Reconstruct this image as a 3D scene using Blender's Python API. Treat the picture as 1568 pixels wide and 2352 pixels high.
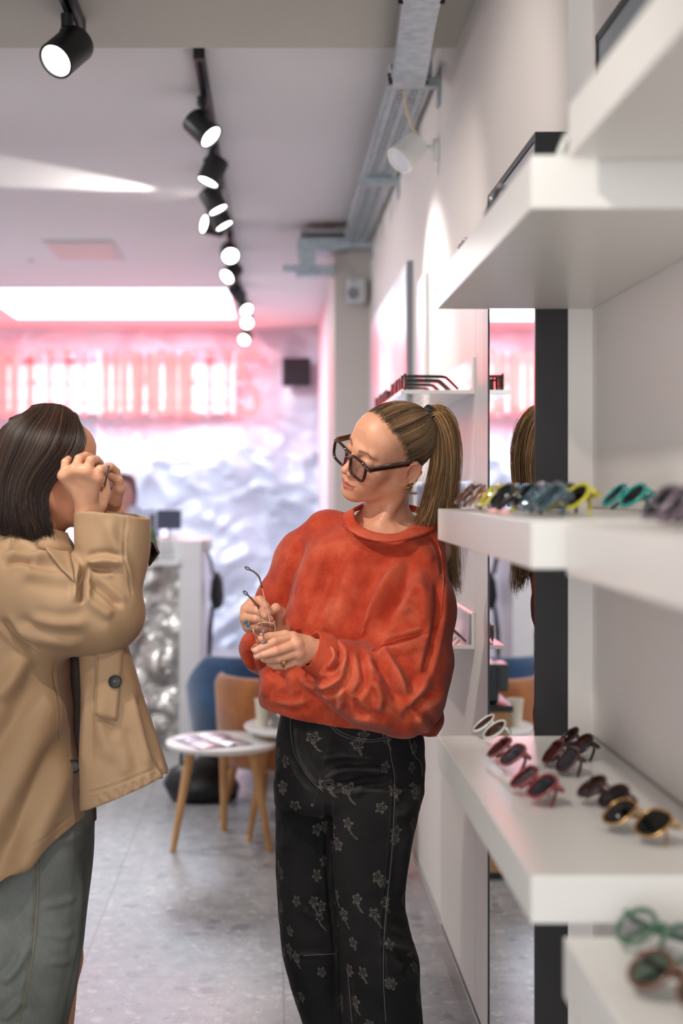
import bpy, bmesh, math, random
import numpy as np
from mathutils import Vector, Matrix, noise as mnoise

SC = bpy.context.scene
for _o in list(bpy.data.objects):
    bpy.data.objects.remove(_o)

# ------------------------------------------------------------------ camera, light, exposure
FPX, CX, CY, EYE = 3267.0, 625.0, 1120.0, 1.48          # 50 mm lens, 2352 px tall frame, level camera
cam_d = bpy.data.cameras.new('camera'); cam = bpy.data.objects.new('camera', cam_d)
SC.collection.objects.link(cam); SC.camera = cam
cam.location = (0, 0, EYE); cam.rotation_euler = (math.radians(90), 0, 0)
cam_d.sensor_fit = 'VERTICAL'; cam_d.sensor_height = 36; cam_d.sensor_width = 24; cam_d.lens = 50
cam_d.shift_x = (784 - CX) / 2352; cam_d.shift_y = -(1176 - CY) / 2352
cam_d.clip_start = 0.05
cam_d.dof.use_dof = True; cam_d.dof.focus_distance = 3.12; cam_d.dof.aperture_fstop = 2.3
SC.view_settings.view_transform = 'Standard'; SC.view_settings.look = 'None'
SC.view_settings.gamma = 1.0; SC.view_settings.use_curve_mapping = False
SC.view_settings.exposure = 0.5
try:
    SC.cycles.use_denoising = True
    SC.cycles.max_bounces = 8; SC.cycles.transparent_max_bounces = 16
    SC.cycles.caustics_reflective = False; SC.cycles.caustics_refractive = False
    SC.cycles.sample_clamp_indirect = 6.0
except Exception:
    pass
world = bpy.data.worlds.new('daylight'); SC.world = world; world.use_nodes = True
world.node_tree.nodes['Background'].inputs[0].default_value = (0.95, 0.97, 1.0, 1)
world.node_tree.nodes['Background'].inputs[1].default_value = 1.7

def lin(c):
    r = []
    for v in c[:3]:
        v = v / 255.0
        r.append(v / 12.92 if v <= 0.04045 else ((v + 0.055) / 1.055) ** 2.4)
    return (r[0], r[1], r[2], 1.0)

def spot(name, loc, target, watts, col=(1, 0.9, 0.8), ang=50, blend=0.5, rad=0.04, parent=None):
    d = bpy.data.lights.new(name, 'SPOT'); d.energy = watts; d.color = col
    d.spot_size = math.radians(ang); d.spot_blend = blend; d.shadow_soft_size = rad
    o = bpy.data.objects.new(name, d); SC.collection.objects.link(o)
    o.location = loc
    o.rotation_euler = (Vector(target) - Vector(loc)).to_track_quat('-Z', 'Y').to_euler()
    return o

def area(name, loc, target, sx, sy, watts, col=(1, 1, 1)):
    d = bpy.data.lights.new(name, 'AREA'); d.shape = 'RECTANGLE'; d.size = sx; d.size_y = sy
    d.energy = watts; d.color = col
    o = bpy.data.objects.new(name, d); SC.collection.objects.link(o); o.location = loc
    o.rotation_euler = (Vector(target) - Vector(loc)).to_track_quat('-Z', 'Y').to_euler()
    return o

WARM = (1.0, 0.92, 0.84)
# track spots above and behind the camera (the shop's front track, out of frame)
spot('front_spot_a', (-1.05, 2.2, 2.72), (0.12, 3.2, 1.2), 62, WARM, 42, 0.6, 0.03)
spot('front_spot_b', (0.12, 1.75, 2.74), (-0.42, 2.95, 1.25), 36, WARM, 46, 0.6, 0.03)
spot('front_spot_c', (-0.5, 2.4, 2.74), (0.56, 3.3, 2.0), 26, WARM, 60, 0.8, 0.04)
spot('front_spot_d', (-0.6, 1.0, 2.72), (0.5, 1.9, 1.0), 46, WARM, 60, 0.8, 0.04)
spot('front_spot_e', (-0.4, 3.3, 2.74), (0.55, 4.3, 1.9), 22, WARM, 55, 0.8, 0.04)
# unseen spots added at the left to brighten ceiling, walls, counter and floor
COOL = (0.97, 0.98, 1.0)
for _k, (_y, _tx, _ty, _tz, _w) in enumerate(((4.9, 0.55, 5.6, 1.9, 50), (6.4, 0.55, 6.9, 1.8, 50), (5.6, -3.5, 5.6, 1.5, 100), (7.4, -3.5, 7.4, 1.5, 100), (9.2, -3.5, 9.2, 1.5, 90), (6.9, -1.2, 6.6, 0.0, 100), (5.4, -1.0, 5.0, 0.0, 100), (8.6, -1.3, 8.2, 0.3, 70), (5.0, -0.9, 8.4, 0.8, 110))):
    spot('left_fill_spot', (-2.5, _y, 2.8), (_tx, _ty, _tz), _w, COOL, 62, 0.7, 0.04)
# soft fill light added behind the camera, at an assumed shop window
area('front_fill_area', (-1.4, -2.85, 1.5), (-0.9, 3, 1.4), 3.6, 2.4, 38, (0.95, 0.97, 1.0))

# ------------------------------------------------------------------ materials
MATS = {}
def M(name, col, rough=0.5, metal=0.0, col2=None, nscale=8.0, nfac=(0.35, 0.65), bump=0.0, bscale=60.0,
      coat=0.0, sss=0.0, emit=0.0, emitcol=None, aniso=None, stretch=(1, 1, 1), alpha=1.0, sheen=0.0, spec=None, detail=4.0, trans=0.0):
    if name in MATS: return MATS[name]
    m = bpy.data.materials.new(name); m.use_nodes = True; MATS[name] = m
    nt = m.node_tree; b = nt.nodes['Principled BSDF']
    b.inputs['Base Color'].default_value = lin(col)
    b.inputs['Roughness'].default_value = rough; b.inputs['Metallic'].default_value = metal
    b.inputs['Coat Weight'].default_value = coat
    if spec is not None: b.inputs['Specular IOR Level'].default_value = spec
    if sss:
        b.inputs['Subsurface Weight'].default_value = sss
        b.inputs['Subsurface Radius'].default_value = (1.0, 0.35, 0.2); b.inputs['Subsurface Scale'].default_value = 0.006
    if sheen:
        b.inputs['Sheen Weight'].default_value = sheen
    if trans: b.inputs['Transmission Weight'].default_value = trans
    if emit:
        b.inputs['Emission Color'].default_value = lin(emitcol or col); b.inputs['Emission Strength'].default_value = emit
    if col2 is not None or bump:
        tc = nt.nodes.new('ShaderNodeTexCoord'); mp = nt.nodes.new('ShaderNodeMapping')
        mp.inputs['Scale'].default_value = stretch
        nt.links.new(tc.outputs['Object'], mp.inputs[0])
    if col2 is not None:
        n = nt.nodes.new('ShaderNodeTexNoise'); n.inputs['Scale'].default_value = nscale; n.inputs['Detail'].default_value = detail
        r = nt.nodes.new('ShaderNodeValToRGB')
        r.color_ramp.elements[0].position = nfac[0]; r.color_ramp.elements[1].position = nfac[1]
        r.color_ramp.elements[0].color = lin(col); r.color_ramp.elements[1].color = lin(col2)
        nt.links.new(mp.outputs[0], n.inputs['Vector']); nt.links.new(n.outputs['Fac'], r.inputs[0])
        nt.links.new(r.outputs[0], b.inputs['Base Color'])
    if bump:
        n2 = nt.nodes.new('ShaderNodeTexNoise'); n2.inputs['Scale'].default_value = bscale; n2.inputs['Detail'].default_value = 3
        bp = nt.nodes.new('ShaderNodeBump'); bp.inputs['Strength'].default_value = bump; bp.inputs['Distance'].default_value = 0.01
        nt.links.new(mp.outputs[0], n2.inputs['Vector']); nt.links.new(n2.outputs['Fac'], bp.inputs['Height'])
        nt.links.new(bp.outputs[0], b.inputs['Normal'])
    return m

def glass_mat(name, col, gloss=0.12, tint_rough=0.02, coatcol=(255, 255, 255)):
    """thin tinted lens / pane: transparency with a mirror-like coat"""
    if name in MATS: return MATS[name]
    m = bpy.data.materials.new(name); m.use_nodes = True; MATS[name] = m
    nt = m.node_tree; nt.nodes.clear()
    out = nt.nodes.new('ShaderNodeOutputMaterial'); tr = nt.nodes.new('ShaderNodeBsdfTransparent')
    gl = nt.nodes.new('ShaderNodeBsdfGlossy'); mx = nt.nodes.new('ShaderNodeMixShader')
    lw = nt.nodes.new('ShaderNodeLayerWeight'); lw.inputs[0].default_value = 0.25
    ma = nt.nodes.new('ShaderNodeMath'); ma.operation = 'MULTIPLY_ADD'
    ma.inputs[1].default_value = 0.22; ma.inputs[2].default_value = gloss
    tr.inputs[0].default_value = lin(col); gl.inputs['Roughness'].default_value = tint_rough
    gl.inputs[0].default_value = lin(coatcol)
    nt.links.new(lw.outputs['Fresnel'], ma.inputs[0]); nt.links.new(ma.outputs[0], mx.inputs[0])
    nt.links.new(tr.outputs[0], mx.inputs[1]); nt.links.new(gl.outputs[0], mx.inputs[2])
    nt.links.new(mx.outputs[0], out.inputs[0])
    return m

# ------------------------------------------------------------------ geometry helpers
def P(px, py, Y):
    """the point at depth Y that a pixel of the photograph shows"""
    return Vector(((px - CX) * Y / FPX, Y, EYE - (py - CY) * Y / FPX))

def wloc(o):
    v = Vector((0, 0, 0))
    while o is not None:
        v += o.location; o = o.parent
    return v

def tag(o, label=None, cat=None, group=None, kind=None):
    if label: o['label'] = label
    if cat: o['category'] = cat
    if group: o['group'] = group
    if kind: o['kind'] = kind
    return o

def thing(name, label, cat, loc=(0, 0, 0), group=None, kind=None):
    o = bpy.data.objects.new(name, None); SC.collection.objects.link(o)
    o.location = loc; o.empty_display_size = 0.05
    return tag(o, label, cat, group, kind)

def obj(name, bm, mat, parent=None, smooth=False, local=False, auto=None, origin=None):
    """link a bmesh as ONE object; vertices are in world space unless local"""
    me = bpy.data.meshes.new(name)
    if origin is None:
        off = wloc(parent) if parent is not None and not local else Vector((0, 0, 0))
    else:
        off = Vector(origin)
    if off.length > 0:
        for v in bm.verts: v.co -= off
    bm.normal_update()
    bm.to_mesh(me); bm.free()
    o = bpy.data.objects.new(name, me); SC.collection.objects.link(o)
    if parent is not None: o.parent = parent
    elif origin is not None: o.location = origin
    for m in (mat if isinstance(mat, (list, tuple)) else [mat]): me.materials.append(m)
    if smooth or auto:
        me.polygons.foreach_set('use_smooth', [True] * len(me.polygons))
        if auto:
            try: me.set_sharp_from_angle(angle=math.radians(auto))
            except Exception: pass
    me.update()
    return o

def npobj(name, verts, faces, mat, parent=None, smooth=True, local=False):
    me = bpy.data.meshes.new(name)
    v = np.asarray(verts, dtype=np.float64)
    if parent is not None and not local:
        v = v - np.array(wloc(parent))
    me.from_pydata([], [], []) 
    nv, faces = len(v), np.asarray(faces, dtype=np.int32)
    k = faces.shape[1]
    me.vertices.add(nv); me.vertices.foreach_set('co', v.astype(np.float32).ravel())
    me.loops.add(faces.size); me.loops.foreach_set('vertex_index', faces.ravel())
    me.polygons.add(len(faces)); me.polygons.foreach_set('loop_start', np.arange(0, faces.size, k, dtype=np.int32))
    me.polygons.foreach_set('use_smooth', np.full(len(faces), smooth))
    me.update(calc_edges=True); me.validate()
    o = bpy.data.objects.new(name, me); SC.collection.objects.link(o)
    if parent is not None: o.parent = parent
    for m in (mat if isinstance(mat, (list, tuple)) else [mat]): me.materials.append(m)
    return o

def box(bm, x0, x1, y0, y1, z0, z1, bevel=0.0, seg=2):
    vs = [bm.verts.new(c) for c in ((x0, y0, z0), (x1, y0, z0), (x1, y1, z0), (x0, y1, z0), (x0, y0, z1), (x1, y0, z1), (x1, y1, z1), (x0, y1, z1))]
    fs = [bm.faces.new([vs[i] for i in f]) for f in ((3, 2, 1, 0), (4, 5, 6, 7), (0, 1, 5, 4), (1, 2, 6, 5), (2, 3, 7, 6), (3, 0, 4, 7))]
    if bevel:
        es = set()
        for f in fs: es.update(f.edges)
        bmesh.ops.bevel(bm, geom=list(es), offset=bevel, segments=seg, affect='EDGES', profile=0.5)
    return bm

def BOX(*a, **k): return box(bmesh.new(), *a, **k)

def frames(pts):
    pts = [Vector(p) for p in pts]; n = len(pts); T = []
    for i in range(n):
        a = pts[max(0, i - 1)]; b = pts[min(n - 1, i + 1)]
        t = (b - a); T.append(t.normalized() if t.length > 1e-9 else Vector((0, 0, 1)))
    ref = Vector((0, 0, 1)) if abs(T[0].z) < 0.9 else Vector((1, 0, 0))
    N = [(ref - T[0] * ref.dot(T[0])).normalized()]
    for i in range(1, n):
        v = N[-1] - T[i] * N[-1].dot(T[i]); N.append(v.normalized() if v.length > 1e-9 else N[-1])
    return pts, T, N

def tube(bm, pts, r, seg=8, closed=False, flat=1.0, cap=True):
    """circle (or ellipse: flat) swept along a polyline; r is a number or a list"""
    pts, T, N = frames(pts); n = len(pts)
    if closed:
        T = [(pts[(i + 1) % n] - pts[i - 1]).normalized() for i in range(n)]
        N = [(N[i] - T[i] * N[i].dot(T[i])).normalized() for i in range(n)]
    R = r if isinstance(r, (list, tuple)) else [r] * n
    rings = []
    for i in range(n):
        B = T[i].cross(N[i])
        rings.append([bm.verts.new(pts[i] + (N[i] * math.cos(2 * math.pi * k / seg) + B * math.sin(2 * math.pi * k / seg) * flat) * R[i]) for k in range(seg)])
    m = n if closed else n - 1
    for i in range(m):
        a, b = rings[i], rings[(i + 1) % n]
        for k in range(seg):
            bm.faces.new((a[k], a[(k + 1) % seg], b[(k + 1) % seg], b[k]))
    if cap and not closed:
        bm.faces.new(list(reversed(rings[0]))); bm.faces.new(rings[-1])
    return bm

def TUBE(*a, **k): return tube(bmesh.new(), *a, **k)

def lathe(bm, prof, seg=32, M4=None):
    """profile [(r, z)...] spun about z, transformed by M4"""
    rings = []
    for r, z in prof:
        ring = []
        for k in range(seg):
            a = 2 * math.pi * k / seg
            v = Vector((r * math.cos(a), r * math.sin(a), z))
            ring.append(bm.verts.new(M4 @ v if M4 is not None else v))
        rings.append(ring)
    for a, b in zip(rings, rings[1:]):
        for k in range(seg):
            bm.faces.new((a[k], a[(k + 1) % seg], b[(k + 1) % seg], b[k]))
    bm.faces.new(list(reversed(rings[0]))); bm.faces.new(rings[-1])
    return bm

def LATHE(*a, **k): return lathe(bmesh.new(), *a, **k)

def prism(bm, poly, axis, d0, d1):
    """2D polygon extruded along axis ('x': poly=(y,z), 'y': (x,z), 'z': (x,y))"""
    def mk(p, d):
        return {'x': (d, p[0], p[1]), 'y': (p[0], d, p[1]), 'z': (p[0], p[1], d)}[axis]
    a = [bm.verts.new(mk(p, d0)) for p in poly]; b = [bm.verts.new(mk(p, d1)) for p in poly]
    n = len(poly)
    bm.faces.new(a); bm.faces.new(list(reversed(b)))
    for i in range(n):
        bm.faces.new((a[i], b[i], b[(i + 1) % n], a[(i + 1) % n]))
    bmesh.ops.recalc_face_normals(bm, faces=bm.faces[:])
    return bm

def smoothpath(pts, n=8):
    """Catmull-Rom resample"""
    pts = [Vector(p) for p in pts]; out = []
    for i in range(len(pts) - 1):
        p0 = pts[max(i - 1, 0)]; p1 = pts[i]; p2 = pts[i + 1]; p3 = pts[min(i + 2, len(pts) - 1)]
        for k in range(n):
            t = k / n
            out.append(0.5 * ((2 * p1) + (p2 - p0) * t + (2 * p0 - 5 * p1 + 4 * p2 - p3) * t * t + (3 * p1 - p0 - 3 * p2 + p3) * t ** 3))
    out.append(pts[-1]); return out

def struct(name, bm, mat, label=None):
    o = obj(name, bm, mat); o['kind'] = 'structure'
    if label: o['label'] = label
    return o

def zrot(d, up=Vector((0, 0, 1))):
    """matrix whose +Z looks along d"""
    return Vector(d).to_track_quat('Z', 'Y').to_matrix().to_4x4()
# ------------------------------------------------------------------ the setting
def floor_mat():
    m = bpy.data.materials.new('terrazzo_tile'); m.use_nodes = True; nt = m.node_tree; b = nt.nodes['Principled BSDF']
    N, L = nt.nodes.new, nt.links.new
    tc = N('ShaderNodeTexCoord')
    def ramp(src, p0, c0, p1, c1):
        r = N('ShaderNodeValToRGB'); r.color_ramp.elements[0].position = p0; r.color_ramp.elements[1].position = p1
        r.color_ramp.elements[0].color = lin(c0); r.color_ramp.elements[1].color = lin(c1); L(src, r.inputs[0]); return r.outputs[0]
    def mix(f, a, c):
        x = N('ShaderNodeMix'); x.data_type = 'RGBA'
        L(f, x.inputs[0]); L(a, x.inputs[6])
        if isinstance(c, tuple): x.inputs[7].default_value = lin(c)
        else: L(c, x.inputs[7])
        return x.outputs[2]
    n = N('ShaderNodeTexNoise'); n.inputs['Scale'].default_value = 14; n.inputs['Detail'].default_value = 8; L(tc.outputs['Object'], n.inputs['Vector'])
    col = ramp(n.outputs['Fac'], 0.3, (146, 147, 150), 0.7, (176, 175, 176))
    for sc, lo, hi, c in ((13, 0.10, 0.16, (108, 112, 120)), (24, 0.11, 0.16, (206, 203, 200)), (40, 0.12, 0.2, (120, 123, 128)), (60, 0.14, 0.2, (214, 212, 208))):
        d = N('ShaderNodeTexNoise'); d.inputs['Scale'].default_value = sc * 0.8; L(tc.outputs['Object'], d.inputs['Vector'])
        va = N('ShaderNodeVectorMath'); va.operation = 'MULTIPLY_ADD'; L(d.outputs['Color'], va.inputs[0])
        va.inputs[1].default_value = (0.05, 0.05, 0.05); L(tc.outputs['Object'], va.inputs[2])
        v = N('ShaderNodeTexVoronoi'); v.inputs['Scale'].default_value = sc; L(va.outputs[0], v.inputs['Vector'])
        dist = N('ShaderNodeMath'); dist.operation = 'LESS_THAN'; L(v.outputs['Distance'], dist.inputs[0]); 
        sep = N('ShaderNodeSeparateColor'); L(v.outputs['Color'], sep.inputs[0])
        rr = N('ShaderNodeMath'); rr.operation = 'MULTIPLY'; L(sep.outputs[0], rr.inputs[0]); rr.inputs[1].default_value = 0.42
        L(rr.outputs[0], dist.inputs[1])
        g = N('ShaderNodeMath'); g.operation = 'GREATER_THAN'; L(sep.outputs[1], g.inputs[0]); g.inputs[1].default_value = 0.45
        f = N('ShaderNodeMath'); f.operation = 'MULTIPLY'; L(dist.outputs[0], f.inputs[0]); L(g.outputs[0], f.inputs[1])
        f2 = N('ShaderNodeMath'); f2.operation = 'MULTIPLY'; L(f.outputs[0], f2.inputs[0]); f2.inputs[1].default_value = 0.62
        col = mix(f2.outputs[0], col, c)
    sp = N('ShaderNodeSeparateXYZ'); L(tc.outputs['Object'], sp.inputs[0])
    gs = []
    for ax, o in ((0, -0.587), (1, 4.298)):
        a = N('ShaderNodeMath'); a.operation = 'ADD'; L(sp.outputs[ax], a.inputs[0]); a.inputs[1].default_value = -o + 62.0
        p = N('ShaderNodeMath'); p.operation = 'PINGPONG'; L(a.outputs[0], p.inputs[0]); p.inputs[1].default_value = 0.31
        l = N('ShaderNodeMath'); l.operation = 'LESS_THAN'; L(p.outputs[0], l.inputs[0]); l.inputs[1].default_value = 0.0022; gs.append(l)
    mx = N('ShaderNodeMath'); mx.operation = 'MAXIMUM'; L(gs[0].outputs[0], mx.inputs[0]); L(gs[1].outputs[0], mx.inputs[1])
    col = mix(mx.outputs[0], col, (120, 116, 116))
    L(col, b.inputs['Base Color']); b.inputs['Roughness'].default_value = 0.34; b.inputs['Specular IOR Level'].default_value = 0.45
    return m

WALLW = M('wall_paint', (236, 230, 226), 0.6, bump=0.04, bscale=120)
PANELW = M('panel_white', (228, 221, 216), 0.45)
CEILW = M('ceiling_paint', (226, 225, 226), 0.75, bump=0.03, bscale=50)
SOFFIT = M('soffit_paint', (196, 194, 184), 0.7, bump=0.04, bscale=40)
SHELFW = M('shelf_laminate', (238, 236, 232), 0.32)
GALV = M('galvanised_steel', (186, 196, 202), 0.36, 0.5, col2=(160, 172, 178), nscale=30, bump=0.03, bscale=40)
BLACK = M('black_powder_coat', (22, 22, 24), 0.42)
FRAMEBLK = M('black_frame_paint', (34, 33, 35), 0.4)
WHITEPL = M('white_plastic', (236, 236, 234), 0.35)
MIRROR = M('mirror_silver', (250, 252, 252), 0.0, 1.0)

struct('floor', BOX(-3.6, 0.7, -3.0, 13.4, -0.06, 0.0), floor_mat())
struct('ceiling', BOX(-3.6, 0.75, 4.27, 13.5, 2.95, 3.03), CEILW, 'white plaster ceiling over the back of the shop')
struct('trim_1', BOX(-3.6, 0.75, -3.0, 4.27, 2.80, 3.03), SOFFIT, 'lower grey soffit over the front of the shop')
struct('wall_left', BOX(-3.7, -3.6, -3.0, 13.5, 0, 3.03), WALLW)
bm = bmesh.new()
box(bm, 0.55, 0.75, 2.645, 8.0, 0, 2.95); box(bm, 0.595, 0.75, -3.0, 2.645, 0, 2.80)
struct('wall_right', bm, WALLW)
struct('trim_2', BOX(0.35, 0.75, 8.0, 9.0, 0, 2.95), M('column_paint', (206, 198, 192), 0.6), 'beige pillar jutting out of the right-hand wall')
struct('trim_3', BOX(0.42, 0.75, 9.0, 13.3, 0, 2.95), M('back_side_paint', (214, 208, 212), 0.6), 'wall return behind the pillar')
# thin cladding boards on the right wall with the joint that shows behind the counter shelf
bm = bmesh.new()
box(bm, 0.543, 0.55, 2.66, 3.80, 0.085, 2.10); box(bm, 0.543, 0.55, 3.806, 4.585, 0.085, 2.10)
struct('trim_4', bm, PANELW, 'pale cladding boards on the right-hand wall')
struct('baseboard_right', BOX(0.536, 0.552, 2.66, 8.0, 0.0, 0.078), M('brushed_plinth', (190, 190, 190), 0.16, 0.9))
# street front behind the camera: piers, sill and lintel round an open shop window
bm = bmesh.new()
box(bm, -3.6, -3.3, -3.1, -3.0, 0, 2.8); box(bm, 0.45, 0.75, -3.1, -3.0, 0, 2.8)
box(bm, -3.3, 0.45, -3.1, -3.0, 0, 0.25); box(bm, -3.3, 0.45, -3.1, -3.0, 2.7, 2.8)
struct('wall_front', bm, WALLW)

# crumpled silvery-white back wall
def crumple(x, z, sc, seed=0.0):
    p = Vector((x * sc + seed, z * sc * 1.25, seed * 0.7))
    w = mnoise.noise_vector(p * 0.6) * 0.9
    q = p + w
    a = 1 - abs(mnoise.noise(q)) * 2.0
    b = 1 - abs(mnoise.noise(q * 2.3 + Vector((5, 1, 2)))) * 2.0
    c = mnoise.noise(q * 0.5)
    return 0.55 * a + 0.25 * b + 0.8 * c
bm = bmesh.new()
nx, nz = 190, 140; x0, x1, z0, z1 = -3.6, 0.48, 0.0, 2.95
grid = []
for j in range(nz + 1):
    row = []
    for i in range(nx + 1):
        x = x0 + (x1 - x0) * i / nx; z = z0 + (z1 - z0) * j / nz
        d = crumple(x, z, 1.25) * 0.22 + crumple(x, z, 4.0, 3.3) * 0.05
        fade = 0.35 + 0.65 * min(1, max(0, (2.15 - z) / 0.4))
        row.append(bm.verts.new((x, 13.24 - d * fade, z)))
    grid.append(row)
for j in range(nz):
    for i in range(nx):
        bm.faces.new((grid[j][i], grid[j][i + 1], grid[j + 1][i + 1], grid[j + 1][i]))
rb = [bm.verts.new(c) for c in ((x0, 13.45, z0), (x1, 13.45, z0), (x1, 13.45, z1), (x0, 13.45, z1))]
bm.faces.new(list(reversed(rb)))
o = struct('wall_back', bm, M('crumpled_silver_white', (208, 214, 226), 0.42, 0.2, bump=0.1, bscale=14), 'crumpled silvery white back wall')
o.data.polygons.foreach_set('use_smooth', [True] * len(o.data.polygons))

# ------------------------------------------------------------------ ceiling light panel, vent, detector
t = thing('ceiling_light', 'large glowing white rectangular light panel in the ceiling at the back', 'ceiling light', (-1.26, 11.4, 2.95))
bm = bmesh.new()
box(bm, -2.23, -2.2, 10.45, 12.33, 2.943, 2.965); box(bm, -0.32, -0.29, 10.45, 12.33, 2.943, 2.965)
box(bm, -2.2, -0.32, 10.45, 10.48, 2.943, 2.965); box(bm, -2.2, -0.32, 12.3, 12.33, 2.943, 2.965)
obj('frame', bm, WHITEPL, t)
obj('diffuser', BOX(-2.2, -0.32, 10.48, 12.3, 2.945, 2.955), M('light_diffuser', (240, 246, 255), 0.5, emit=2.6, emitcol=(226, 238, 255)), t)
area('ceiling_panel_light', (-1.26, 11.4, 2.93), (-1.26, 11.4, 0), 1.8, 1.75, 62, (0.72, 0.85, 1.0))
t = thing('ceiling_hatch', 'beige square access panel in the ceiling left of the track', 'hatch', (-1.16, 8.78, 2.95))
obj('frame', BOX(-1.37, -0.95, 8.45, 9.12, 2.94, 2.952), M('hatch_edge', (214, 210, 212), 0.6), t)
obj('panel', BOX(-1.345, -0.975, 8.475, 9.095, 2.936, 2.945), M('hatch_beige', (214, 198, 194), 0.6), t)
t = thing('ceiling_cable', 'grey cable with a plug dangling from the ceiling at the left edge', 'cable', P(30, 566, 9.2))
obj('cable', TUBE(smoothpath([P(-14, 540, 9.2), P(-6, 562, 9.2), P(18, 566, 9.2), P(42, 573, 9.2)], 6), 0.011, 8), M('cable_grey', (120, 124, 130), 0.5), t, smooth=True)
obj('plug', TUBE([P(42, 572, 9.2), P(50, 578, 9.2), P(66, 588, 9.2), P(77, 597, 9.2)], [0.02, 0.032, 0.03, 0.016], 12), M('plug_grey', (96, 98, 104), 0.5), t, smooth=True)

# ------------------------------------------------------------------ track lighting
LENS = M('spot_lens', (255, 253, 248), 0.4, emit=9.0, emitcol=(255, 250, 240))
def rail(name, label, x, y0, y1, ztop):
    t = thing(name, label, 'light track', (x, y0, ztop - 0.02), group=None)
    bm = bmesh.new()
    box(bm, x - 0.018, x - 0.006, y0, y1, ztop - 0.034, ztop); box(bm, x + 0.006, x + 0.018, y0, y1, ztop - 0.034, ztop); box(bm, x - 0.008, x + 0.008, y0, y1, ztop - 0.012, ztop)
    obj('rail', bm, BLACK, t)
    obj('end_cap', BOX(x - 0.019, x + 0.019, y0 - 0.02, y0 + 0.015, ztop - 0.036, ztop), BLACK, t)
    obj('end_cap', BOX(x - 0.019, x + 0.019, y1 - 0.015, y1 + 0.02, ztop - 0.036, ztop), BLACK, t)
rail('light_track', 'long black ceiling light track running to the back of the shop', -0.245, 4.77, 12.4, 2.95)
rail('light_track', 'short black light track under the front soffit at the top left', -0.545, 2.6, 4.0, 2.80)

def lamp(label, px, py, ztop, zc, d, watts=22,  R=0.049, Lh=0.115, ang=46, col=(1, 0.93, 0.86)):
    """cylinder spot: centre seen at pixel (px,py), height zc; d = direction of its beam"""
    s = (CY - py) / (zc - EYE); Y = FPX / s; X = (px - CX) / s
    c = Vector((X, Y, zc)); d = Vector(d).normalized()
    t = thing('track_spotlight', label, 'spotlight', (X, Y, ztop), group='black track spotlights')
    R4 = Matrix.Translation(c) @ zrot(d)
    h = Lh / 2
    obj('housing', LATHE([(R * 0.82, -h), (R * 0.97, -h + 0.004), (R, -h + 0.01), (R, h - 0.002), (R * 0.985, h), (R * 0.86, h), (R * 0.84, h - 0.012)], 36, R4), BLACK, t, auto=35)
    obj('lens', LATHE([(R * 0.86, h - 0.012), (R * 0.86, h - 0.006), (R * 0.6, h - 0.003)], 36, R4), LENS, t)
    back = c - d * (h * 0.35)
    topz = ztop - 0.034
    up = Vector((0, 0, 1)); att = c + (up - d * up.dot(d)).normalized() * R * 0.98 - d * 0.02
    bm = bmesh.new(); tube(bm, [(X + (0), Y + 0.0, topz), (X, Y, topz - 0.035)], 0.017, 14); tube(bm, [(X, Y, topz - 0.03), ((X + att.x) / 2, (Y + att.y) / 2, (topz - 0.05 + att.z) / 2), att - up * 0.004], [0.012, 0.011, 0.012], 12)
    obj('stem', bm, BLACK, t, auto=40)
    obj('driver_box', BOX(X - 0.016, X + 0.016, Y - 0.01, Y + 0.11, topz - 0.014, topz), BLACK, t)
    spot('track_lamp_beam', c + d * (h + 0.012), c + d * 3, watts * (1.9 if Y < 7.5 else 0.8), col, ang, 0.5, 0.035)
LP = [
 ('black track spotlight hanging alone from the front soffit, lens down left', 154, 118, 2.80, 2.665, (-0.42, -0.62, -0.62), 20, 0.052, 0.118),
 ('first black spotlight on the long track from the front, lens tilted right', 463, 294, 2.95, 2.80, (0.62, -0.32, -0.66), 26, 0.049, 0.112),
 ('second black spotlight on the long track, aimed steeply down left', 489, 392, 2.95, 2.80, (-0.38, -0.14, -0.88), 20, 0.049, 0.112),
 ('third black spotlight on the long track, aimed down right with thin lens showing', 489, 459, 2.95, 2.80, (0.42, -0.08, -0.82), 22, 0.049, 0.112),
 ('fourth black spotlight on the long track, aimed down right just behind the third', 503, 497, 2.95, 2.80, (0.44, -0.05, -0.8), 22, 0.049, 0.112),
 ('black spotlight on the long track turned sideways to the left below the fourth', 490, 519, 2.95, 2.80, (-0.93, -0.5, 0.12), 34, 0.049, 0.112),
 ('sixth black spotlight on the long track, lens a full disc facing the front', 527, 580, 2.95, 2.80, (0.12, -0.84, -0.5), 16, 0.049, 0.112),
 ('seventh black spotlight on the long track, lens oval facing down left', 532, 626, 2.95, 2.80, (-0.55, -0.62, -0.6), 16, 0.049, 0.112),
 ('eighth black spotlight on the long track, lens turned away from view', 544, 672, 2.95, 2.80, (0.4, 0.75, -0.5), 16, 0.049, 0.112),
 ('ninth black spotlight on the long track, in front of the glowing ceiling panel edge', 559, 704, 2.95, 2.80, (0.45, -0.7, -0.6), 16, 0.049, 0.112),
 ('tenth black spotlight on the long track, bright round lens below the ceiling panel', 566, 736, 2.95, 2.80, (0.1, -0.86, -0.5), 14, 0.049, 0.112),
 ('last black spotlight on the long track, nearest the neon sign', 564, 775, 2.95, 2.80, (-0.25, -0.84, -0.5), 14, 0.049, 0.112),
]
for a in LP: lamp(a[0], a[1], a[2], a[3], a[4], a[5], a[6], a[7], a[8], ang=(40 if 'sideways' in a[0] else 52))

# ------------------------------------------------------------------ cable tray along the right wall
t = thing('cable_tray', 'galvanised steel cable tray along the top of the right-hand wall', 'cable tray', (0.46, 4.5, 2.78))
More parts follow.
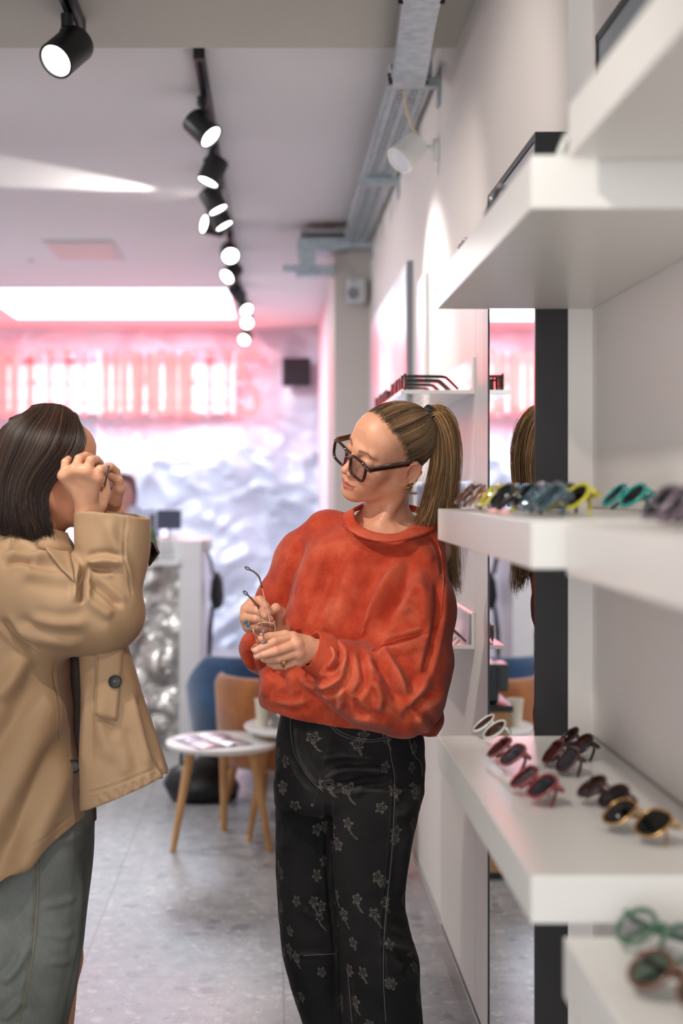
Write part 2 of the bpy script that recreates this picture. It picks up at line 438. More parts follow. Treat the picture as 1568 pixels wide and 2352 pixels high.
# channel with rungs: from the soffit edge to the pillar
def traypt(u, Y): return Vector((0.395 + 0.125 * u, Y, 2.825))
bm = bmesh.new(); y0, y1 = 4.62, 7.8
box(bm, 0.395, 0.399, y0, y1, 2.822, 2.87); box(bm, 0.516, 0.52, y0, y1, 2.822, 2.87)
obj('side_rail', bm, GALV, t)
bm = bmesh.new()
box(bm, 0.397, 0.425, y0, y1, 2.822, 2.826); box(bm, 0.445, 0.47, y0, y1, 2.822, 2.826); box(bm, 0.49, 0.518, y0, y1, 2.822, 2.826)
yy = y0
while yy < y1:
    box(bm, 0.42, 0.45, yy, yy + 0.02, 2.822, 2.826); box(bm, 0.465, 0.495, yy, yy + 0.02, 2.822, 2.826); yy += 0.05
obj('perforated_base', bm, GALV, t)
# smooth curved cover under the soffit
bm = bmesh.new()
prof = [(3.0, 2.715), (3.35, 2.715), (3.6, 2.716), (3.8, 2.72), (4.0, 2.715), (4.15, 2.705), (4.28, 2.70), (4.38, 2.712), (4.46, 2.742), (4.52, 2.775), (4.60, 2.80)]
L_, R_, L2, R2 = [], [], [], []
for k, (Y, z) in enumerate(prof):
    w0 = 0.300 + 0.075 * min(1, max(0, (Y - 3.0) / 1.5)); w1 = w0 + 0.098
    L_.append(bm.verts.new((w0, Y, z))); R_.append(bm.verts.new((w1, Y, z))); L2.append(bm.verts.new((w0, Y, z + 0.05))); R2.append(bm.verts.new((w1, Y, z + 0.05)))
for i in range(len(prof) - 1):
    bm.faces.new((L_[i], R_[i], R_[i + 1], L_[i + 1])); bm.faces.new((L2[i], L_[i], L_[i + 1], L2[i + 1])); bm.faces.new((R_[i], R2[i], R2[i + 1], R_[i + 1])); bm.faces.new((R2[i], L2[i], L2[i + 1], R2[i + 1]))
bm.faces.new((L2[0], R2[0], R_[0], L_[0])); bm.faces.new((L_[-1], R_[-1], R2[-1], L2[-1]))
bmesh.ops.recalc_face_normals(bm, faces=bm.faces[:])
obj('curved_cover', bm, GALV, t, auto=30)
for Y in (3.62, 4.36, 4.42, 4.5):
    for sx in (-0.004, 0.102):
        w0 = 0.300 + 0.075 * min(1, max(0, (Y - 3.0) / 1.5))
        bm = bmesh.new(); lathe(bm, [(0.007, 0), (0.007, 0.008), (0.004, 0.011)], 10, Matrix.Translation((w0 + sx, Y, 2.70 + 0.045 * max(0, (Y - 4.3)) / 0.1 if Y > 4.3 else 2.722)) @ Matrix.Rotation(math.pi, 4, 'X')); obj('bolt', bm, BLACK, t)
for Y, z in ((4.66, 2.79), (6.15, 2.79), (7.78, 2.79)):
    bm = bmesh.new(); box(bm, 0.375, 0.549, Y - 0.02, Y + 0.02, z, z + 0.03); box(bm, 0.54, 0.549, Y - 0.025, Y + 0.025, z - 0.06, z + 0.03)
    obj('bracket', bm, GALV, t)
t = thing('cable_tray', 'galvanised cable tray crossing the ceiling in front of the pillar top', 'cable tray', (0.2, 8.1, 2.8))
obj('channel', BOX(0.14, 0.42, 7.9, 8.14, 2.80, 2.87), GALV, t)
obj('lid', BOX(0.16, 0.5, 7.85, 8.2, 2.885, 2.91), M('grey_lid', (150, 148, 150), 0.5, 0.5), t)
obj('hanger', BOX(0.15, 0.24, 7.9, 8.1, 2.72, 2.80), GALV, t)
obj('strut', BOX(0.06, 0.345, 7.93, 7.99, 2.69, 2.725), GALV, t)
obj('strut', BOX(0.13, 0.35, 7.99, 8.1, 2.675, 2.72), GALV, t)

# white wall spotlight with its cable
t = thing('wall_spotlight', 'white cylindrical wall spotlight with a beige cable under the cable tray', 'spotlight', (0.545, 4.8, 2.60))
c = P(938, 350, 4.72); d = Vector((-0.55, -0.25, -0.55)).normalized(); R4 = Matrix.Translation(c) @ zrot(d)
obj('housing', LATHE([(0.036, -0.052), (0.045, -0.046), (0.047, 0.026), (0.051, 0.034), (0.051, 0.048), (0.047, 0.052), (0.041, 0.05), (0.039, 0.034)], 32, R4), WHITEPL, t, auto=35)
obj('lens', LATHE([(0.040, 0.038), (0.040, 0.046), (0.016, 0.049)], 28, R4), M('wall_lens', (226, 226, 236), 0.2), t)
obj('mount', LATHE([(0.038, 0.0), (0.038, 0.012), (0.034, 0.016), (0.017, 0.018), (0.017, 0.07)], 24, Matrix.Translation((0.55, 4.72, 2.60)) @ zrot((-1, 0, 0))), WHITEPL, t, auto=35)
obj('cable', TUBE(smoothpath([P(929, 180, 4.62), P(930, 235, 4.66), P(940, 275, 4.7), P(962, 318, 4.74), P(985, 338, 4.76)], 8), 0.004, 8), M('beige_cable', (222, 205, 170), 0.5), t, smooth=True)

# loudspeaker on the pillar
t = thing('wall_speaker', 'small pale grey loudspeaker mounted on the beige pillar', 'loudspeaker', (0.47, 7.95, 2.6))
a, b_ = P(797, 636, 7.87), P(840, 696, 7.87)
obj('cabinet', BOX(a.x, b_.x, 7.87, 7.97, b_.z, a.z, bevel=0.012), M('speaker_grey', (196, 198, 200), 0.5), t)
obj('bracket', BOX(b_.x - 0.01, b_.x + 0.02, 7.9, 8.0, b_.z + 0.02, a.z - 0.02, bevel=0.005), M('speaker_bracket', (176, 164, 156), 0.5), t)
cc = P(811, 673, 7.868)
obj('cone', LATHE([(0.032, 0), (0.03, 0.004), (0.012, 0.0015)], 24, Matrix.Translation(cc) @ zrot((0, -1, 0))), M('cone_grey', (130, 134, 140), 0.6), t)
cc = P(811, 646, 7.868)
obj('tweeter', LATHE([(0.008, 0), (0.007, 0.003)], 16, Matrix.Translation(cc) @ zrot((0, -1, 0))), M('cone_grey2', (140, 142, 146), 0.6), t)

# black square loudspeaker on the back wall
a, b_ = P(648, 823, 13.0), P(713, 887, 13.0)
t = thing('square_speaker', 'black square panel loudspeaker on the back wall right of the neon sign', 'loudspeaker', ((a.x + b_.x) / 2, 13.1, (a.z + b_.z) / 2))
obj('cabinet', BOX(a.x, b_.x, 12.94, 13.06, b_.z, a.z, bevel=0.008), M('speaker_black', (34, 28, 36), 0.5), t)
obj('grille', BOX(a.x + 0.012, b_.x - 0.012, 12.932, 12.94, b_.z + 0.012, a.z - 0.012), M('grille_black', (26, 22, 28), 0.7, bump=0.3, bscale=300), t)

# ------------------------------------------------------------------ posters on the right wall
def poster_mat(name, cols):
    m = bpy.data.materials.new(name); m.use_nodes = True; nt = m.node_tree; b = nt.nodes['Principled BSDF']
    tc = nt.nodes.new('ShaderNodeTexCoord'); mp = nt.nodes.new('ShaderNodeMapping'); n = nt.nodes.new('ShaderNodeTexNoise')
    mp.inputs['Scale'].default_value = (1, 1.1, 0.8); n.inputs['Scale'].default_value = 1.6; n.inputs['Detail'].default_value = 2
    r = nt.nodes.new('ShaderNodeValToRGB')
    el = r.color_ramp.elements
    for k, (p, c) in enumerate(cols):
        e = el[k] if k < 2 else el.new(p)
        e.position = p; e.color = lin(c)
    nt.links.new(tc.outputs['Object'], mp.inputs[0]); nt.links.new(mp.outputs[0], n.inputs[0]); nt.links.new(n.outputs[0], r.inputs[0])
    nt.links.new(r.outputs[0], b.inputs['Base Color']); b.inputs['Roughness'].default_value = 0.3
    return m
t = thing('wall_poster', 'large glossy pale poster on the right-hand wall nearest the pillar', 'poster', (0.54, 6.6, 1.7))
obj('board', BOX(0.528, 0.55, 5.57, 7.66, 1.05, 2.37, bevel=0.002), M('poster_edge', (150, 150, 156), 0.4), t)
obj('print', BOX(0.524, 0.529, 5.58, 7.65, 1.06, 2.36), poster_mat('poster_print', [(0.3, (196, 206, 232)), (0.45, (236, 238, 248)), (0.55, (214, 208, 232)), (0.68, (236, 190, 200))]), t)
t = thing('wall_poster', 'narrow blue and pink poster on the right-hand wall above the display shelf', 'poster', (0.54, 5.1, 2.0))
obj('board', BOX(0.537, 0.55, 4.98, 5.24, 1.80, 2.235), M('poster_edge2', (210, 210, 214), 0.4), t)
obj('print', BOX(0.5345, 0.538, 4.985, 5.235, 1.805, 2.23), poster_mat('poster_print2', [(0.3, (150, 168, 214)), (0.5, (190, 196, 230)), (0.62, (240, 226, 226)), (0.75, (240, 190, 180))]), t)

# ------------------------------------------------------------------ mirror in its black frame box
t = thing('wall_mirror', 'tall narrow mirror in a deep black frame on the right-hand wall', 'mirror', (0.52, 2.94, 0.0))
MX, MY0, MY1, MZ0, MZ1 = 0.489, 2.645, 3.232, 0.06, 2.142
bm = bmesh.new()
box(bm, MX, 0.549, MY0, MY0 + 0.012, MZ0, MZ1); box(bm, MX, 0.5425, MY1 - 0.006, MY1, MZ0, MZ1)
box(bm, MX, 0.5425, MY0 + 0.012, MY1 - 0.006, MZ1 - 0.014, MZ1); box(bm, MX, 0.5425, MY0 + 0.012, MY1 - 0.006, MZ0, MZ0 + 0.014); box(bm, MX + 0.012, 0.5425, MY0 + 0.012, MY1 - 0.006, MZ0 + 0.014, MZ1 - 0.014)
obj('frame', bm, FRAMEBLK, t)
obj('mirror_glass', BOX(MX + 0.002, MX + 0.0115, MY0 + 0.013, MY1 - 0.007, MZ0 + 0.015, MZ1 - 0.015), MIRROR, t)
t = thing('framed_picture', 'black framed panel on the wall above the nearest shelf, top right', 'picture frame', (0.59, 2.1, 2.1))
bm = bmesh.new()
box(bm, 0.586, 0.594, 1.3, 2.58, 2.285, 2.30); box(bm, 0.586, 0.594, 2.568, 2.58, 1.95, 2.30); box(bm, 0.586, 0.594, 1.3, 1.315, 1.95, 2.30); box(bm, 0.586, 0.594, 1.3, 2.58, 1.95, 1.965)
obj('frame', bm, FRAMEBLK, t)
obj('panel', BOX(0.5885, 0.5935, 1.31, 2.57, 1.96, 2.29), M('panel_steel', (150, 160, 170), 0.25), t)
# ------------------------------------------------------------------ neon sign (tall outlined letters on the back wall)
NEON = M('neon_tube', (255, 90, 70), 0.4, emit=5.0, emitcol=(255, 60, 64))
def letter(ch, w, h):
    """stroke lists of a narrow neon letter in a w x h box"""
    r = w * 0.5
    def arc(cx, cz, rx, rz, a0, a1, n=10): return [(cx + rx * math.cos(math.radians(a0 + (a1 - a0) * k / n)), cz + rz * math.sin(math.radians(a0 + (a1 - a0) * k / n))) for k in range(n + 1)]
    if ch == 'O': return [arc(r, h - r, r, r, 0, 180) + arc(r, r, r, r, 180, 360) + [(w, h - r)]]
    if ch == 'U': return [[(0, h)] + arc(r, r, r, r, 180, 360) + [(w, h)]]
    if ch == 'C': return [[(w, h * 0.72)] + arc(r, h - r, r, r, 0, 180) + arc(r, r, r, r, 180, 360) + [(w, h * 0.28)]]
    if ch == 'D': return [[(0, 0), (0, h)] + arc(w * 0.35, h - w * .65, w * .65, w * .65, 90, 0) + arc(w * 0.35, w * .65, w * .65, w * .65, 0, -90) + [(0, 0)]]
    if ch == 'E': return [[(w, h), (0, h), (0, 0), (w, 0)], [(0, h * .52), (w * .8, h * .52)]]
    if ch == 'T': return [[(0, h), (w, h)], [(w / 2, h), (w / 2, 0)]]
    if ch == 'I': return [[(w / 2, 0), (w / 2, h)]]
    if ch == 'N': return [[(0, 0), (0, h), (w, 0), (w, h)]]
    if ch == 'P': return [[(0, 0), (0, h)] + arc(w * .4, h - w * .55, w * .6, w * .55, 90, -90) + [(0, h - w * 1.1)]]
    if ch == 'M': return [[(0, 0), (0, h), (w / 2, h * .45), (w, h), (w, 0)]]
    if ch == 'S': return [arc(r, h - r, r, r, 0, 160) + [(w * .1, h * .62), (w * .9, h * .36)] + arc(r, r, r, r, 20, -180)]
    return []
t = thing('neon_sign', 'red neon sign of tall narrow letters across the top of the crumpled back wall', 'neon sign', P(300, 955, 12.95))
x_px = [-38, 6, 66, 102, 140, 178, 240, 282, 318, 356, 396, 430, 466, 504, 548]
ww = [38, 30, 28, 28, 28, 30, 30, 30, 30, 32, 26, 28, 28, 34, 46]
for ch, xp, wp in zip('ODETTIUOMOUETTS', x_px, ww):
    a, b_ = P(xp, 953, 12.95), P(xp + wp, 806, 12.95)
    bm = bmesh.new()
    for off in (0.0, 0.028):
        for st in letter(ch, (b_.x - a.x) - 2 * off, (b_.z - a.z) - 2 * off):
            tube(bm, [(a.x + off + u, 12.95, a.z + off + v) for u, v in st], 0.013, 6)
    obj('neon_letter', bm, NEON, t, smooth=True)
bm = bmesh.new()
for xp in range(-20, 600, 62):
    a = P(xp, 880, 12.95); box(bm, a.x - 0.012, a.x + 0.012, 12.96, 13.02, P(0, 958, 12.95).z, P(0, 803, 12.95).z)
for yp in (838, 880, 922):
    a, b_ = P(-40, yp, 12.95), P(596, yp, 12.95); box(bm, a.x, b_.x, 12.965, 12.985, a.z - 0.008, a.z + 0.008)
a, b_ = P(-45, 948, 12.99), P(536, 838, 12.99)
obj('bloom_panel', BOX(a.x, b_.x, 12.986, 13.0, a.z, b_.z), M('bloom_backing', (250, 236, 234), 0.5, emit=0.3, emitcol=(255, 206, 202)), t)  # added glowing panel, imitates the white bloom between the tubes
obj('rack', bm, M('neon_rack', (228, 205, 205), 0.4, 0.3), t)
bm = bmesh.new()
for xp in (58, 150, 470):
    a, b_ = P(xp, 826, 12.93), P(xp + 20, 833, 12.93); box(bm, a.x, b_.x, 12.88, 12.95, b_.z, a.z)
    obj('transformer', bm, M('transformer_grey', (40, 38, 44), 0.5), t); bm = bmesh.new()
bm.free()
area('neon_glow', (-1.1, 12.7, 2.45), (-1.0, 13.2, 2.5), 2.9, 0.5, 3.0, (1.0, 0.25, 0.24))
area('neon_spill', (-1.2, 12.68, 2.45), (-0.6, 8.0, 1.4), 2.4, 0.5, 1.5, (1.0, 0.34, 0.34))

# ------------------------------------------------------------------ reception counter and what stands on it
FOIL = M('crumpled_foil', (214, 210, 206), 0.32, 0.85, col2=(184, 180, 176), nscale=6, bump=0.25, bscale=18)
CW = M('counter_white', (238, 238, 240), 0.3)
t = thing('reception_counter', 'white reception counter with a crumpled silver foil front', 'counter', (-1.2, 8.5, 0))
nx, nz = 80, 46; bm = bmesh.new(); g = []
for j in range(nz + 1):
    row = []
    for i in range(nx + 1):
        x = -2.6 + 2.06 * i / nx; z = 0.02 + 1.01 * j / nz
        d = abs(mnoise.noise(Vector((x * 3.2, z * 3.2, 2.0)))) * 0.10 + abs(mnoise.noise(Vector((x * 8, z * 7, 7)))) * 0.05
        row.append(bm.verts.new((x, 8.345 - d + (mnoise.noise(Vector((x * 40, z * 40, 1))) * 0.004), z)))
    g.append(row)
for j in range(nz):
    for i in range(nx): bm.faces.new((g[j][i], g[j][i + 1], g[j + 1][i + 1], g[j + 1][i]))
obj('foil_front', bm, FOIL, t)
bm = bmesh.new(); box(bm, -2.6, -0.54, 8.35, 8.44, 0.0, 1.03); box(bm, -0.54, -0.415, 8.26, 8.9, 0.0, 1.17)
obj('body', bm, CW, t)
obj('ledge', BOX(-2.62, -0.54, 8.22, 8.46, 1.03, 1.055, bevel=0.003), CW, t)
obj('counter_top', BOX(-2.62, -0.37, 8.46, 8.92, 1.10, 1.172, bevel=0.006), CW, t)
obj('raised_back', BOX(-2.6, -0.54, 8.46, 8.5, 1.05, 1.10), CW, t)
obj('side_panel', BOX(-0.55, -0.45, 8.9, 10.2, 0.0, 1.1), CW, t)
# bottle on the ledge
c = P(349, 1285, 8.31); c.z = 1.055
t = thing('wine_bottle', 'green glass bottle with a dark foil neck on the counter ledge', 'bottle', c)
obj('glass', LATHE([(0.025, 0), (0.033, 0.004), (0.034, 0.01), (0.034, 0.12), (0.03, 0.145), (0.016, 0.185), (0.0135, 0.205)], 28, Matrix.Translation(c)), M('bottle_green', (36, 92, 20), 0.08, coat=0.6), t, auto=50)
obj('foil_cap', LATHE([(0.0136, 0.205), (0.014, 0.255), (0.0155, 0.257), (0.0155, 0.268), (0.012, 0.27)], 20, Matrix.Translation(c)), M('bottle_foil', (70, 62, 62), 0.4), t, auto=40)
# tablet till on a stand
a = P(388, 1190, 8.7)
t = thing('tablet_till', 'dark tilted tablet screen on a stand on the reception counter', 'tablet', (a.x, 8.72, 1.172))
bm = BOX(-0.075, 0.075, -0.006, 0.006, 0.0, 0.125, bevel=0.004)
R4 = Matrix.Translation((a.x, 8.69, 1.225)) @ Matrix.Rotation(math.radians(-18), 4, 'X'); bm.transform(R4)
obj('tablet', bm, M('tablet_back', (74, 78, 100), 0.35), t)
bm = BOX(-0.05, 0.05, -0.05, 0.05, 0, 0.012, bevel=0.003); tube(bm, [(0, 0, 0.01), (0, -0.005, 0.06), (0, -0.03, 0.1)], 0.013, 12); bm.transform(Matrix.Translation((a.x, 8.74, 1.1725)))
obj('stand', bm, CW, t)
# dark shoulder bag hanging on the side of the counter
a = P(470, 1350, 8.62)
t = thing('shoulder_bag', 'dark bag hanging by its strap on the right end of the counter', 'bag', (a.x, 8.6, 1.1))
bm = bmesh.new()
pr = [(0.0, 0.05), (0.03, 0.1), (0.045, 0.16), (0.05, 0.26), (0.035, 0.3)]
lathe(bm, [(0.01, 0), (0.055, 0.02), (0.075, 0.08), (0.06, 0.17), (0.03, 0.22), (0.012, 0.23)], 20, Matrix.Translation((-0.335, 8.62, 0.74)) @ Matrix.Diagonal((0.6, 1.6, 1, 1)))
obj('pouch', bm, M('bag_black', (38, 40, 50), 0.55, bump=0.2, bscale=30), t, smooth=True)
obj('strap', TUBE(smoothpath([(-0.36, 8.58, 0.96), (-0.38, 8.58, 1.06), (-0.405, 8.6, 1.12), (-0.38, 8.66, 1.06), (-0.36, 8.68, 0.95)], 6), 0.007, 8), M('bag_strap', (30, 32, 40), 0.5), t, smooth=True)
obj('hook', TUBE([(-0.415, 8.6, 1.11), (-0.385, 8.6, 1.11), (-0.38, 8.6, 1.125)], 0.005, 8), GALV, t)
obj('tassel', TUBE([(-0.36, 8.58, 0.76), (-0.375, 8.58, 0.62), (-0.38, 8.58, 0.48), (-0.385, 8.58, 0.4)], [0.012, 0.016, 0.014, 0.006], 10), M('bag_black', (38, 40, 50)), t, smooth=True)

# ------------------------------------------------------------------ lounge chairs
def tub_chair(label, cx, cy, rot, fabric, legm, htop=0.68, dup_of=None):
    t = thing('lounge_chair', label, 'armchair', (cx, cy, 0), group=None)
    t.rotation_euler = (0, 0, rot)
    # U-shaped shell, open towards local -y
    n = 40; bm = bmesh.new(); prof = []
    ringsO = []
    for k in range(n + 1):
        a = math.radians(-35 + 250 * k / n)     # back is +y
        f = max(0, math.cos((k / n - 0.5) * math.pi))  # 1 at the back, 0 at the arm ends
        top = 0.50 + (htop - 0.50) * min(1, (f * 1.5) ** 1.6)
        ro, ri = 0.33, 0.262
        sx = 0.98
        c_, s_ = math.cos(a), math.sin(a)
        sec = []
        for (r, z) in ((ri, 0.30), (ri + 0.004, top - 0.05), (ri + 0.018, top - 0.012), ((ri + ro) / 2, top), (ro - 0.016, top - 0.012), (ro, top - 0.05), (ro - 0.02, 0.26), (ro - 0.06, 0.235), (ri, 0.24)):
            sec.append(bm.verts.new((r * c_ * sx, r * s_ * (0.96 if s_ > 0 else 1.05), z)))
        ringsO.append(sec)
    for a, b_ in zip(ringsO, ringsO[1:]):
        m = len(a)
        for k in range(m): bm.faces.new((a[k], b_[k], b_[(k + 1) % m], a[(k + 1) % m]))
    bm.faces.new(ringsO[0]); bm.faces.new(list(reversed(ringsO[-1])))
    bmesh.ops.recalc_face_normals(bm, faces=bm.faces[:])
    obj('shell', bm, fabric, t, smooth=True, local=True)
    bm = LATHE([(0.18, 0.24), (0.25, 0.25), (0.275, 0.30), (0.28, 0.37), (0.265, 0.40), (0.2, 0.42), (0.1, 0.425)], 40, Matrix.Translation((0, -0.03, 0)))
    obj('seat', bm, fabric, t, smooth=True, local=True)
    for sx in (-1, 1):
        for sy in (-1, 1):
            obj('leg', TUBE([(sx * 0.17, sy * 0.17, 0.26), (sx * 0.215, sy * 0.22, 0.0)], [0.021, 0.013], 14), legm, t, local=True, auto=40)
    return t
ORANGE = M('orange_velvet', (176, 104, 34), 0.75, col2=(150, 82, 22), nscale=10, sheen=0.5, bump=0.08, bscale=200)
BLUE = M('blue_velvet', (18, 70, 112), 0.75, col2=(12, 52, 88), nscale=10, sheen=0.4, bump=0.08, bscale=200)
OAK = M('oak', (206, 160, 108), 0.5, col2=(188, 138, 88), nscale=5, stretch=(6, 6, 0.6), bump=0.05, bscale=30)
OAKD = M('oak_dark', (180, 130, 84), 0.5, col2=(160, 112, 70), nscale=5, stretch=(6, 6, 0.6))
tub_chair('orange velvet tub chair behind the round tables, seen from the back', 0.06, 6.46, math.radians(155), ORANGE, OAKD, 0.645)
tub_chair('blue velvet tub chair left behind the orange one', -0.11, 7.2, math.radians(200), BLUE, OAKD, 0.655)
tub_chair('orange velvet tub chair farthest back, only its top showing above the blue one', 0.14, 7.95, math.radians(190), ORANGE, OAKD, 0.62)

# ------------------------------------------------------------------ side tables, magazine, cup, sugar jar
TOPW = M('table_white', (232, 230, 228), 0.3)
def side_table(label, cx, cy, zt, r, a0, legs=3):
    t = thing('side_table', label, 'side table', (cx, cy, 0), group=None)
    obj('tabletop', LATHE([(r - 0.012, zt - 0.022), (r - 0.002, zt - 0.014), (r, zt - 0.006), (r - 0.003, zt), (0.02, zt)], 64, Matrix.Translation((cx, cy, 0))), TOPW, t, auto=40)
    for k in range(legs):
        a = a0 + k * 2 * math.pi / legs; c_, s_ = math.cos(a), math.sin(a)
        obj('leg', TUBE([(cx + c_ * r * 0.62, cy + s_ * r * 0.62, zt - 0.022), (cx + c_ * r * 0.97, cy + s_ * r * 0.97, 0.0)], [0.021, 0.0125], 14), OAK, t, auto=40)
    obj('under_frame', LATHE([(r * 0.72, zt - 0.034), (r * 0.72, zt - 0.0225), (r * 0.2, zt - 0.0225)], 32, Matrix.Translation((cx, cy, 0))), OAK, t)
    return t
side_table('round white side table with wooden legs and a magazine on it', -0.207, 5.90, 0.430, 0.235, math.radians(90), 3)
side_table('round white side table with the paper cup, half hidden by the woman in orange', 0.115, 6.02, 0.478, 0.235, math.radians(200), 3)
def mag_mat():
    m = bpy.data.materials.new('magazine_print'); m.use_nodes = True; nt = m.node_tree; b = nt.nodes['Principled BSDF']
    tc = nt.nodes.new('ShaderNodeTexCoord'); v = nt.nodes.new('ShaderNodeTexVoronoi'); v.inputs['Scale'].default_value = 14
    r = nt.nodes.new('ShaderNodeValToRGB'); e = r.color_ramp.elements; e[0].color = lin((96, 92, 116)); e[1].color = lin((236, 226, 226)); e[0].position = 0.2; e[1].position = 0.75
    x = e.new(0.5); x.color = lin((220, 196, 200)); nt.links.new(tc.outputs['Object'], v.inputs[0]); s = nt.nodes.new('ShaderNodeSeparateColor')
    nt.links.new(v.outputs['Color'], s.inputs[0]); nt.links.new(s.outputs[0], r.inputs[0]); nt.links.new(r.outputs[0], b.inputs[0]); b.inputs['Roughness'].default_value = 0.25
    return m
t = thing('magazine', 'open magazine lying on the round white side table', 'magazine', (-0.25, 5.88, 0.430))
MAGM = mag_mat(); PAPER = M('paper_white', (234, 230, 228), 0.5)
for s in (-1, 1):
    bm = bmesh.new(); n = 10; up, lo = [], []
    for k in range(n + 1):
        u = k / n; x = s * (0.004 + 0.118 * u); z = 0.004 + 0.010 * math.sin(math.pi * min(1, u * 1.15)) * (1 - 0.5 * u)
        up.append([bm.verts.new((x, y, z)) for y in (-0.14, 0.14)]); lo.append([bm.verts.new((x, y, 0.0005)) for y in (-0.14, 0.14)])
    for k in range(n):
        bm.faces.new((up[k][0], up[k + 1][0], up[k + 1][1], up[k][1])); bm.faces.new((lo[k][0], lo[k][1], lo[k + 1][1], lo[k + 1][0]))
        for q in (0, 1): bm.faces.new((up[k][q], lo[k][q], lo[k + 1][q], up[k + 1][q]))
    bm.faces.new((up[-1][0], lo[-1][0], lo[-1][1], up[-1][1])); bmesh.ops.recalc_face_normals(bm, faces=bm.faces[:])
    bm.transform(Matrix.Rotation(math.radians(28), 4, 'Z'))
    obj('page', bm, MAGM, t, local=True, smooth=False)
obj('spine', TUBE([Matrix.Rotation(math.radians(28), 3, 'Z') @ Vector((0, y, 0.003)) for y in (-0.14, 0.14)], 0.003, 6), PAPER, t, local=True)
c = Vector((-0.04, 5.98, 0.478))
t = thing('paper_cup', 'cream paper cup on the farther round side table', 'cup', c)
obj('cup', LATHE([(0.024, 0), (0.0245, 0.002), (0.033, 0.108), (0.0345, 0.110), (0.0345, 0.113), (0.032, 0.113), (0.031, 0.106), (0.023, 0.006)], 32, Matrix.Translation(c)), M('cup_cream', (232, 226, 206), 0.55), t, auto=50)
obj('rim', TUBE([c + Vector((0.0338 * math.cos(a * math.pi / 16), 0.0338 * math.sin(a * math.pi / 16), 0.112)) for a in range(32)], 0.0016, 6, closed=True), M('cup_rim', (238, 234, 220), 0.5), t, smooth=True)
c = Vector((0.03, 5.95, 0.478))
t = thing('sugar_jar', 'small glass jar with a steel lid beside the paper cup', 'jar', c)
obj('jar', LATHE([(0.034, 0), (0.037, 0.006), (0.037, 0.07), (0.033, 0.08)], 28, Matrix.Translation(c)), glass_mat('jar_glass', (214, 220, 226), 0.2), t, auto=40)
obj('lid', LATHE([(0.036, 0.08), (0.036, 0.095), (0.03, 0.1)], 28, Matrix.Translation(c)), GALV, t, auto=40)
obj('contents', LATHE([(0.033, 0.004), (0.033, 0.05), (0.02, 0.055)], 20, Matrix.Translation(c)), M('sugar_sticks', (140, 120, 104), 0.8), t)
# black bag on the floor under the tables
bm = bmesh.new()
lathe(bm, [(0.05, 0.0), (0.16, 0.01), (0.18, 0.08), (0.15, 0.17), (0.08, 0.23), (0.03, 0.25)], 28, Matrix.Translation((-0.33, 6.75, 0)) @ Matrix.Diagonal((1.0, 0.7, 0.85, 1)))
for v in bm.verts:
    v.co += Vector((mnoise.noise(v.co * 9), mnoise.noise(v.co * 9 + Vector((3, 1, 0))), mnoise.noise(v.co * 9 + Vector((7, 0, 2))) if v.co.z > 0.02 else 0)) * 0.025
t = thing('black_bag', 'slouched black bag on the floor behind the side table', 'bag', (-0.33, 6.75, 0))
obj('pouch', bm, M('black_leather', (20, 20, 23), 0.35, bump=0.2, bscale=40), t, smooth=True)
obj('handle', TUBE(smoothpath([(-0.43, 6.72, 0.17), (-0.42, 6.68, 0.24), (-0.36, 6.62, 0.25), (-0.27, 6.64, 0.22), (-0.24, 6.68, 0.16)], 6), 0.009, 8), M('black_leather', (20, 20, 23)), t, smooth=True)

# ------------------------------------------------------------------ coffee corner that only the mirror shows
t = thing('coffee_stand', 'light oak stand under the coffee machine, seen in the mirror', 'cabinet', (0.22, 5.5, 0))
obj('body', BOX(0.085, 0.40, 5.36, 5.64, 0.03, 0.635), OAK, t); obj('plinth', BOX(0.1, 0.385, 5.38, 5.62, 0, 0.03), BLACK, t); obj('stand_top', BOX(0.075, 0.41, 5.35, 5.65, 0.635, 0.66, bevel=0.004), BLACK, t)
t = thing('coffee_machine', 'black coffee machine on the oak stand, seen in the mirror', 'coffee machine', (0.23, 5.5, 0.66))
obj('body', BOX(0.12, 0.38, 5.40, 5.60, 0.66, 0.81, bevel=0.012), M('machine_black', (36, 40, 44), 0.35), t)
obj('spout_block', BOX(0.078, 0.12, 5.44, 5.56, 0.70, 0.805, bevel=0.006), M('machine_grey', (58, 62, 64), 0.35), t)
obj('label', BOX(0.0765, 0.0785, 5.47, 5.53, 0.745, 0.765), M('machine_badge', (190, 194, 196), 0.3, 0.6), t)
obj('water_tank', BOX(0.2, 0.37, 5.42, 5.58, 0.81, 0.93, bevel=0.01), glass_mat('tank_plastic', (226, 226, 210), 0.08), t)
bm = bmesh.new()
for k in range(6): box(bm, 0.15, 0.2, 5.3985, 5.4005, 0.69 + k * 0.016, 0.697 + k * 0.016)
obj('vent_grille', bm, M('vent_dark', (16, 17, 18), 0.5), t)
# ------------------------------------------------------------------ white shelving, module A (far) and B (near)
SEAM = M('shelf_seam', (190, 184, 176), 0.6)
ZA = {'lower': (1.0185, 0.0575), 'mid': (1.441, 0.058), 'upper': (1.876, 0.064)}
def shelf(name, label, xf, y0, y1, ztop, th, xb=0.594):
    t = thing(name, label, 'shelf', (xb, (y0 + y1) / 2, ztop - th))
    obj('board', BOX(xf, xb, y0, y1, ztop - th, ztop, bevel=0.0012, seg=1), SHELFW, t)
    obj('wall_batten', BOX(xb - 0.004, xb, y0 + 0.01, y1 - 0.01, ztop, ztop + 0.004), SEAM, t)
    return t
G = 'thick white shelves of the display wall'
shelf('display_shelf', 'white shelf at eye level carrying colourful glasses, its far end behind the ponytail', 0.308, 1.692, 2.645, 1.441, 0.058)
shelf('display_shelf', 'white shelf at hip height carrying rows of dark sunglasses', 0.308, 1.692, 2.645, 1.0185, 0.0575)
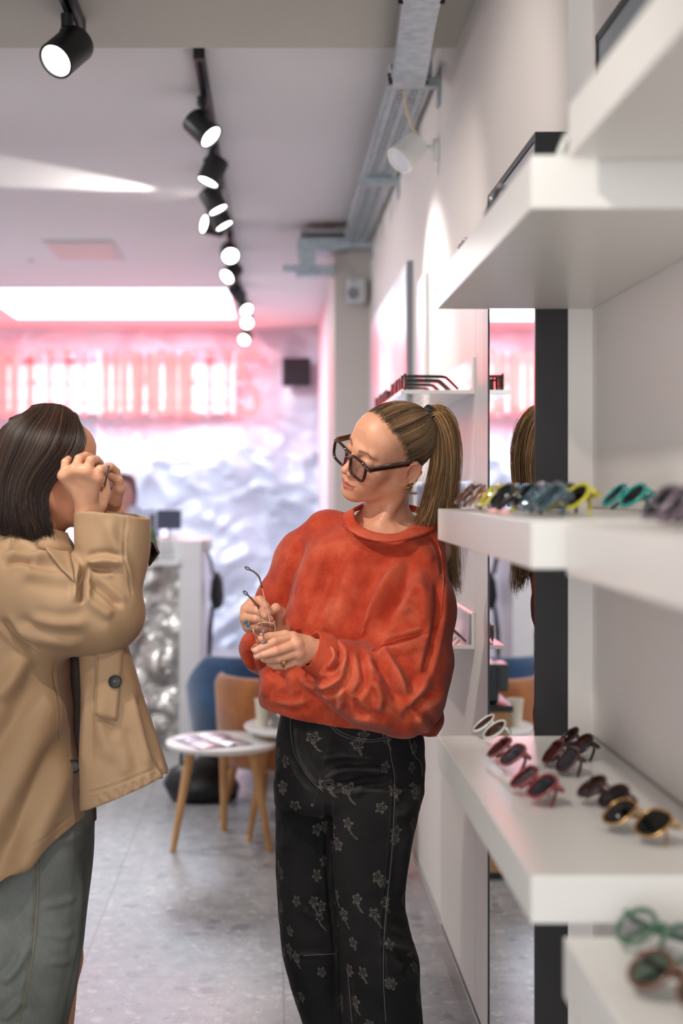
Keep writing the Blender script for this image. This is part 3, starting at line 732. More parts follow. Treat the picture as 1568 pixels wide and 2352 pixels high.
shelf('display_shelf', 'white shelf above head height whose underside is seen at the right', 0.308, 1.692, 2.645, 1.876, 0.064)
shelf('display_shelf', 'topmost nearest white shelf cut off by the upper right corner', 0.347, 0.60, 1.665, 1.928, 0.062)
shelf('display_shelf', 'nearest eye-level white shelf running out of the right edge', 0.345, 0.60, 1.665, 1.437, 0.06)
shelf('display_shelf', 'lowest white shelf in the bottom right corner with clear-framed glasses', 0.341, 0.60, 1.665, 0.954, 0.07)

GLOSSW = M('acrylic_white', (238, 236, 236), 0.1, coat=0.8)
def lshelf(label, z, y0, y1, xf, zup, edge=0.008):
    t = thing('acrylic_shelf', label, 'shelf', (0.543, y0, z))
    obj('plate', BOX(xf, 0.543, y0, y1, z - 0.011, z, bevel=0.001, seg=1), GLOSSW, t)
    obj('back_upright', BOX(0.5345, 0.5425, y0, y1, z, z + zup, bevel=0.001, seg=1), GLOSSW, t)
    return t
lshelf('thin glossy white shelf holding black sunglasses above the ponytail', 1.742, 3.812, 5.0, 0.344, 0.088)
lshelf('thin glossy white shelf behind the ponytail with a landscape card', 1.425, 3.812, 5.0, 0.35, 0.075)
lshelf('thin glossy white shelf at elbow height behind the woman in orange', 1.058, 3.812, 5.0, 0.36, 0.088)
t = thing('picture_card', 'small card with a grey mountain landscape behind the ponytail', 'card', (0.5, 3.95, 1.425))
obj('card', BOX(0.40, 0.533, 3.925, 3.928, 1.4255, 1.492), poster_mat('landscape_print', [(0.35, (150, 156, 190)), (0.5, (190, 196, 222)), (0.6, (110, 112, 140)), (0.7, (214, 208, 204))]), t)
obj('acrylic_stand', BOX(0.395, 0.538, 3.918, 3.924, 1.4255, 1.496), glass_mat('acrylic_clear', (250, 250, 252), 0.06), t)
t = thing('picture_card', 'grey landscape card leaning on the elbow-height shelf behind the woman in orange', 'card', (0.5, 4.3, 1.058))
obj('card', BOX(0.528, 0.5335, 3.83, 4.6, 1.0585, 1.14), poster_mat('landscape_print2', [(0.35, (96, 104, 116)), (0.48, (196, 190, 186)), (0.56, (130, 132, 150)), (0.68, (224, 216, 214))]), t)

# ------------------------------------------------------------------ spectacles
def lens_outline(kind, w, h, n=28):
    o = []
    for k in range(n):
        a = 2 * math.pi * k / n; c_, s_ = math.cos(a), math.sin(a)
        if kind == 'round': e = 2.0
        elif kind == 'panto': e = 2.5
        elif kind == 'hex':
            q = 1 / max(abs(math.cos(((a + math.pi / 6) % (math.pi / 3)) - math.pi / 6)), 0.5); o.append((c_ * q * w / 2 * 0.92, s_ * q * h / 2 * 0.92)); continue
        else: e = 4.5
        r = (abs(c_) ** e + abs(s_) ** e) ** (-1 / e)
        x, z = c_ * r * w / 2, s_ * r * h / 2
        if kind == 'panto': x *= 1 + 0.10 * (z / (h / 2))
        if kind == 'square': x *= 1 + 0.05 * (z / (h / 2))
        o.append((x, z))
    return o
def spectacles(name, label, framem, lensm, kind='panto', lw=0.050, lh=0.042, bridge=0.019, rim=0.0024, temple='open', tm=None, fold=0, group=None, tlen=0.14, thick=1.0, wire=False, tipm=None, cat='glasses', tang=(0, 0), th=1.25, tf=1.0):
    """local frame: x to the side, y forwards (lenses look to +y), z up; origin at the bridge"""
    t = thing(name, label, cat, (0, 0, 0), group=group)
    tm = tm or framem
    half = bridge / 2 + lw / 2
    out = lens_outline(kind, lw, lh)
    wrap = lambda x: -0.9 * x * x            # slight face curve
    bm = bmesh.new(); 
    for s in (-1, 1):
        tube(bm, [(s * half + s * x * 1.0, wrap(s * half + s * x), z) for x, z in out], rim, 8, closed=True, flat=thick)
    zb = lh * 0.16
    tube(bm, smoothpath([(-bridge / 2 - 0.001, wrap(bridge / 2), zb - 0.001), (0, 0.0022, zb + 0.0035), (bridge / 2 + 0.001, wrap(bridge / 2), zb - 0.001)], 5), rim * (1.0 if not wire else 0.9), 8, cap=True)
    ex = half + lw / 2
    for s in (-1, 1):    # end pieces
        tube(bm, [(s * (ex - 0.001), wrap(ex), lh * 0.3), (s * (ex + 0.004), wrap(ex) - 0.002, lh * 0.31), (s * (ex + 0.0055), wrap(ex) - 0.007, lh * 0.31)], rim * 1.15, 8)
    obj('front_frame', bm, framem, t, local=True, smooth=True)
    for s in (-1, 1):
        bm = bmesh.new()
        R_ = [[bm.verts.new((s * half + s * x * q, wrap(s * half + s * x * q) + 0.0008 * (1 - q * q), z * q)) for x, z in out] for q in (0.985, 0.7, 0.35)]
        n = len(out); c0 = bm.verts.new((s * half, wrap(half) + 0.0008, 0))
        for k in range(n):
            k2 = (k + 1) % n; fs = [(R_[0][k], R_[0][k2], R_[1][k2], R_[1][k]), (R_[1][k], R_[1][k2], R_[2][k2], R_[2][k]), (R_[2][k], R_[2][k2], c0)]
            for f in fs: bm.faces.new(f if s > 0 else tuple(reversed(f)))
        bmesh.ops.solidify(bm, geom=bm.faces[:], thickness=0.0008)
        obj('lens', bm, lensm, t, local=True, smooth=True)
    y0 = wrap(ex) - 0.007; hx = ex + 0.0055; hz = lh * 0.31
    for s in (-1, 1):
        if temple == 'open':
            a = math.radians(fold + tang[0 if s < 0 else 1])
            base = [(0, 0, 0), (0, -0.03, 0.0), (0.0, -tlen * 0.68, -0.001), (-0.001, -tlen * 0.80, -0.008), (-0.003, -tlen, -0.034)]
            pts = [Vector((s * hx + (s * (-math.sin(a)) * -p[1]) + s * p[0], y0 + p[1] * math.cos(a), hz + p[2])) for p in base]
        else:
            dy = -0.004 if s < 0 else -0.009
            pts = [Vector(p) for p in ((s * hx, y0, hz), (s * (hx - 0.006), y0 - 0.004 + dy * .4, hz), (s * (hx - 0.05), y0 - 0.004 + dy, hz - 0.001), (-s * hx * 0.45, y0 - 0.004 + dy, hz - 0.002), (-s * hx * 0.85, y0 - 0.005 + dy, hz - 0.026))]
        path = smoothpath(pts, 6); k = len(path)
        bm = TUBE(path, [rim * (th if not wire else 0.8) * (1.15 - 0.35 * i / k) for i in range(k)], 10, flat=tf)
        o = obj('temple', bm, tm, t, local=True, smooth=True)
        if wire:
            m = len(path); tp = path[int(m * 0.6):]
            obj('temple_tip', TUBE(tp, [rim * 0.95] * (len(tp) - 1) + [rim * 0.8], 8), tipm or tm, o, local=True, smooth=True)
    return t
def settle(t, pos, yaw, tilt=0.0, roll=0.0):
    """turn (yaw: direction the lenses look, 0 = +y), lean back by tilt and rest on height pos.z"""
    R = Matrix.Rotation(yaw, 4, 'Z') @ Matrix.Rotation(tilt, 4, 'X') @ Matrix.Rotation(roll, 4, 'Y')
    zmin = 1e9
    def walk(o):
        nonlocal zmin
        for ch in o.children:
            if ch.type == 'MESH':
                for v in ch.data.vertices: zmin = min(zmin, (R @ v.co).z)
            walk(ch)
    walk(t)
    t.rotation_euler = R.to_euler(); t.location = (pos[0], pos[1], pos[2] - zmin + 0.0004)
AC = {k: M('acetate_' + k, c, 0.18, coat=0.5) for k, c in dict(black=(20, 20, 22), tortoise=(64, 28, 14), burgundy=(62, 22, 28), pink=(132, 70, 72), red=(142, 52, 58), yellow=(222, 212, 66), teal=(24, 158, 150), blue=(116, 168, 206), purple=(112, 92, 108), slate=(58, 92, 100), grey=(92, 94, 100), brown=(106, 66, 48), green=(62, 108, 82)).items()}
AC['crystal'] = M('acetate_crystal', (222, 224, 216), 0.12, coat=0.6); AC['gold'] = M('wire_gold', (222, 176, 112), 0.22, 0.95); AC['rose'] = M('wire_rose', (214, 168, 140), 0.22, 0.9)
LN = {'dark': glass_mat('lens_dark', (44, 44, 50), 0.10), 'grey': glass_mat('lens_grey', (108, 110, 116), 0.12), 'black': glass_mat('lens_black', (14, 15, 18), 0.10), 'clear': glass_mat('lens_clear', (236, 238, 240), 0.05), 'green': glass_mat('lens_green', (120, 140, 126), 0.1), 'blue': glass_mat('lens_blue', (150, 184, 210), 0.1)}
def on(px, py, z): 
    Y = FPX * (EYE - z) / (py - CY); return ((px - CX) * Y / FPX, Y, z)
ZL = 1.0185
low = [ # px, py of where they rest, yaw deg (90 = facing the aisle), tilt, frame, lens, kind, label
 (1122, 1703, 98, 52, 'crystal', 'grey', 'round', 'clear-rimmed sunglasses at the far end of the hip-high shelf'),
 (1160, 1763, 99, 50, 'pink', 'dark', 'panto', 'rosy sunglasses second in the front row of the hip-high shelf'),
 (1222, 1838, 102, 52, 'red', 'dark', 'panto', 'red translucent sunglasses third in the front row of the hip-high shelf'),
 (1284, 1772, 98, 40, 'burgundy', 'dark', 'panto', 'burgundy sunglasses in the middle of the hip-high shelf, leaning upright'),
 (1318, 1738, 97, 46, 'black', 'black', 'round', 'small black sunglasses at the back wall of the hip-high shelf'),
 (1382, 1862, 103, 54, 'burgundy', 'black', 'round', 'round dark sunglasses with wine-red bridge in the back row of the hip-high shelf'),
 (1458, 1925, 114, 52, 'gold', 'black', 'panto', 'gold-rimmed black sunglasses nearest the front in the back row of the hip-high shelf'),
]
for px, py, yaw, tilt, f, l, kind, lab in low:
    t = spectacles('sunglasses', lab, AC[f], LN[l], kind, 0.051, 0.046, 0.018, 0.0018 if f in ('gold',) else 0.0023, temple='folded', cat='sunglasses')
    settle(t, on(px, py, ZL), math.radians(yaw), math.radians(tilt))
mid = [
 (0.350, 2.545, 95, 44, 'brown', 'clear', 'panto', 'brown glasses with glittering rims at the far end of the eye-level shelf', 0),
 (0.352, 2.395, 97, 40, 'rose', 'clear', 'round', 'rose gold glasses behind the yellow pair on the eye-level shelf', 0),
 (0.352, 2.245, 98, 42, 'yellow', 'clear', 'square', 'bright yellow glasses with clear lenses near the far end of the eye-level shelf', 0),
 (0.354, 2.085, 112, 40, 'black', 'black', 'round', 'black sunglasses beside the bright yellow pair on the eye-level shelf', 0),
 (0.428, 2.52, 97, 42, 'blue', 'blue', 'square', 'pale blue glasses in the back row of the eye-level shelf', 0),
 (0.362, 1.925, 99, 42, 'slate', 'blue', 'panto', 'slate teal glasses in the front row at the corner of the eye-level shelf', 0),
 (0.430, 2.365, 96, 38, 'rose', 'clear', 'round', 'rose gold wire glasses next to the pale blue pair on the eye-level shelf', 0),
 (0.432, 2.205, 110, 40, 'grey', 'dark', 'round', 'smoky sunglasses beside the rose gold wire pair on the eye-level shelf', 0),
 (0.420, 2.055, 108, 40, 'yellow', 'black', 'round', 'yellow sunglasses with black lenses in front of the black mirror edge', 0),
 (0.530, 2.15, 100, 44, 'teal', 'black', 'round', 'turquoise sunglasses alone against the back of the eye-level shelf', 0),
]
for x, y, yaw, tilt, f, l, kind, lab, r in mid:
    t = spectacles('glasses' if l in ('clear', 'blue') else 'sunglasses', lab, AC[f], LN[l], kind, 0.050, 0.044, 0.018, 0.0018 if f == 'rose' else 0.003, temple='folded', cat='glasses' if l in ('clear', 'blue') else 'sunglasses')
    settle(t, (x, y, 1.441), math.radians(yaw), math.radians(tilt))
for x, y, yaw, tilt, f, l, kind, lab, z in [
 (0.445, 1.58, 100, 40, 'purple', 'dark', 'square', 'large purple sunglasses at the right edge on the nearest eye-level shelf', 1.437),
 (0.42, 1.43, 96, 36, 'purple', 'dark', 'panto', 'smaller purple glasses in front of the large purple pair at the right edge', 1.437),
 (0.43, 1.585, 120, 48, 'green', 'clear', 'round', 'clear and green glasses on the lowest shelf in the bottom right corner', 0.954),
 (0.408, 1.44, 120, 50, 'brown', 'green', 'round', 'brown glasses cut off at the bottom right corner', 0.954),
 (0.335, 2.57, 90, 20, 'black', 'black', 'panto', 'black sunglasses on the high shelf, only their tops showing at its far end', 1.876),
 (0.325, 2.12, 90, 20, 'grey', 'dark', 'panto', 'grey sunglasses on the high shelf beside the black mirror frame', 1.876),
 (0.36, 1.76, 90, 20, 'crystal', 'clear', 'panto', 'crystal-clear glasses at the near end of the high shelf', 1.876)]:
    t = spectacles('glasses' if l in ('clear', 'green') else 'sunglasses', lab, AC[f] if f != 'green' else AC['green'], LN[l], kind, 0.052, 0.046, 0.018, 0.003, temple='folded', cat='glasses' if l in ('clear', 'green') else 'sunglasses')
    settle(t, (x, y, z), math.radians(yaw), math.radians(tilt))
# the sunglasses on the glossy wall shelves, open, temples towards the wall
n = 0
pos = ['nearest', 'second', 'third', 'fourth', 'fifth', 'farthest']
for k, y in enumerate((3.90, 4.07, 4.22, 4.52, 4.70, 4.88)):
    t = spectacles('sunglasses', 'black sunglasses with temples to the wall, %s on the glossy top shelf' % pos[k], AC['black'], LN['black'], 'square', 0.05, 0.042, 0.018, 0.0034, temple='open', cat='sunglasses', tlen=0.135)
    settle(t, (0.356, y, 1.742), math.radians(90), 0)
for k, y in enumerate((3.92, 4.12, 4.34)):
    t = spectacles('glasses', ['nearest tortoiseshell glasses', 'second tortoiseshell glasses', 'farthest tortoiseshell glasses'][k] + ' on the elbow-height shelf behind the woman in orange', AC['tortoise'], LN['clear'], 'panto', 0.05, 0.044, 0.018, 0.0026, temple='open', cat='glasses', tlen=0.135)
    settle(t, (0.38, y, 1.058), math.radians(90), 0)
for k, y in enumerate((4.10, 4.3)):
    t = spectacles('glasses', ['brown glasses next to the landscape card behind the ponytail', 'brown glasses farther back on the card shelf behind the ponytail'][k], AC['brown'], LN['clear'], 'round', 0.05, 0.044, 0.018, 0.0026, temple='open', cat='glasses', tlen=0.135)
    settle(t, (0.37, y, 1.425), math.radians(90), 0)
# ------------------------------------------------------------------ soft solid modelling: distance fields meshed with OpenVDB
import openvdb as vdb
def Rm(ax, deg): return np.array(Matrix.Rotation(math.radians(deg), 3, ax))
class Field:
    def __init__(s, lo, hi, h):
        s.lo = np.array(lo, float); s.h = h
        s.n = np.maximum(4, np.ceil((np.array(hi) - s.lo) / h).astype(int) + 1)
        s.D = np.full(s.n, 0.05, np.float32)
    def _win(s, lo, hi):
        a = np.clip(np.floor((np.array(lo) - s.lo) / s.h).astype(int), 0, s.n); b = np.clip(np.ceil((np.array(hi) - s.lo) / s.h).astype(int) + 1, 0, s.n)
        if (b <= a).any(): return None
        ax = [(s.lo[i] + s.h * np.arange(a[i], b[i])).astype(np.float32) for i in range(3)]
        return (slice(a[0], b[0]), slice(a[1], b[1]), slice(a[2], b[2])), ax[0][:, None, None], ax[1][None, :, None], ax[2][None, None, :]
    def _mix(s, sl, d, k, op):
        A = s.D[sl]
        if op == 'add':
            if k > 0:
                h = np.clip(0.5 + 0.5 * (A - d) / k, 0, 1); s.D[sl] = A * (1 - h) + d * h - k * h * (1 - h)
            else: s.D[sl] = np.minimum(A, d)
        elif op == 'sub':
            d = -d
            if k > 0:
                h = np.clip(0.5 - 0.5 * (A - d) / k, 0, 1); s.D[sl] = A * (1 - h) + d * h + k * h * (1 - h)
            else: s.D[sl] = np.maximum(A, d)
    def ell(s, c, r, k=0.01, R=None, op='add'):
        c = np.array(c, float); r = np.array(r, float); m = r.max() + k + 4 * s.h
        w = s._win(c - m, c + m)
        if w is None: return s
        sl, X, Y, Z = w; X, Y, Z = X - c[0], Y - c[1], Z - c[2]
        if R is not None:
            X, Y, Z = (R[0][0] * X + R[1][0] * Y + R[2][0] * Z, R[0][1] * X + R[1][1] * Y + R[2][1] * Z, R[0][2] * X + R[1][2] * Y + R[2][2] * Z)
        k0 = np.sqrt((X / r[0]) ** 2 + (Y / r[1]) ** 2 + (Z / r[2]) ** 2); k1 = np.sqrt((X / r[0] ** 2) ** 2 + (Y / r[1] ** 2) ** 2 + (Z / r[2] ** 2) ** 2)
        d = np.where(k0 < 0.05, -r.min(), k0 * (k0 - 1) / np.maximum(k1, 1e-6))
        s._mix(sl, d.astype(np.float32), k, op); return s
    def cone(s, a, b, ra, rb, k=0.01, op='add'):
        a = np.array(a, float); b = np.array(b, float); m = max(ra, rb) + k + 4 * s.h
        w = s._win(np.minimum(a, b) - m, np.maximum(a, b) + m)
        if w is None: return s
        sl, X, Y, Z = w; ba = b - a; L = max(ba @ ba, 1e-9)
        t = np.clip(((X - a[0]) * ba[0] + (Y - a[1]) * ba[1] + (Z - a[2]) * ba[2]) / L, 0, 1)
        d = np.sqrt((X - a[0] - t * ba[0]) ** 2 + (Y - a[1] - t * ba[1]) ** 2 + (Z - a[2] - t * ba[2]) ** 2) - (ra + (rb - ra) * t)
        s._mix(sl, d.astype(np.float32), k, op); return s
    def chain(s, pts, rs, k=0.008, k0=None):
        for i in range(len(pts) - 1): s.cone(pts[i], pts[i + 1], rs[i], rs[i + 1], (k if i or k0 is None else k0))
        return s
    def loft(s, rows, k=0.01, axis=2, p=2.0, op='add'):
        """rows: (z, cx, cy, rx, ry[, tilt]) from bottom to top - stacked ellipses along z"""
        rows = sorted(rows); A = np.array([r[:5] for r in rows], float)
        lo = np.array([(A[:, 1] - A[:, 3]).min(), (A[:, 2] - A[:, 4]).min(), A[0, 0]]) - k - 4 * s.h; hi = np.array([(A[:, 1] + A[:, 3]).max(), (A[:, 2] + A[:, 4]).max(), A[-1, 0]]) + k + 4 * s.h
        w = s._win(lo, hi)
        if w is None: return s
        sl, X, Y, Z = w; z = Z.ravel()
        # monotone-ish smooth interpolation
        zz = np.linspace(A[0, 0], A[-1, 0], 200); 
        def itp(c):
            v = np.interp(zz, A[:, 0], A[:, c]); ker = np.ones(13) / 13; v2 = np.convolve(np.pad(v, 6, mode='edge'), ker, 'valid'); return np.interp(z, zz, v2)[None, None, :].astype(np.float32)
        cx, cy, rx, ry = itp(1), itp(2), itp(3), itp(4)
        q = (np.abs((X - cx) / rx) ** p + np.abs((Y - cy) / ry) ** p) ** (1 / p)
        d = (q - 1) * np.minimum(rx, ry)
        dz = np.maximum(A[0, 0] - Z, Z - A[-1, 0])
        d = np.where(dz > 0, np.sqrt(np.maximum(d, 0) ** 2 + dz ** 2), np.maximum(d, dz))
        s._mix(sl, d.astype(np.float32), k, op); return s
    def plane(s, c, n):
        """cut away the half space on the side n points to"""
        c = np.array(c, float); n = np.array(n, float); n /= np.linalg.norm(n)
        ax = [(s.lo[i] + s.h * np.arange(s.n[i])).astype(np.float32) for i in range(3)]
        d = (ax[0][:, None, None] - c[0]) * n[0] + (ax[1][None, :, None] - c[1]) * n[1] + (ax[2][None, None, :] - c[2]) * n[2]
        s.D = np.maximum(s.D, d.astype(np.float32)); return s
    def mesh(s, smooth=2):
        D = np.ascontiguousarray(np.clip(s.D, -6 * s.h, 6 * s.h)); D[0], D[-1], D[:, 0], D[:, -1], D[:, :, 0], D[:, :, -1] = [6 * s.h] * 6
        g = vdb.FloatGrid(6 * s.h); g.copyFromArray(D)
        v, q = g.convertToQuads(0.0)
        v = v.astype(np.float64) * s.h + s.lo; q = q.astype(np.int64)
        # drop loose crumbs
        v = taubin(v, q, smooth)
        return v, q
def edges_of(q):
    e = np.concatenate([q[:, [i, (i + 1) % q.shape[1]]] for i in range(q.shape[1])]); e.sort(axis=1); return np.unique(e, axis=0)
def taubin(v, q, it, lam=0.5, mu=-0.52):
    if not it: return v
    e = edges_of(q); deg = np.bincount(e.ravel(), minlength=len(v)).astype(float)[:, None]; deg[deg == 0] = 1
    for _ in range(it):
        for f in (lam, mu):
            a = np.zeros_like(v)
            for c in range(3):
                a[:, c] = np.bincount(e[:, 0], v[e[:, 1], c], len(v)) + np.bincount(e[:, 1], v[e[:, 0], c], len(v))
            v = v + f * (a / deg - v)
    return v
def vnormals(v, q):
    n = np.cross(v[q[:, 2]] - v[q[:, 0]], v[q[:, 3]] - v[q[:, 1]]) if q.shape[1] == 4 else np.cross(v[q[:, 1]] - v[q[:, 0]], v[q[:, 2]] - v[q[:, 0]])
    N = np.zeros_like(v)
    for k in range(q.shape[1]):
        for c in range(3): N[:, c] += np.bincount(q[:, k], n[:, c], len(v))
    return N / np.maximum(np.linalg.norm(N, axis=1, keepdims=True), 1e-12)
def pixels(v):
    return np.stack([CX + FPX * v[:, 0] / v[:, 1], CY - FPX * (v[:, 2] - EYE) / v[:, 1]], 1)
def seg_param(p, line):
    """distance, signed side and position (0..1) of 2D points to a polyline"""
    L = np.array(line, float); best = np.full(len(p), 1e9); side = np.zeros(len(p)); par = np.zeros(len(p))
    sl = np.linalg.norm(np.diff(L, axis=0), axis=1); cum = np.concatenate([[0], np.cumsum(sl)]) / max(sl.sum(), 1e-9)
    for i in range(len(L) - 1):
        a, b = L[i], L[i + 1]; ba = b - a; l2 = ba @ ba
        t = np.clip(((p - a) @ ba) / l2, 0, 1); c = a + t[:, None] * ba; d = np.linalg.norm(p - c, axis=1)
        sd = np.sign((p[:, 0] - a[0]) * ba[1] - (p[:, 1] - a[1]) * ba[0]); m = d < best
        best[m] = d[m]; side[m] = sd[m]; par[m] = cum[i] + t[m] * (cum[i + 1] - cum[i])
    return best, side, par
def folds(v, q, F_, facing=0.15, back=False):
    """press cloth folds into a mesh; each fold (polyline as seen from the front, height, width[, kind]) runs along the surface"""
    N = vnormals(v, q); P2 = pixels(v); ok = (N[:, 1] < facing)
    w0 = np.clip((facing - N[:, 1]) / 0.35, 0, 1)
    d = np.zeros(len(v))
    for f in F_:
        line, amp, wid = f[0], f[1], f[2]; kind = f[3] if len(f) > 3 else 'ridge'
        L = np.array(smooth2(line)); lo = L.min(0) - 4 * wid; hi = L.max(0) + 4 * wid
        m = np.where(ok & (P2 > lo).all(1) & (P2 < hi).all(1))[0]
        if not len(m): continue
        dd, sd, pr = seg_param(P2[m], L); env = np.clip(np.minimum(pr / 0.22, (1 - pr) / 0.22), 0, 1); env = env * env * (3 - 2 * env)
        if kind.endswith('>'): kind = kind[:-1]; env = np.clip(pr / 0.3, 0, 1); env = env * env * (3 - 2 * env)
        x = dd * sd / wid
        if kind == 'ridge': g = np.exp(-x * x) - 0.55 * np.exp(-(x - 1.7) ** 2) - 0.25 * np.exp(-(x + 1.9) ** 2)
        elif kind == 'step': g = np.tanh(x * 1.5) * np.exp(-(x * 0.45) ** 2)
        elif kind == 'valley' or kind == 'open': g = -np.exp(-x * x) + 0.35 * np.exp(-(np.abs(x) - 1.7) ** 2)
        elif kind == 'seam': g = -np.exp(-x * x) + 0.5 * np.exp(-(np.abs(x) - 1.5) ** 2 * 1.4)
        d[m] += amp * g * env * w0[m]
    return v + N * d[:, None]
def smooth2(line, n=6):
    return [(p.x, p.y) for p in smoothpath([(a, b, 0) for a, b in line], n)] if len(line) > 2 else line
def wobble(v, q, amp, sc, seed=0.0, stretch=(1, 1, 1)):
    N = vnormals(v, q); d = np.array([mnoise.noise(Vector((p[0] * sc * stretch[0] + seed, p[1] * sc * stretch[1], p[2] * sc * stretch[2]))) for p in v]); return v + N * (amp * d)[:, None]
def joinmesh(parts):
    V, Q, o = [], [], 0
    for v, q in parts: V.append(v); Q.append(q + o); o += len(v)
    return np.concatenate(V), np.concatenate(Q)
def paint(o, name, cols):
    a = o.data.color_attributes.new(name, 'FLOAT_COLOR', 'POINT'); c = np.ones((len(o.data.vertices), 4), np.float32); c[:, :3] = cols; a.data.foreach_set('color', c.ravel())
def strands(curves, r0, r1, seg=4):
    """many hairs as thin tapered tubes in one mesh: curves is (n, m, 3)"""
    C = np.asarray(curves, float); n, m, _ = C.shape
    T = np.gradient(C, axis=1); T /= np.maximum(np.linalg.norm(T, axis=2, keepdims=True), 1e-9)
    ref = np.array([0.31, -0.82, 0.48]); A = np.cross(T, ref); A /= np.maximum(np.linalg.norm(A, axis=2, keepdims=True), 1e-9); B = np.cross(T, A)
    if np.ndim(r0) == 0: rad = (r0 + (r1 - r0) * np.linspace(0, 1, m) ** 2)[None, :, None]
    else: rad = r0[:, None, None] * (np.minimum(1, 0.3 + 5 * np.linspace(0, 1, m)) * (1 - 0.75 * np.linspace(0, 1, m) ** 2))[None, :, None]
    rings = np.stack([C + rad * (A * math.cos(2 * math.pi * k / seg) + B * math.sin(2 * math.pi * k / seg)) for k in range(seg)], 2)   # n,m,seg,3
    V = rings.reshape(-1, 3); idx = np.arange(n * m * seg).reshape(n, m, seg)
    a = idx[:, :-1, :]; b = idx[:, 1:, :]; Q = np.stack([a, np.roll(a, -1, 2), np.roll(b, -1, 2), b], 3).reshape(-1, 4)
    return V, Q
# ------------------------------------------------------------------ people: shared materials and the head
def attr_mat(name, attr, rough, sss=0.0, bump=0.0, bscale=300, spec=0.5, aniso=0.0, noise=0.0, nscale=30, coat=0.0, sheen=0.0, stretch=(1, 1, 1)):
    m = bpy.data.materials.new(name); m.use_nodes = True; nt = m.node_tree; b = nt.nodes['Principled BSDF']
    a = nt.nodes.new('ShaderNodeAttribute'); a.attribute_name = attr
    tc = nt.nodes.new('ShaderNodeTexCoord'); src = a.outputs['Color']
    mp = nt.nodes.new('ShaderNodeMapping'); mp.inputs['Scale'].default_value = stretch; nt.links.new(tc.outputs['Object'], mp.inputs[0])
    if noise:
        n = nt.nodes.new('ShaderNodeTexNoise'); n.inputs['Scale'].default_value = nscale; n.inputs['Detail'].default_value = 6; nt.links.new(mp.outputs[0], n.inputs[0])
        mr = nt.nodes.new('ShaderNodeMapRange'); mr.inputs[1].default_value = 0.25; mr.inputs[2].default_value = 0.75; mr.inputs[3].default_value = 1 - noise; mr.inputs[4].default_value = 1 + noise; nt.links.new(n.outputs[0], mr.inputs[0])
        vm = nt.nodes.new('ShaderNodeVectorMath'); vm.operation = 'SCALE'; nt.links.new(src, vm.inputs[0]); nt.links.new(mr.outputs[0], vm.inputs['Scale']); src = vm.outputs[0]
    nt.links.new(src, b.inputs['Base Color']); b.inputs['Roughness'].default_value = rough; b.inputs['Specular IOR Level'].default_value = spec
    b.inputs['Coat Weight'].default_value = coat
    if sheen: b.inputs['Sheen Weight'].default_value = sheen
    if sss:
        b.inputs['Subsurface Weight'].default_value = sss; b.inputs['Subsurface Radius'].default_value = (1.0, 0.4, 0.25); b.inputs['Subsurface Scale'].default_value = 0.005
    if bump:
        n2 = nt.nodes.new('ShaderNodeTexNoise'); n2.inputs['Scale'].default_value = bscale; n2.inputs['Detail'].default_value = 2; nt.links.new(mp.outputs[0], n2.inputs[0])
        bp = nt.nodes.new('ShaderNodeBump'); bp.inputs['Strength'].default_value = bump; bp.inputs['Distance'].default_value = 0.002; nt.links.new(n2.outputs[0], bp.inputs['Height']); nt.links.new(bp.outputs[0], b.inputs['Normal'])
    return m
SKIN = attr_mat('skin', 'pigment', 0.42, sss=0.12, bump=0.12, bscale=420, noise=0.05, nscale=60, spec=0.5)
HAIR = attr_mat('hair_strands', 'pigment', 0.38, spec=0.5)
EYEM = M('eye_white', (226, 220, 214), 0.12, coat=0.6); IRIS = M('iris', (70, 62, 50), 0.1, coat=0.8); LASH = M('lash', (36, 24, 20), 0.6)
def L3(c): return np.array(lin(c)[:3])

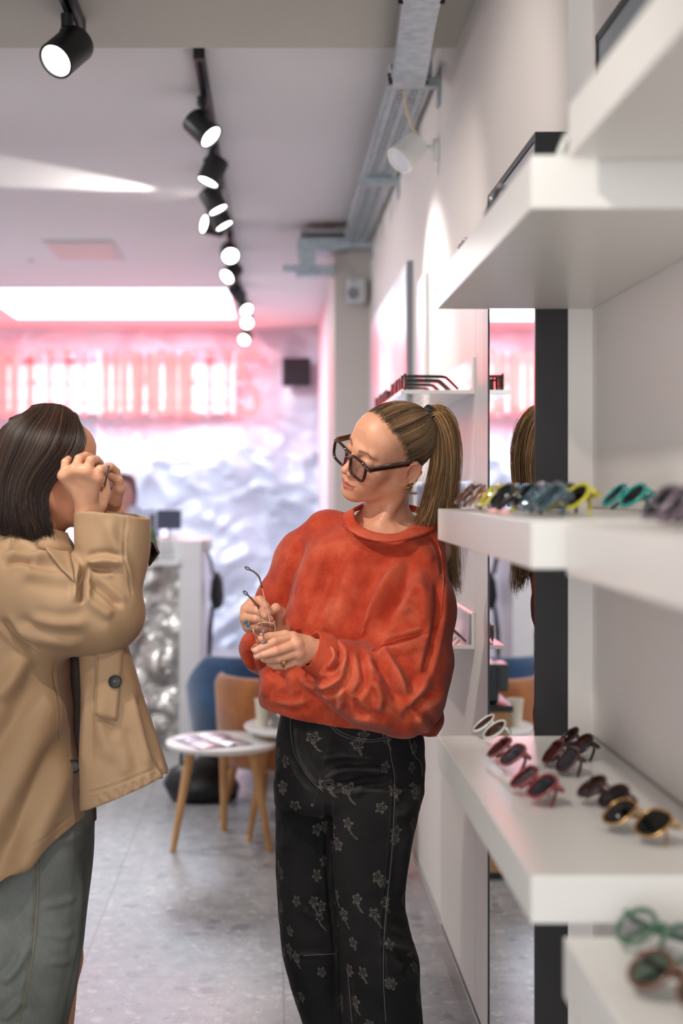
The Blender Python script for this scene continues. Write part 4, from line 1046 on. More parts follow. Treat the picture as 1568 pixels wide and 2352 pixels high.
def head_field(h=0.0016, lo=(-0.1, -0.135, -0.30), hi=(0.1, 0.135, 0.14), slim=1.0, neck=None, lids=0.0, extra=None):
    F_ = Field(lo, hi, h); w = slim
    F_.ell((0, -0.018, 0.034), (0.072 * w, 0.092, 0.082), 0)
    F_.ell((0, 0.032, 0.038), (0.060 * w, 0.050, 0.056), 0.03)
    F_.ell((0, 0.026, -0.020), (0.058 * w, 0.058, 0.062), 0.03)
    F_.ell((0, 0.034, -0.060), (0.043 * w, 0.047, 0.044), 0.03)
    for s in (-1, 1):
        F_.cone((s * 0.050 * w, -0.008, -0.058), (s * 0.016, 0.064, -0.093), 0.017, 0.014, 0.03)
        F_.cone((s * 0.056 * w, -0.012, -0.01), (s * 0.050 * w, -0.008, -0.058), 0.016, 0.017, 0.03)
        F_.ell((s * 0.041, 0.054, -0.022), (0.022, 0.020, 0.018), 0.022)
        F_.ell((s * 0.034, 0.062, -0.05), (0.017, 0.014, 0.02), 0.022)
    F_.ell((0, 0.073, -0.094), (0.018, 0.014, 0.014), 0.018)
    F_.cone((-0.034, 0.069, 0.021), (-0.010, 0.079, 0.017), 0.010, 0.011, 0.014); F_.cone((0.034, 0.069, 0.021), (0.010, 0.079, 0.017), 0.010, 0.011, 0.014)
    for s in (-1, 1): F_.ell((s * 0.032, 0.096, 0.001), (0.019, 0.022, 0.013), 0.012, op='sub')
    F_.ell((0, 0.068, -0.064), (0.030, 0.022, 0.024), 0.018)
    F_.cone((0, 0.078, 0.014), (0, 0.098, -0.026), 0.0075, 0.0085, 0.011); F_.ell((0, 0.1045, -0.034), (0.0095, 0.0095, 0.0088), 0.008)
    for s in (-1, 1):
        F_.ell((s * 0.0125, 0.094, -0.038), (0.0072, 0.010, 0.0072), 0.006)
        F_.ell((s * 0.0062, 0.097, -0.0465), (0.0034, 0.0055, 0.0042), 0.003, op='sub')
    for s in (-1, 1):      # lids
        F_.ell((s * 0.032, 0.0735, 0.0005), (0.0165, 0.0125, 0.0118), 0.006)
        F_.ell((s * 0.032, 0.088, -0.0022 - 0.002 * lids), (0.0125, 0.006, 0.0048 - 0.0034 * lids), 0.0015, op='sub')
    # mouth
    F_.cone((-0.019, 0.0845, -0.0645), (0, 0.092, -0.0635), 0.003, 0.0046, 0.006); F_.cone((0.019, 0.0845, -0.0645), (0, 0.092, -0.0635), 0.003, 0.0046, 0.006)
    F_.cone((-0.015, 0.0845, -0.0735), (0, 0.0895, -0.0745), 0.004, 0.0056, 0.006); F_.cone((0.015, 0.0845, -0.0735), (0, 0.0895, -0.0745), 0.004, 0.0056, 0.006)
    for s in (-1, 1):
        F_.cone((0, 0.0975, -0.0692), (s * 0.014, 0.0925, -0.0685), 0.0016, 0.0016, 0.002, op='sub'); F_.cone((s * 0.014, 0.0925, -0.0685), (s * 0.0275, 0.0835, -0.0655), 0.0016, 0.0013, 0.002, op='sub')
    F_.cone((0, 0.098, -0.05), (0, 0.096, -0.057), 0.0018, 0.002, 0.004, op='sub')
    if neck is not None:
        for a, b, ra, rb in neck: F_.cone(a, b, ra, rb, 0.028)
    if extra: extra(F_)
    scalp = F_.D.copy()
    for s in (-1, 1):      # ears
        R = Rm('Z', s * 24) @ Rm('X', 14)
        c = np.array((s * 0.0735 * w, -0.020, -0.014)); 
        F_.ell(c, (0.0065, 0.0185, 0.031), 0.006, R)
        hel = [c + R @ np.array((s * 0.005, y, z)) for y, z in ((0.012, 0.008), (0.011, 0.022), (0.001, 0.031), (-0.011, 0.026), (-0.018, 0.010), (-0.017, -0.006), (-0.010, -0.018))]
        F_.chain(hel, [0.0036] * 7, 0.003)
        F_.ell(c + R @ np.array((s * 0.008, -0.001, 0.006)), (0.0066, 0.0110, 0.0165), 0.003, R, op='sub')
        F_.ell(c + R @ np.array((s * 0.003, 0.010, -0.004)), (0.005, 0.005, 0.007), 0.004, R)
        F_.ell(c + R @ np.array((s * 0.004, 0.002, -0.026)), (0.0045, 0.0085, 0.0085), 0.005, R)
    return F_, scalp
def sample(F_, D, p):
    g = (p - F_.lo) / F_.h; g = np.clip(g, 0, np.array(F_.n) - 1.001); i = g.astype(int); f = g - i; out = 0
    for dx in (0, 1):
        for dy in (0, 1):
            for dz in (0, 1):
                w = (f[:, 0] if dx else 1 - f[:, 0]) * (f[:, 1] if dy else 1 - f[:, 1]) * (f[:, 2] if dz else 1 - f[:, 2])
                out = out + w * D[i[:, 0] + dx, i[:, 1] + dy, i[:, 2] + dz]
    return out
def push_to(F_, D, p, off, it=4):
    """move points onto the surface D = off"""
    for _ in range(it):
        d = sample(F_, D, p) - off; e = 0.003
        g = np.stack([sample(F_, D, p + np.eye(3)[k] * e) - sample(F_, D, p - np.eye(3)[k] * e) for k in range(3)], 1) / (2 * e)
        g /= np.maximum(np.linalg.norm(g, axis=1, keepdims=True), 0.2)
        p = p - g * np.clip(d, -0.02, 0.02)[:, None] if np.ndim(off) == 0 else p - g * np.clip(d, -0.02, 0.02)[:, None]
    return p
def face_pigment(p, base, lip, brow, blush, deep):
    """natural skin colours by place on the face (lips, cheeks, brows)"""
    x, y, z = p[:, 0], p[:, 1], p[:, 2]; ax = np.abs(x); C = np.tile(L3(base), (len(p), 1))
    def mixc(c, m): return C * (1 - m[:, None]) + L3(c) * m[:, None]
    C = mixc(blush, 0.55 * np.exp(-((ax - 0.042) / 0.018) ** 2 - ((z + 0.032) / 0.018) ** 2) * (y > 0.02))
    C = mixc(blush, 0.5 * np.exp(-(x / 0.012) ** 2 - ((z + 0.036) / 0.012) ** 2) * (y > 0.08))
    C = mixc(blush, 0.4 * np.exp(-((ax - 0.075) / 0.012) ** 2 - ((z + 0.015) / 0.03) ** 2) * (y < 0.01))
    top = -0.0605 - 0.10 * ax - 3 * ax * ax + 0.002 * np.exp(-((ax - 0.006) / 0.005) ** 2); bot = -0.0805 + 9 * ax * ax
    m = np.clip((top - z) / 0.0018, 0, 1) * np.clip((z - bot) / 0.0022, 0, 1) * np.clip((0.0265 - ax) / 0.003, 0, 1) * (y > 0.07)
    C = mixc(lip, 0.85 * m)
    m2 = np.exp(-(((z + 0.0688) - 0.05 * np.maximum(ax - 0.014, 0)) / 0.0011) ** 2) * np.clip((0.029 - ax) / 0.003, 0, 1) * (y > 0.07)
    C = mixc(deep, 0.8 * m2)
    zb = 0.0205 + 0.16 * np.clip(ax - 0.012, 0, 0.024) - 0.55 * np.maximum(ax - 0.036, 0)
    m3 = np.exp(-((z - zb) / (0.0036 - 0.05 * np.maximum(ax - 0.03, 0).clip(0, .04))) ** 2) * np.clip((ax - 0.010) / 0.004, 0, 1) * np.clip((0.056 - ax) / 0.012, 0, 1) * (y > 0.03)
    C = mixc(brow, 0.85 * m3)
    m4 = np.exp(-((ax - 0.032) / 0.016) ** 4) * np.exp(-((z - 0.004) / 0.006) ** 2) * (y > 0.06)
    C = mixc(deep, 0.22 * m4)
    return C
def basis(Fv, Lv):
    Fv = np.array(Fv, float); Fv /= np.linalg.norm(Fv); Lv = np.array(Lv, float); Lv -= Fv * (Fv @ Lv); Lv /= np.linalg.norm(Lv)
    return np.stack([Lv, Fv, np.cross(Lv, Fv)], 1)          # columns: x right, y forwards, z up
def PN(px, py, Y): return np.array(P(px, py, Y))
def limb(F_, pts, rs, k=0.012, op='add'):
    pts = [PN(*p) for p in pts]
    for i in range(len(pts) - 1): F_.cone(pts[i], pts[i + 1], rs[i], rs[i + 1], k, op)
def rows_px(rows):
    """rows of (py, pxL, pxR, Yc, ry) -> loft rows"""
    out = []
    for py, l, r, Y, ry in rows:
        a, b = PN(l, py, Y), PN(r, py, Y); out.append((a[2], (a[0] + b[0]) / 2, Y, (b[0] - a[0]) / 2, ry))
    return out
def eyes(parent, R, O, look=(0, 1, 0)):
    for s in (-1, 1):
        bm = bmesh.new(); bmesh.ops.create_uvsphere(bm, u_segments=24, v_segments=16, radius=0.0112)
        lk = Vector(look); lk.x = lk.x; M4 = Matrix(np.array(R).tolist()).to_4x4()
        c = Vector(O) + M4.to_3x3() @ Vector((s * 0.032, 0.0735, -0.001))
        ex = Matrix.Translation(c) @ M4 @ zrot(lk)
        for f in bm.faces: f.material_index = 1 if f.calc_center_median().z > 0.0094 else 0
        bm.transform(ex); obj('eye', bm, [EYEM, IRIS], parent, smooth=True)
from mathutils.bvhtree import BVHTree
def bvh_of(o):
    me = o.data; off = wloc(o); return BVHTree.FromPolygons([v.co + off for v in me.vertices], [list(p.vertices) for p in me.polygons])
CAMV = Vector((0, 0, EYE))
def drape_pt(bv, px, py, off, Yd=None):
    d = (P(px, py, 3.0) - CAMV).normalized(); h = bv.ray_cast(CAMV, d)
    if h[0] is None: return None
    return h[0] - d * off
def drape_line(bv, line, off=0.001):
    out = [drape_pt(bv, x, y, off) for x, y in smooth2(line, 8)]
    return [p for p in out if p is not None]
def drape_patch(bv, quad, nu, nv, off, th, bevel=True):
    """a cloth patch laid on a surface: quad corners in order tl, tr, br, bl"""
    bm = bmesh.new(); G = []
    for j in range(nv + 1):
        row = []
        for i in range(nu + 1):
            u, v = i / nu, j / nv
            x = (quad[0][0] * (1 - u) + quad[1][0] * u) * (1 - v) + (quad[3][0] * (1 - u) + quad[2][0] * u) * v
            y = (quad[0][1] * (1 - u) + quad[1][1] * u) * (1 - v) + (quad[3][1] * (1 - u) + quad[2][1] * u) * v
            p = drape_pt(bv, x, y, off); 
            row.append(p)
        G.append(row)
    fl = [p for r in G for p in r if p is not None]; Ym = sum(p.y for p in fl) / len(fl)
    for j in range(nv + 1):
        for i in range(nu + 1):
            if G[j][i] is None:
                u, v = i / nu, j / nv
                x = (quad[0][0] * (1 - u) + quad[1][0] * u) * (1 - v) + (quad[3][0] * (1 - u) + quad[2][0] * u) * v; y = (quad[0][1] * (1 - u) + quad[1][1] * u) * (1 - v) + (quad[3][1] * (1 - u) + quad[2][1] * u) * v
                G[j][i] = P(x, y, Ym - off)
    V = [[bm.verts.new(p) for p in r] for r in G]
    for j in range(nv):
        for i in range(nu): bm.faces.new((V[j][i], V[j + 1][i], V[j + 1][i + 1], V[j][i + 1]))
    bmesh.ops.recalc_face_normals(bm, faces=bm.faces[:])
    for _ in range(2): bmesh.ops.smooth_vert(bm, verts=[v for v in bm.verts if not v.is_boundary], factor=0.5, use_axis_x=True, use_axis_y=True, use_axis_z=True)
    bmesh.ops.solidify(bm, geom=bm.faces[:], thickness=th)
    return bm
# ------------------------------------------------------------------ the woman in the orange sweatshirt
random.seed(5); rng = np.random.default_rng(7)
W = thing('person', 'woman in an orange sweatshirt and black floral jeans, blonde ponytail, holding a pair of glasses', 'person', (0.24, 3.22, 0))
O1 = PN(886, 1040, 3.20); R1 = basis((-0.84, -0.53, -0.10), (-0.50, 0.70, 0.50))
def toL(p): return R1.T @ (np.array(p) - O1)
def toW(v): return v @ R1.T + O1
nb = toL(PN(882, 1250, 3.30)); nt_ = np.array((0, -0.022, -0.05))
def chest(F_):
    for a, b, ra, rb in ((PN(885, 1235, 3.28), PN(985, 1262, 3.27), 0.045, 0.05), (PN(885, 1235, 3.28), PN(770, 1240, 3.32), 0.045, 0.05)):
        F_.cone(toL(a), toL(b), ra, rb, 0.05)
    F_.ell(toL(PN(882, 1266, 3.255)), (0.132, 0.098, 0.066), 0.045, R1.T)
    for x in (842, 905): F_.cone(toL(PN(x, 1222, 3.195)), toL(PN(x + (60 if x > 870 else -45), 1212, 3.215)), 0.006, 0.006, 0.02)
    # neck tendon from behind the ear to the pit of the throat
    F_.cone(np.array((-0.050, -0.034, -0.06)), toL(PN(862, 1226, 3.20)), 0.008, 0.007, 0.03)
F_, scalp = head_field(0.0016, lo=(-0.19, -0.15, -0.31), hi=(0.13, 0.135, 0.14), neck=[(nt_, nb, 0.049, 0.053)], lids=0.75, extra=chest)
hv, hq = F_.mesh(2)
pig = face_pigment(hv, (228, 164, 130), (196, 112, 102), (84, 56, 40), (222, 138, 116), (120, 62, 54))
for cx, cz in ((-0.046, -0.034), (-0.052, -0.048), (-0.026, -0.078)):   # small moles
    mm = np.exp(-(((hv[:, 0] - cx) / 0.0012) ** 2 + ((hv[:, 2] - cz) / 0.0012) ** 2)) * (hv[:, 1] > 0.0); pig = pig * (1 - 0.6 * mm[:, None]) + L3((110, 66, 50)) * 0.6 * mm[:, None]
head_part = (toW(hv), hq, pig)
# hands and forearms
H = Field(PN(560, 1560, 3.3) - 0.06, PN(790, 1350, 2.9) + np.array((0.06, 0.06, 0.06)), 0.0013)
H = Field(np.minimum(PN(545, 1560, 2.9), PN(545, 1560, 3.3)) - 0.01, np.maximum(PN(800, 1345, 2.9), PN(800, 1345, 3.3)) + 0.02, 0.0014)
def hand(Hf, wrist, arm, mcp, fingers, thumb, rw=0.025, rm=0.0118, ra=0.032, sc=1.0):
    wr = PN(*wrist); Hf.cone(PN(*arm), wr, ra, rw, 0.015)
    M_ = [PN(*m) for m in mcp]
    cen = sum(M_) / 4
    for m in M_: Hf.cone(wr * 0.85 + cen * 0.15, m, 0.0165 * sc, rm * sc, 0.014)
    for a, b in zip(M_, M_[1:]): Hf.cone(a, b, rm * 0.92 * sc, rm * 0.92 * sc, 0.008)
    rr = (0.0098, 0.0100, 0.0094, 0.0084)
    for m, f, r in zip(M_, fingers, rr):
        pts = [m] + [PN(*q) for q in f]; r *= sc; rs = [r * 1.12, r, r * 0.9, r * 0.78][:len(pts)]
        for i in range(len(pts) - 1): Hf.cone(pts[i], pts[i + 1], rs[i], rs[i + 1], 0.0012 if i else 0.0032)
        
    pts = [PN(*q) for q in thumb]; rs = [0.0175, 0.0125, 0.0105, 0.0088]
    for i in range(len(pts) - 1): Hf.cone(pts[i], pts[i + 1], rs[i] * sc, rs[i + 1] * sc, 0.010 if i == 0 else 0.004)
hand(H, (738, 1496, 3.035), (790, 1520, 3.05),
     [(672, 1464, 2.995), (681, 1481, 2.985), (685, 1500, 2.988), (688, 1517, 3.0)],
     [[(630, 1474, 2.967), (603, 1487, 2.962), (587, 1494, 2.966)], [(634, 1496, 2.962), (606, 1503, 2.962), (590, 1507, 2.97)],
      [(640, 1513, 2.972), (616, 1516, 2.985), (605, 1513, 2.997)], [(655, 1529, 2.988), (632, 1530, 3.0), (618, 1524, 3.012)]],
     [(705, 1478, 3.02), (655, 1461, 3.022), (620, 1464, 3.012), (601, 1467, 3.0)])
hand(H, (641, 1446, 3.16), (622, 1500, 3.24),
     [(580, 1384, 3.115), (567, 1399, 3.105), (564, 1419, 3.105), (570, 1439, 3.115)],
     [[(597, 1378, 3.085), (610, 1393, 3.078), (617, 1407, 3.08)], [(590, 1403, 3.073), (608, 1414, 3.073), (620, 1422, 3.08)],
      [(587, 1421, 3.073), (609, 1427, 3.078), (625, 1431, 3.086)], [(590, 1440, 3.08), (607, 1443, 3.086), (619, 1445, 3.092)]],
     [(634, 1436, 3.145), (644, 1408, 3.12), (634, 1397, 3.1), (622, 1405, 3.088)], rw=0.026)
wv, wq = H.mesh(2)
wp = np.tile(L3((228, 166, 134)), (len(wv), 1))
NAILS = [(586, 1492, 2.955), (589, 1505, 2.96), (617, 1405, 3.068), (620, 1421, 3.07), (626, 1430, 3.076)]
for n_ in NAILS:
    m = np.exp(-(np.linalg.norm(wv - PN(*n_), axis=1) / 0.006) ** 4); wp = wp * (1 - 0.8 * m[:, None]) + L3((238, 190, 176)) * 0.8 * m[:, None]
for kx, ky, kY in ((672, 1462, 2.985), (681, 1479, 2.975), (685, 1498, 2.98), (630, 1472, 2.96), (634, 1495, 2.955)):
    m = np.exp(-(np.linalg.norm(wv - PN(kx, ky, kY), axis=1) / 0.012) ** 2); wp = wp * (1 - 0.35 * m[:, None]) + L3((214, 138, 116)) * 0.35 * m[:, None]
# trunk, arms and legs under the clothes, down to the feet
B = Field((-0.12, 2.98, -0.01), (0.50, 3.52, 1.45), 0.006)
limb(B, [(885, 1300, 3.27), (840, 1500, 3.27), (800, 1700, 3.25)], [0.10, 0.10, 0.10], 0.03)
limb(B, [(960, 1290, 3.2), (925, 1590, 3.1), (800, 1525, 3.06)], [0.045, 0.042, 0.034], 0.02); limb(B, [(745, 1255, 3.31), (600, 1495, 3.35), (625, 1490, 3.22)], [0.045, 0.04, 0.034], 0.02)
limb(B, [(852, 1780, 3.21), (845, 2080, 3.18), (880, 2560, 3.22)], [0.06, 0.05, 0.036], 0.03); limb(B, [(692, 1780, 3.29), (700, 2090, 3.28), (780, 2560, 3.32)], [0.046, 0.042, 0.034], 0.03)
for x, Y in ((875, 3.22), (775, 3.32)):
    fz = P(x, 2600, Y); B.cone((fz.x, Y, 0.05), (fz.x - 0.13, Y - 0.05, 0.022), 0.035, 0.02, 0.02)
bv_, bq = B.mesh(1)
V, Q = joinmesh([(head_part[0], head_part[1]), (wv, wq), (bv_, bq)])
body = npobj('body', V, Q, SKIN, W); paint(body, 'pigment', np.concatenate([pig, wp, np.tile(L3((226, 168, 140)), (len(bv_), 1))]))
eyes(W, R1, O1, (0.0, 0.9, -0.42))
for s in (-1, 1):   # lashes along the lowered lids
    pts = [toW(np.array((s * x, y, z))[None])[0] for x, y, z in ((0.0195, 0.0825, -0.003), (0.026, 0.0862, -0.0018), (0.032, 0.0868, -0.0014), (0.039, 0.0845, -0.002), (0.0455, 0.0795, -0.004))]
    obj('eyelashes', TUBE(smoothpath([Vector(p) for p in pts], 5), 0.0011, 6), LASH, W, smooth=True)

# hair drawn back to the tie
yh_z, yh_y = [-0.03, -0.012, 0.006, 0.03, 0.05, 0.07, 0.09, 0.12], [-0.045, -0.034, -0.006, 0.008, 0.016, 0.030, 0.046, 0.070]
def hairline(p):
    x, y, z = p[..., 0], p[..., 1], p[..., 2]
    yh = np.interp(z, yh_z, yh_y); g = y - yh
    low = np.where(z < -0.022, np.maximum(y + 0.040, -(z + 0.075)), -1.0)
    return np.maximum(g, low)
ax = [F_.lo[i] + F_.h * np.arange(F_.n[i]) for i in range(3)]
GX = np.stack(np.meshgrid(*ax, indexing='ij'), -1).astype(np.float32)
HF = Field(F_.lo, F_.lo + F_.h * (np.array(F_.n) - 1), F_.h); HF.D = np.maximum(scalp - 0.0014, hairline(GX) + 0.011).astype(np.float32)[:HF.n[0], :HF.n[1], :HF.n[2]]
del GX
cv, cq = HF.mesh(2)
TIE = np.array((0.0, -0.090, 0.084))
cap = npobj('hair', toW(cv), cq, HAIR, W)
# roots over the hair region
cand = rng.uniform((-0.085, -0.125, -0.075), (0.085, 0.09, 0.125), (300000, 3)); cand = push_to(F_, scalp, cand, 0.003, 6)
ok = (hairline(cand) < 0.007 * rng.random(len(cand)) ** 2) & ~((np.abs(np.abs(cand[:, 0]) - 0.075) < 0.02) & (np.linalg.norm(cand[:, 1:] - np.array((-0.020, -0.014)), axis=1) < 0.033)) & (np.abs(sample(F_, scalp, cand) - 0.003) < 0.002); cand = cand[ok]; hl = hairline(cand); cand = np.concatenate([cand[hl > -0.022][:3000], cand[:6000]])
m = 12; t = np.linspace(0, 1, m)[None, :, None]
C = cand[:, None, :] * (1 - t) + TIE * t; C = C + (np.array((0, -0.012, 0.0)) * np.sin(np.pi * t))
fl = C.reshape(-1, 3); offs = ((0.0006 + (0.0022 + 0.0030 * rng.random((len(cand), 1))) * np.clip(t[..., 0] * 3.5, 0, 1)) + 0.004 * (t[..., 0] ** 3)).reshape(-1)
for _ in range(5): fl = push_to(F_, scalp, fl, offs, 1)
C = fl.reshape(-1, m, 3)
rr = 0.00030 + 0.0004 * rng.random(len(C))
sv, sq = strands(toW(C.reshape(-1, 3)).reshape(C.shape), rr, 0)
shade = np.clip(0.5 + 0.9 * np.array([mnoise.noise(Vector(c) * 70) for c in cand]) + rng.normal(0, 0.22, len(C)), 0, 1); rootd = np.clip((hairline(cand) + 0.03) / 0.03, 0, 1)
colr = (L3((66, 44, 32))[None] * (1 - shade[:, None]) + L3((206, 162, 116))[None] * shade[:, None])
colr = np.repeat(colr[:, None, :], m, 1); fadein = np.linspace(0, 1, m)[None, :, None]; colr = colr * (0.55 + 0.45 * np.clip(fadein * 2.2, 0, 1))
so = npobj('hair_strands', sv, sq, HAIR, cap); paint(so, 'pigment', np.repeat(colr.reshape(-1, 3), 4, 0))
paint(cap, 'pigment', np.tile(L3((78, 54, 40)), (len(cv), 1)))
# ponytail
tie_w = toW(TIE[None])[0]; ty = tie_w[1]
GUIDES = [
 [(978, 962, 0), (1004, 938, .01), (1034, 962, .03), (1046, 1030, .045), (1041, 1110, .05), (1040, 1200, .06), (1044, 1300, .06), (1052, 1368, .06)],
 [(978, 963, .01), (1000, 941, .04), (1026, 972, .06), (1040, 1040, .07), (1036, 1120, .07), (1034, 1210, .07), (1036, 1290, .07), (1044, 1350, .07)],
 [(978, 964, -.01), (1001, 946, -.01), (1022, 985, .0), (1030, 1050, .01), (1024, 1130, .02), (1016, 1220, .04), (1022, 1290, .05), (1034, 1345, .05)],
 [(978, 966, .0), (996, 956, .0), (1012, 1000, .005), (1014, 1060, .01), (1004, 1130, .01), (998, 1190, .015), (1004, 1250, .03), (1016, 1310, .04)],
 [(978, 967, .01), (993, 962, .02), (1004, 1005, .03), (1004, 1060, .03), (992, 1115, .02), (978, 1160, .0), (964, 1190, -.02), (953, 1206, -.03)],
 [(978, 966, .0), (995, 958, .0), (1009, 1000, .0), (1010, 1060, .0), (1000, 1115, -.005), (986, 1165, -.01), (975, 1200, -.015), (968, 1222, -.02)],
 [(978, 966, .02), (996, 957, .05), (1012, 1000, .06), (1018, 1060, .06), (1008, 1130, .05), (1002, 1200, .05), (1010, 1270, .05), (1024, 1330, .05)]]
GP = np.array([[tuple(P(x, y, ty + d)) for x, y, d in g] for g in GUIDES])      # g, 8, 3
GP = np.array([[tuple(q) for q in smoothpath([Vector(p) for p in g], 3)] for g in GP])
ns = 1900; cols = []; C = []
for k in range(ns):
    i = rng.integers(0, 7); j = rng.choice({0: [1, 2], 1: [0, 6], 2: [0, 3], 3: [2, 6], 4: [5, 5], 5: [4, 3], 6: [1, 3]}[int(i)]); a = rng.random() * (0.85 if i in (4, 5) and j == 3 else 1.0) * 0.9
    if i == 5 and j == 3: a *= 0.35
    base = GP[i] * (1 - a) + GP[j] * a; mm = len(base); u = np.linspace(0, 1, mm)
    spread = (0.004 + 0.006 * np.minimum(1, u * 3))[:, None]; off = rng.normal(0, 0.75, 3)[None] * spread
    off = off + (rng.normal(0, 1, 3)[None] * 0.004 * np.sin(u * rng.uniform(3, 8) + rng.uniform(0, 6))[:, None]) * u[:, None]
    Lc = rng.uniform(0.86, 1.0); uu = u * Lc; q = np.stack([np.interp(uu, u, (base + off)[:, c]) for c in range(3)], 1); C.append(q)
    s_ = rng.random() ** 1.1; tip = np.clip((u - 0.55) / 0.45, 0, 1)[:, None]
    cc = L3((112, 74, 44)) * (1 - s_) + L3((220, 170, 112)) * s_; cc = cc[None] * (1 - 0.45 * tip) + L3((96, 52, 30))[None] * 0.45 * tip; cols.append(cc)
C = np.array(C); rr = 0.00045 + 0.0005 * rng.random(ns)
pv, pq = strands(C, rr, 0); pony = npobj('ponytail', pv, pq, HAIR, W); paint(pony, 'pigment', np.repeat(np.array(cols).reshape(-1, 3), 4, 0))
bm = bmesh.new(); d = (GP[0][2] - tie_w); d = Vector(d).normalized()
for k in range(4):
    c = Vector(tie_w) + d * (0.002 + 0.0055 * k); n1 = d.orthogonal().normalized(); n2 = d.cross(n1)
    tube(bm, [c + (n1 * math.cos(a * math.pi / 14) + n2 * math.sin(a * math.pi / 14)) * 0.0165 for a in range(28)], 0.0036, 8, closed=True)
obj('hair_tie', bm, M('hair_tie_black', (18, 18, 20), 0.7, bump=0.4, bscale=500), W, smooth=True)
# flyaway hairs
fw = []
for k in range(70):
    p0 = toW((TIE + np.array((rng.normal(0, .02), rng.normal(0.02, .03), rng.normal(.015, .012))))[None])[0]; dirv = np.array((rng.normal(.3, .5), rng.normal(0, .4), rng.normal(.6, .4))); dirv /= np.linalg.norm(dirv)
    ln = rng.uniform(.012, .035); u = np.linspace(0, 1, 7)[:, None]; fw.append(p0 + dirv * ln * u + np.array((rng.normal(0.3, .4), 0, -.5)) * ln * u * u * .6)
fv, fq = strands(np.array(fw), 0.00028, 0.0001); fo = npobj('flyaway_hairs', fv, fq, HAIR, W); paint(fo, 'pigment', np.tile(L3((206, 170, 116)), (len(fv), 1)))

# jewellery
GOLD = M('gold', (222, 186, 116), 0.2, 1.0); SILV = M('silver', (214, 214, 214), 0.18, 1.0)
earc = np.array((-0.0745, -0.020, -0.014))
def ear_w(dx, dy, dz): return Vector(toW((earc + np.array((dx, dy, dz)))[None])[0])
bm = bmesh.new()
for y, z, r in ((0.005, -0.034, 0.0038), (-0.001, -0.033, 0.0038), (-0.008, -0.029, 0.0038)):
    c = ear_w(-0.004, y, z); tube(bm, [c + Vector(R1[:, 2]) * r * math.cos(a * math.pi / 8) + Vector(R1[:, 0]) * r * math.sin(a * math.pi / 8) for a in range(16)], 0.0010, 6, closed=True)
    obj('earring', bm, GOLD, W, smooth=True); bm = bmesh.new()
c = ear_w(0.0, -0.018, -0.008); bm.free()
obj('ear_cuff', TUBE([c + Vector(R1[:, 1]) * .006 * math.cos(a * math.pi / 8) + Vector(R1[:, 0]) * .006 * math.sin(a * math.pi / 8) for a in range(16)], 0.0013, 6, closed=True), GOLD, W, smooth=True)
obj('ear_climber', TUBE(smoothpath([ear_w(-.006, -.011, -.026), ear_w(-.008, -.014, -.021), ear_w(-.007, -.017, -.019), ear_w(-.004, -.021, -.013)], 5), 0.0012, 6), GOLD, W, smooth=True)
def ring(name, a, b, rad, mat_, thick=0.0011, n=1):
    a, b = Vector(a), Vector(b); d = (b - a).normalized(); n1 = d.orthogonal().normalized(); n2 = d.cross(n1); bm = bmesh.new()
    for k in range(n):
        c = a + d * (k * 0.003); tube(bm, [c + (n1 * math.cos(i * math.pi / 12) + n2 * math.sin(i * math.pi / 12)) * rad for i in range(24)], thick, 6, closed=True)
    return obj(name, bm, mat_, W, smooth=True)
ring('finger_ring', P(651, 1521, 2.976), P(640, 1522, 2.974), 0.0108, GOLD, 0.0012, 2)
r_ = ring('finger_ring', P(577, 1431, 3.088), P(585, 1431, 3.082), 0.0098, SILV, 0.0009, 1)
bm = bmesh.new()
for px, py in ((565, 1429), (571, 1437)): lathe(bm, [(0.0022, 0), (0.0042, 0.002), (0.0042, 0.0035), (0.0025, 0.0052)], 6, Matrix.Translation(P(px, py, 3.078)) @ zrot((-0.6, -0.8, 0)))
obj('blue_stone', bm, M('blue_topaz', (30, 130, 168), 0.05, coat=1.0), r_, auto=20)

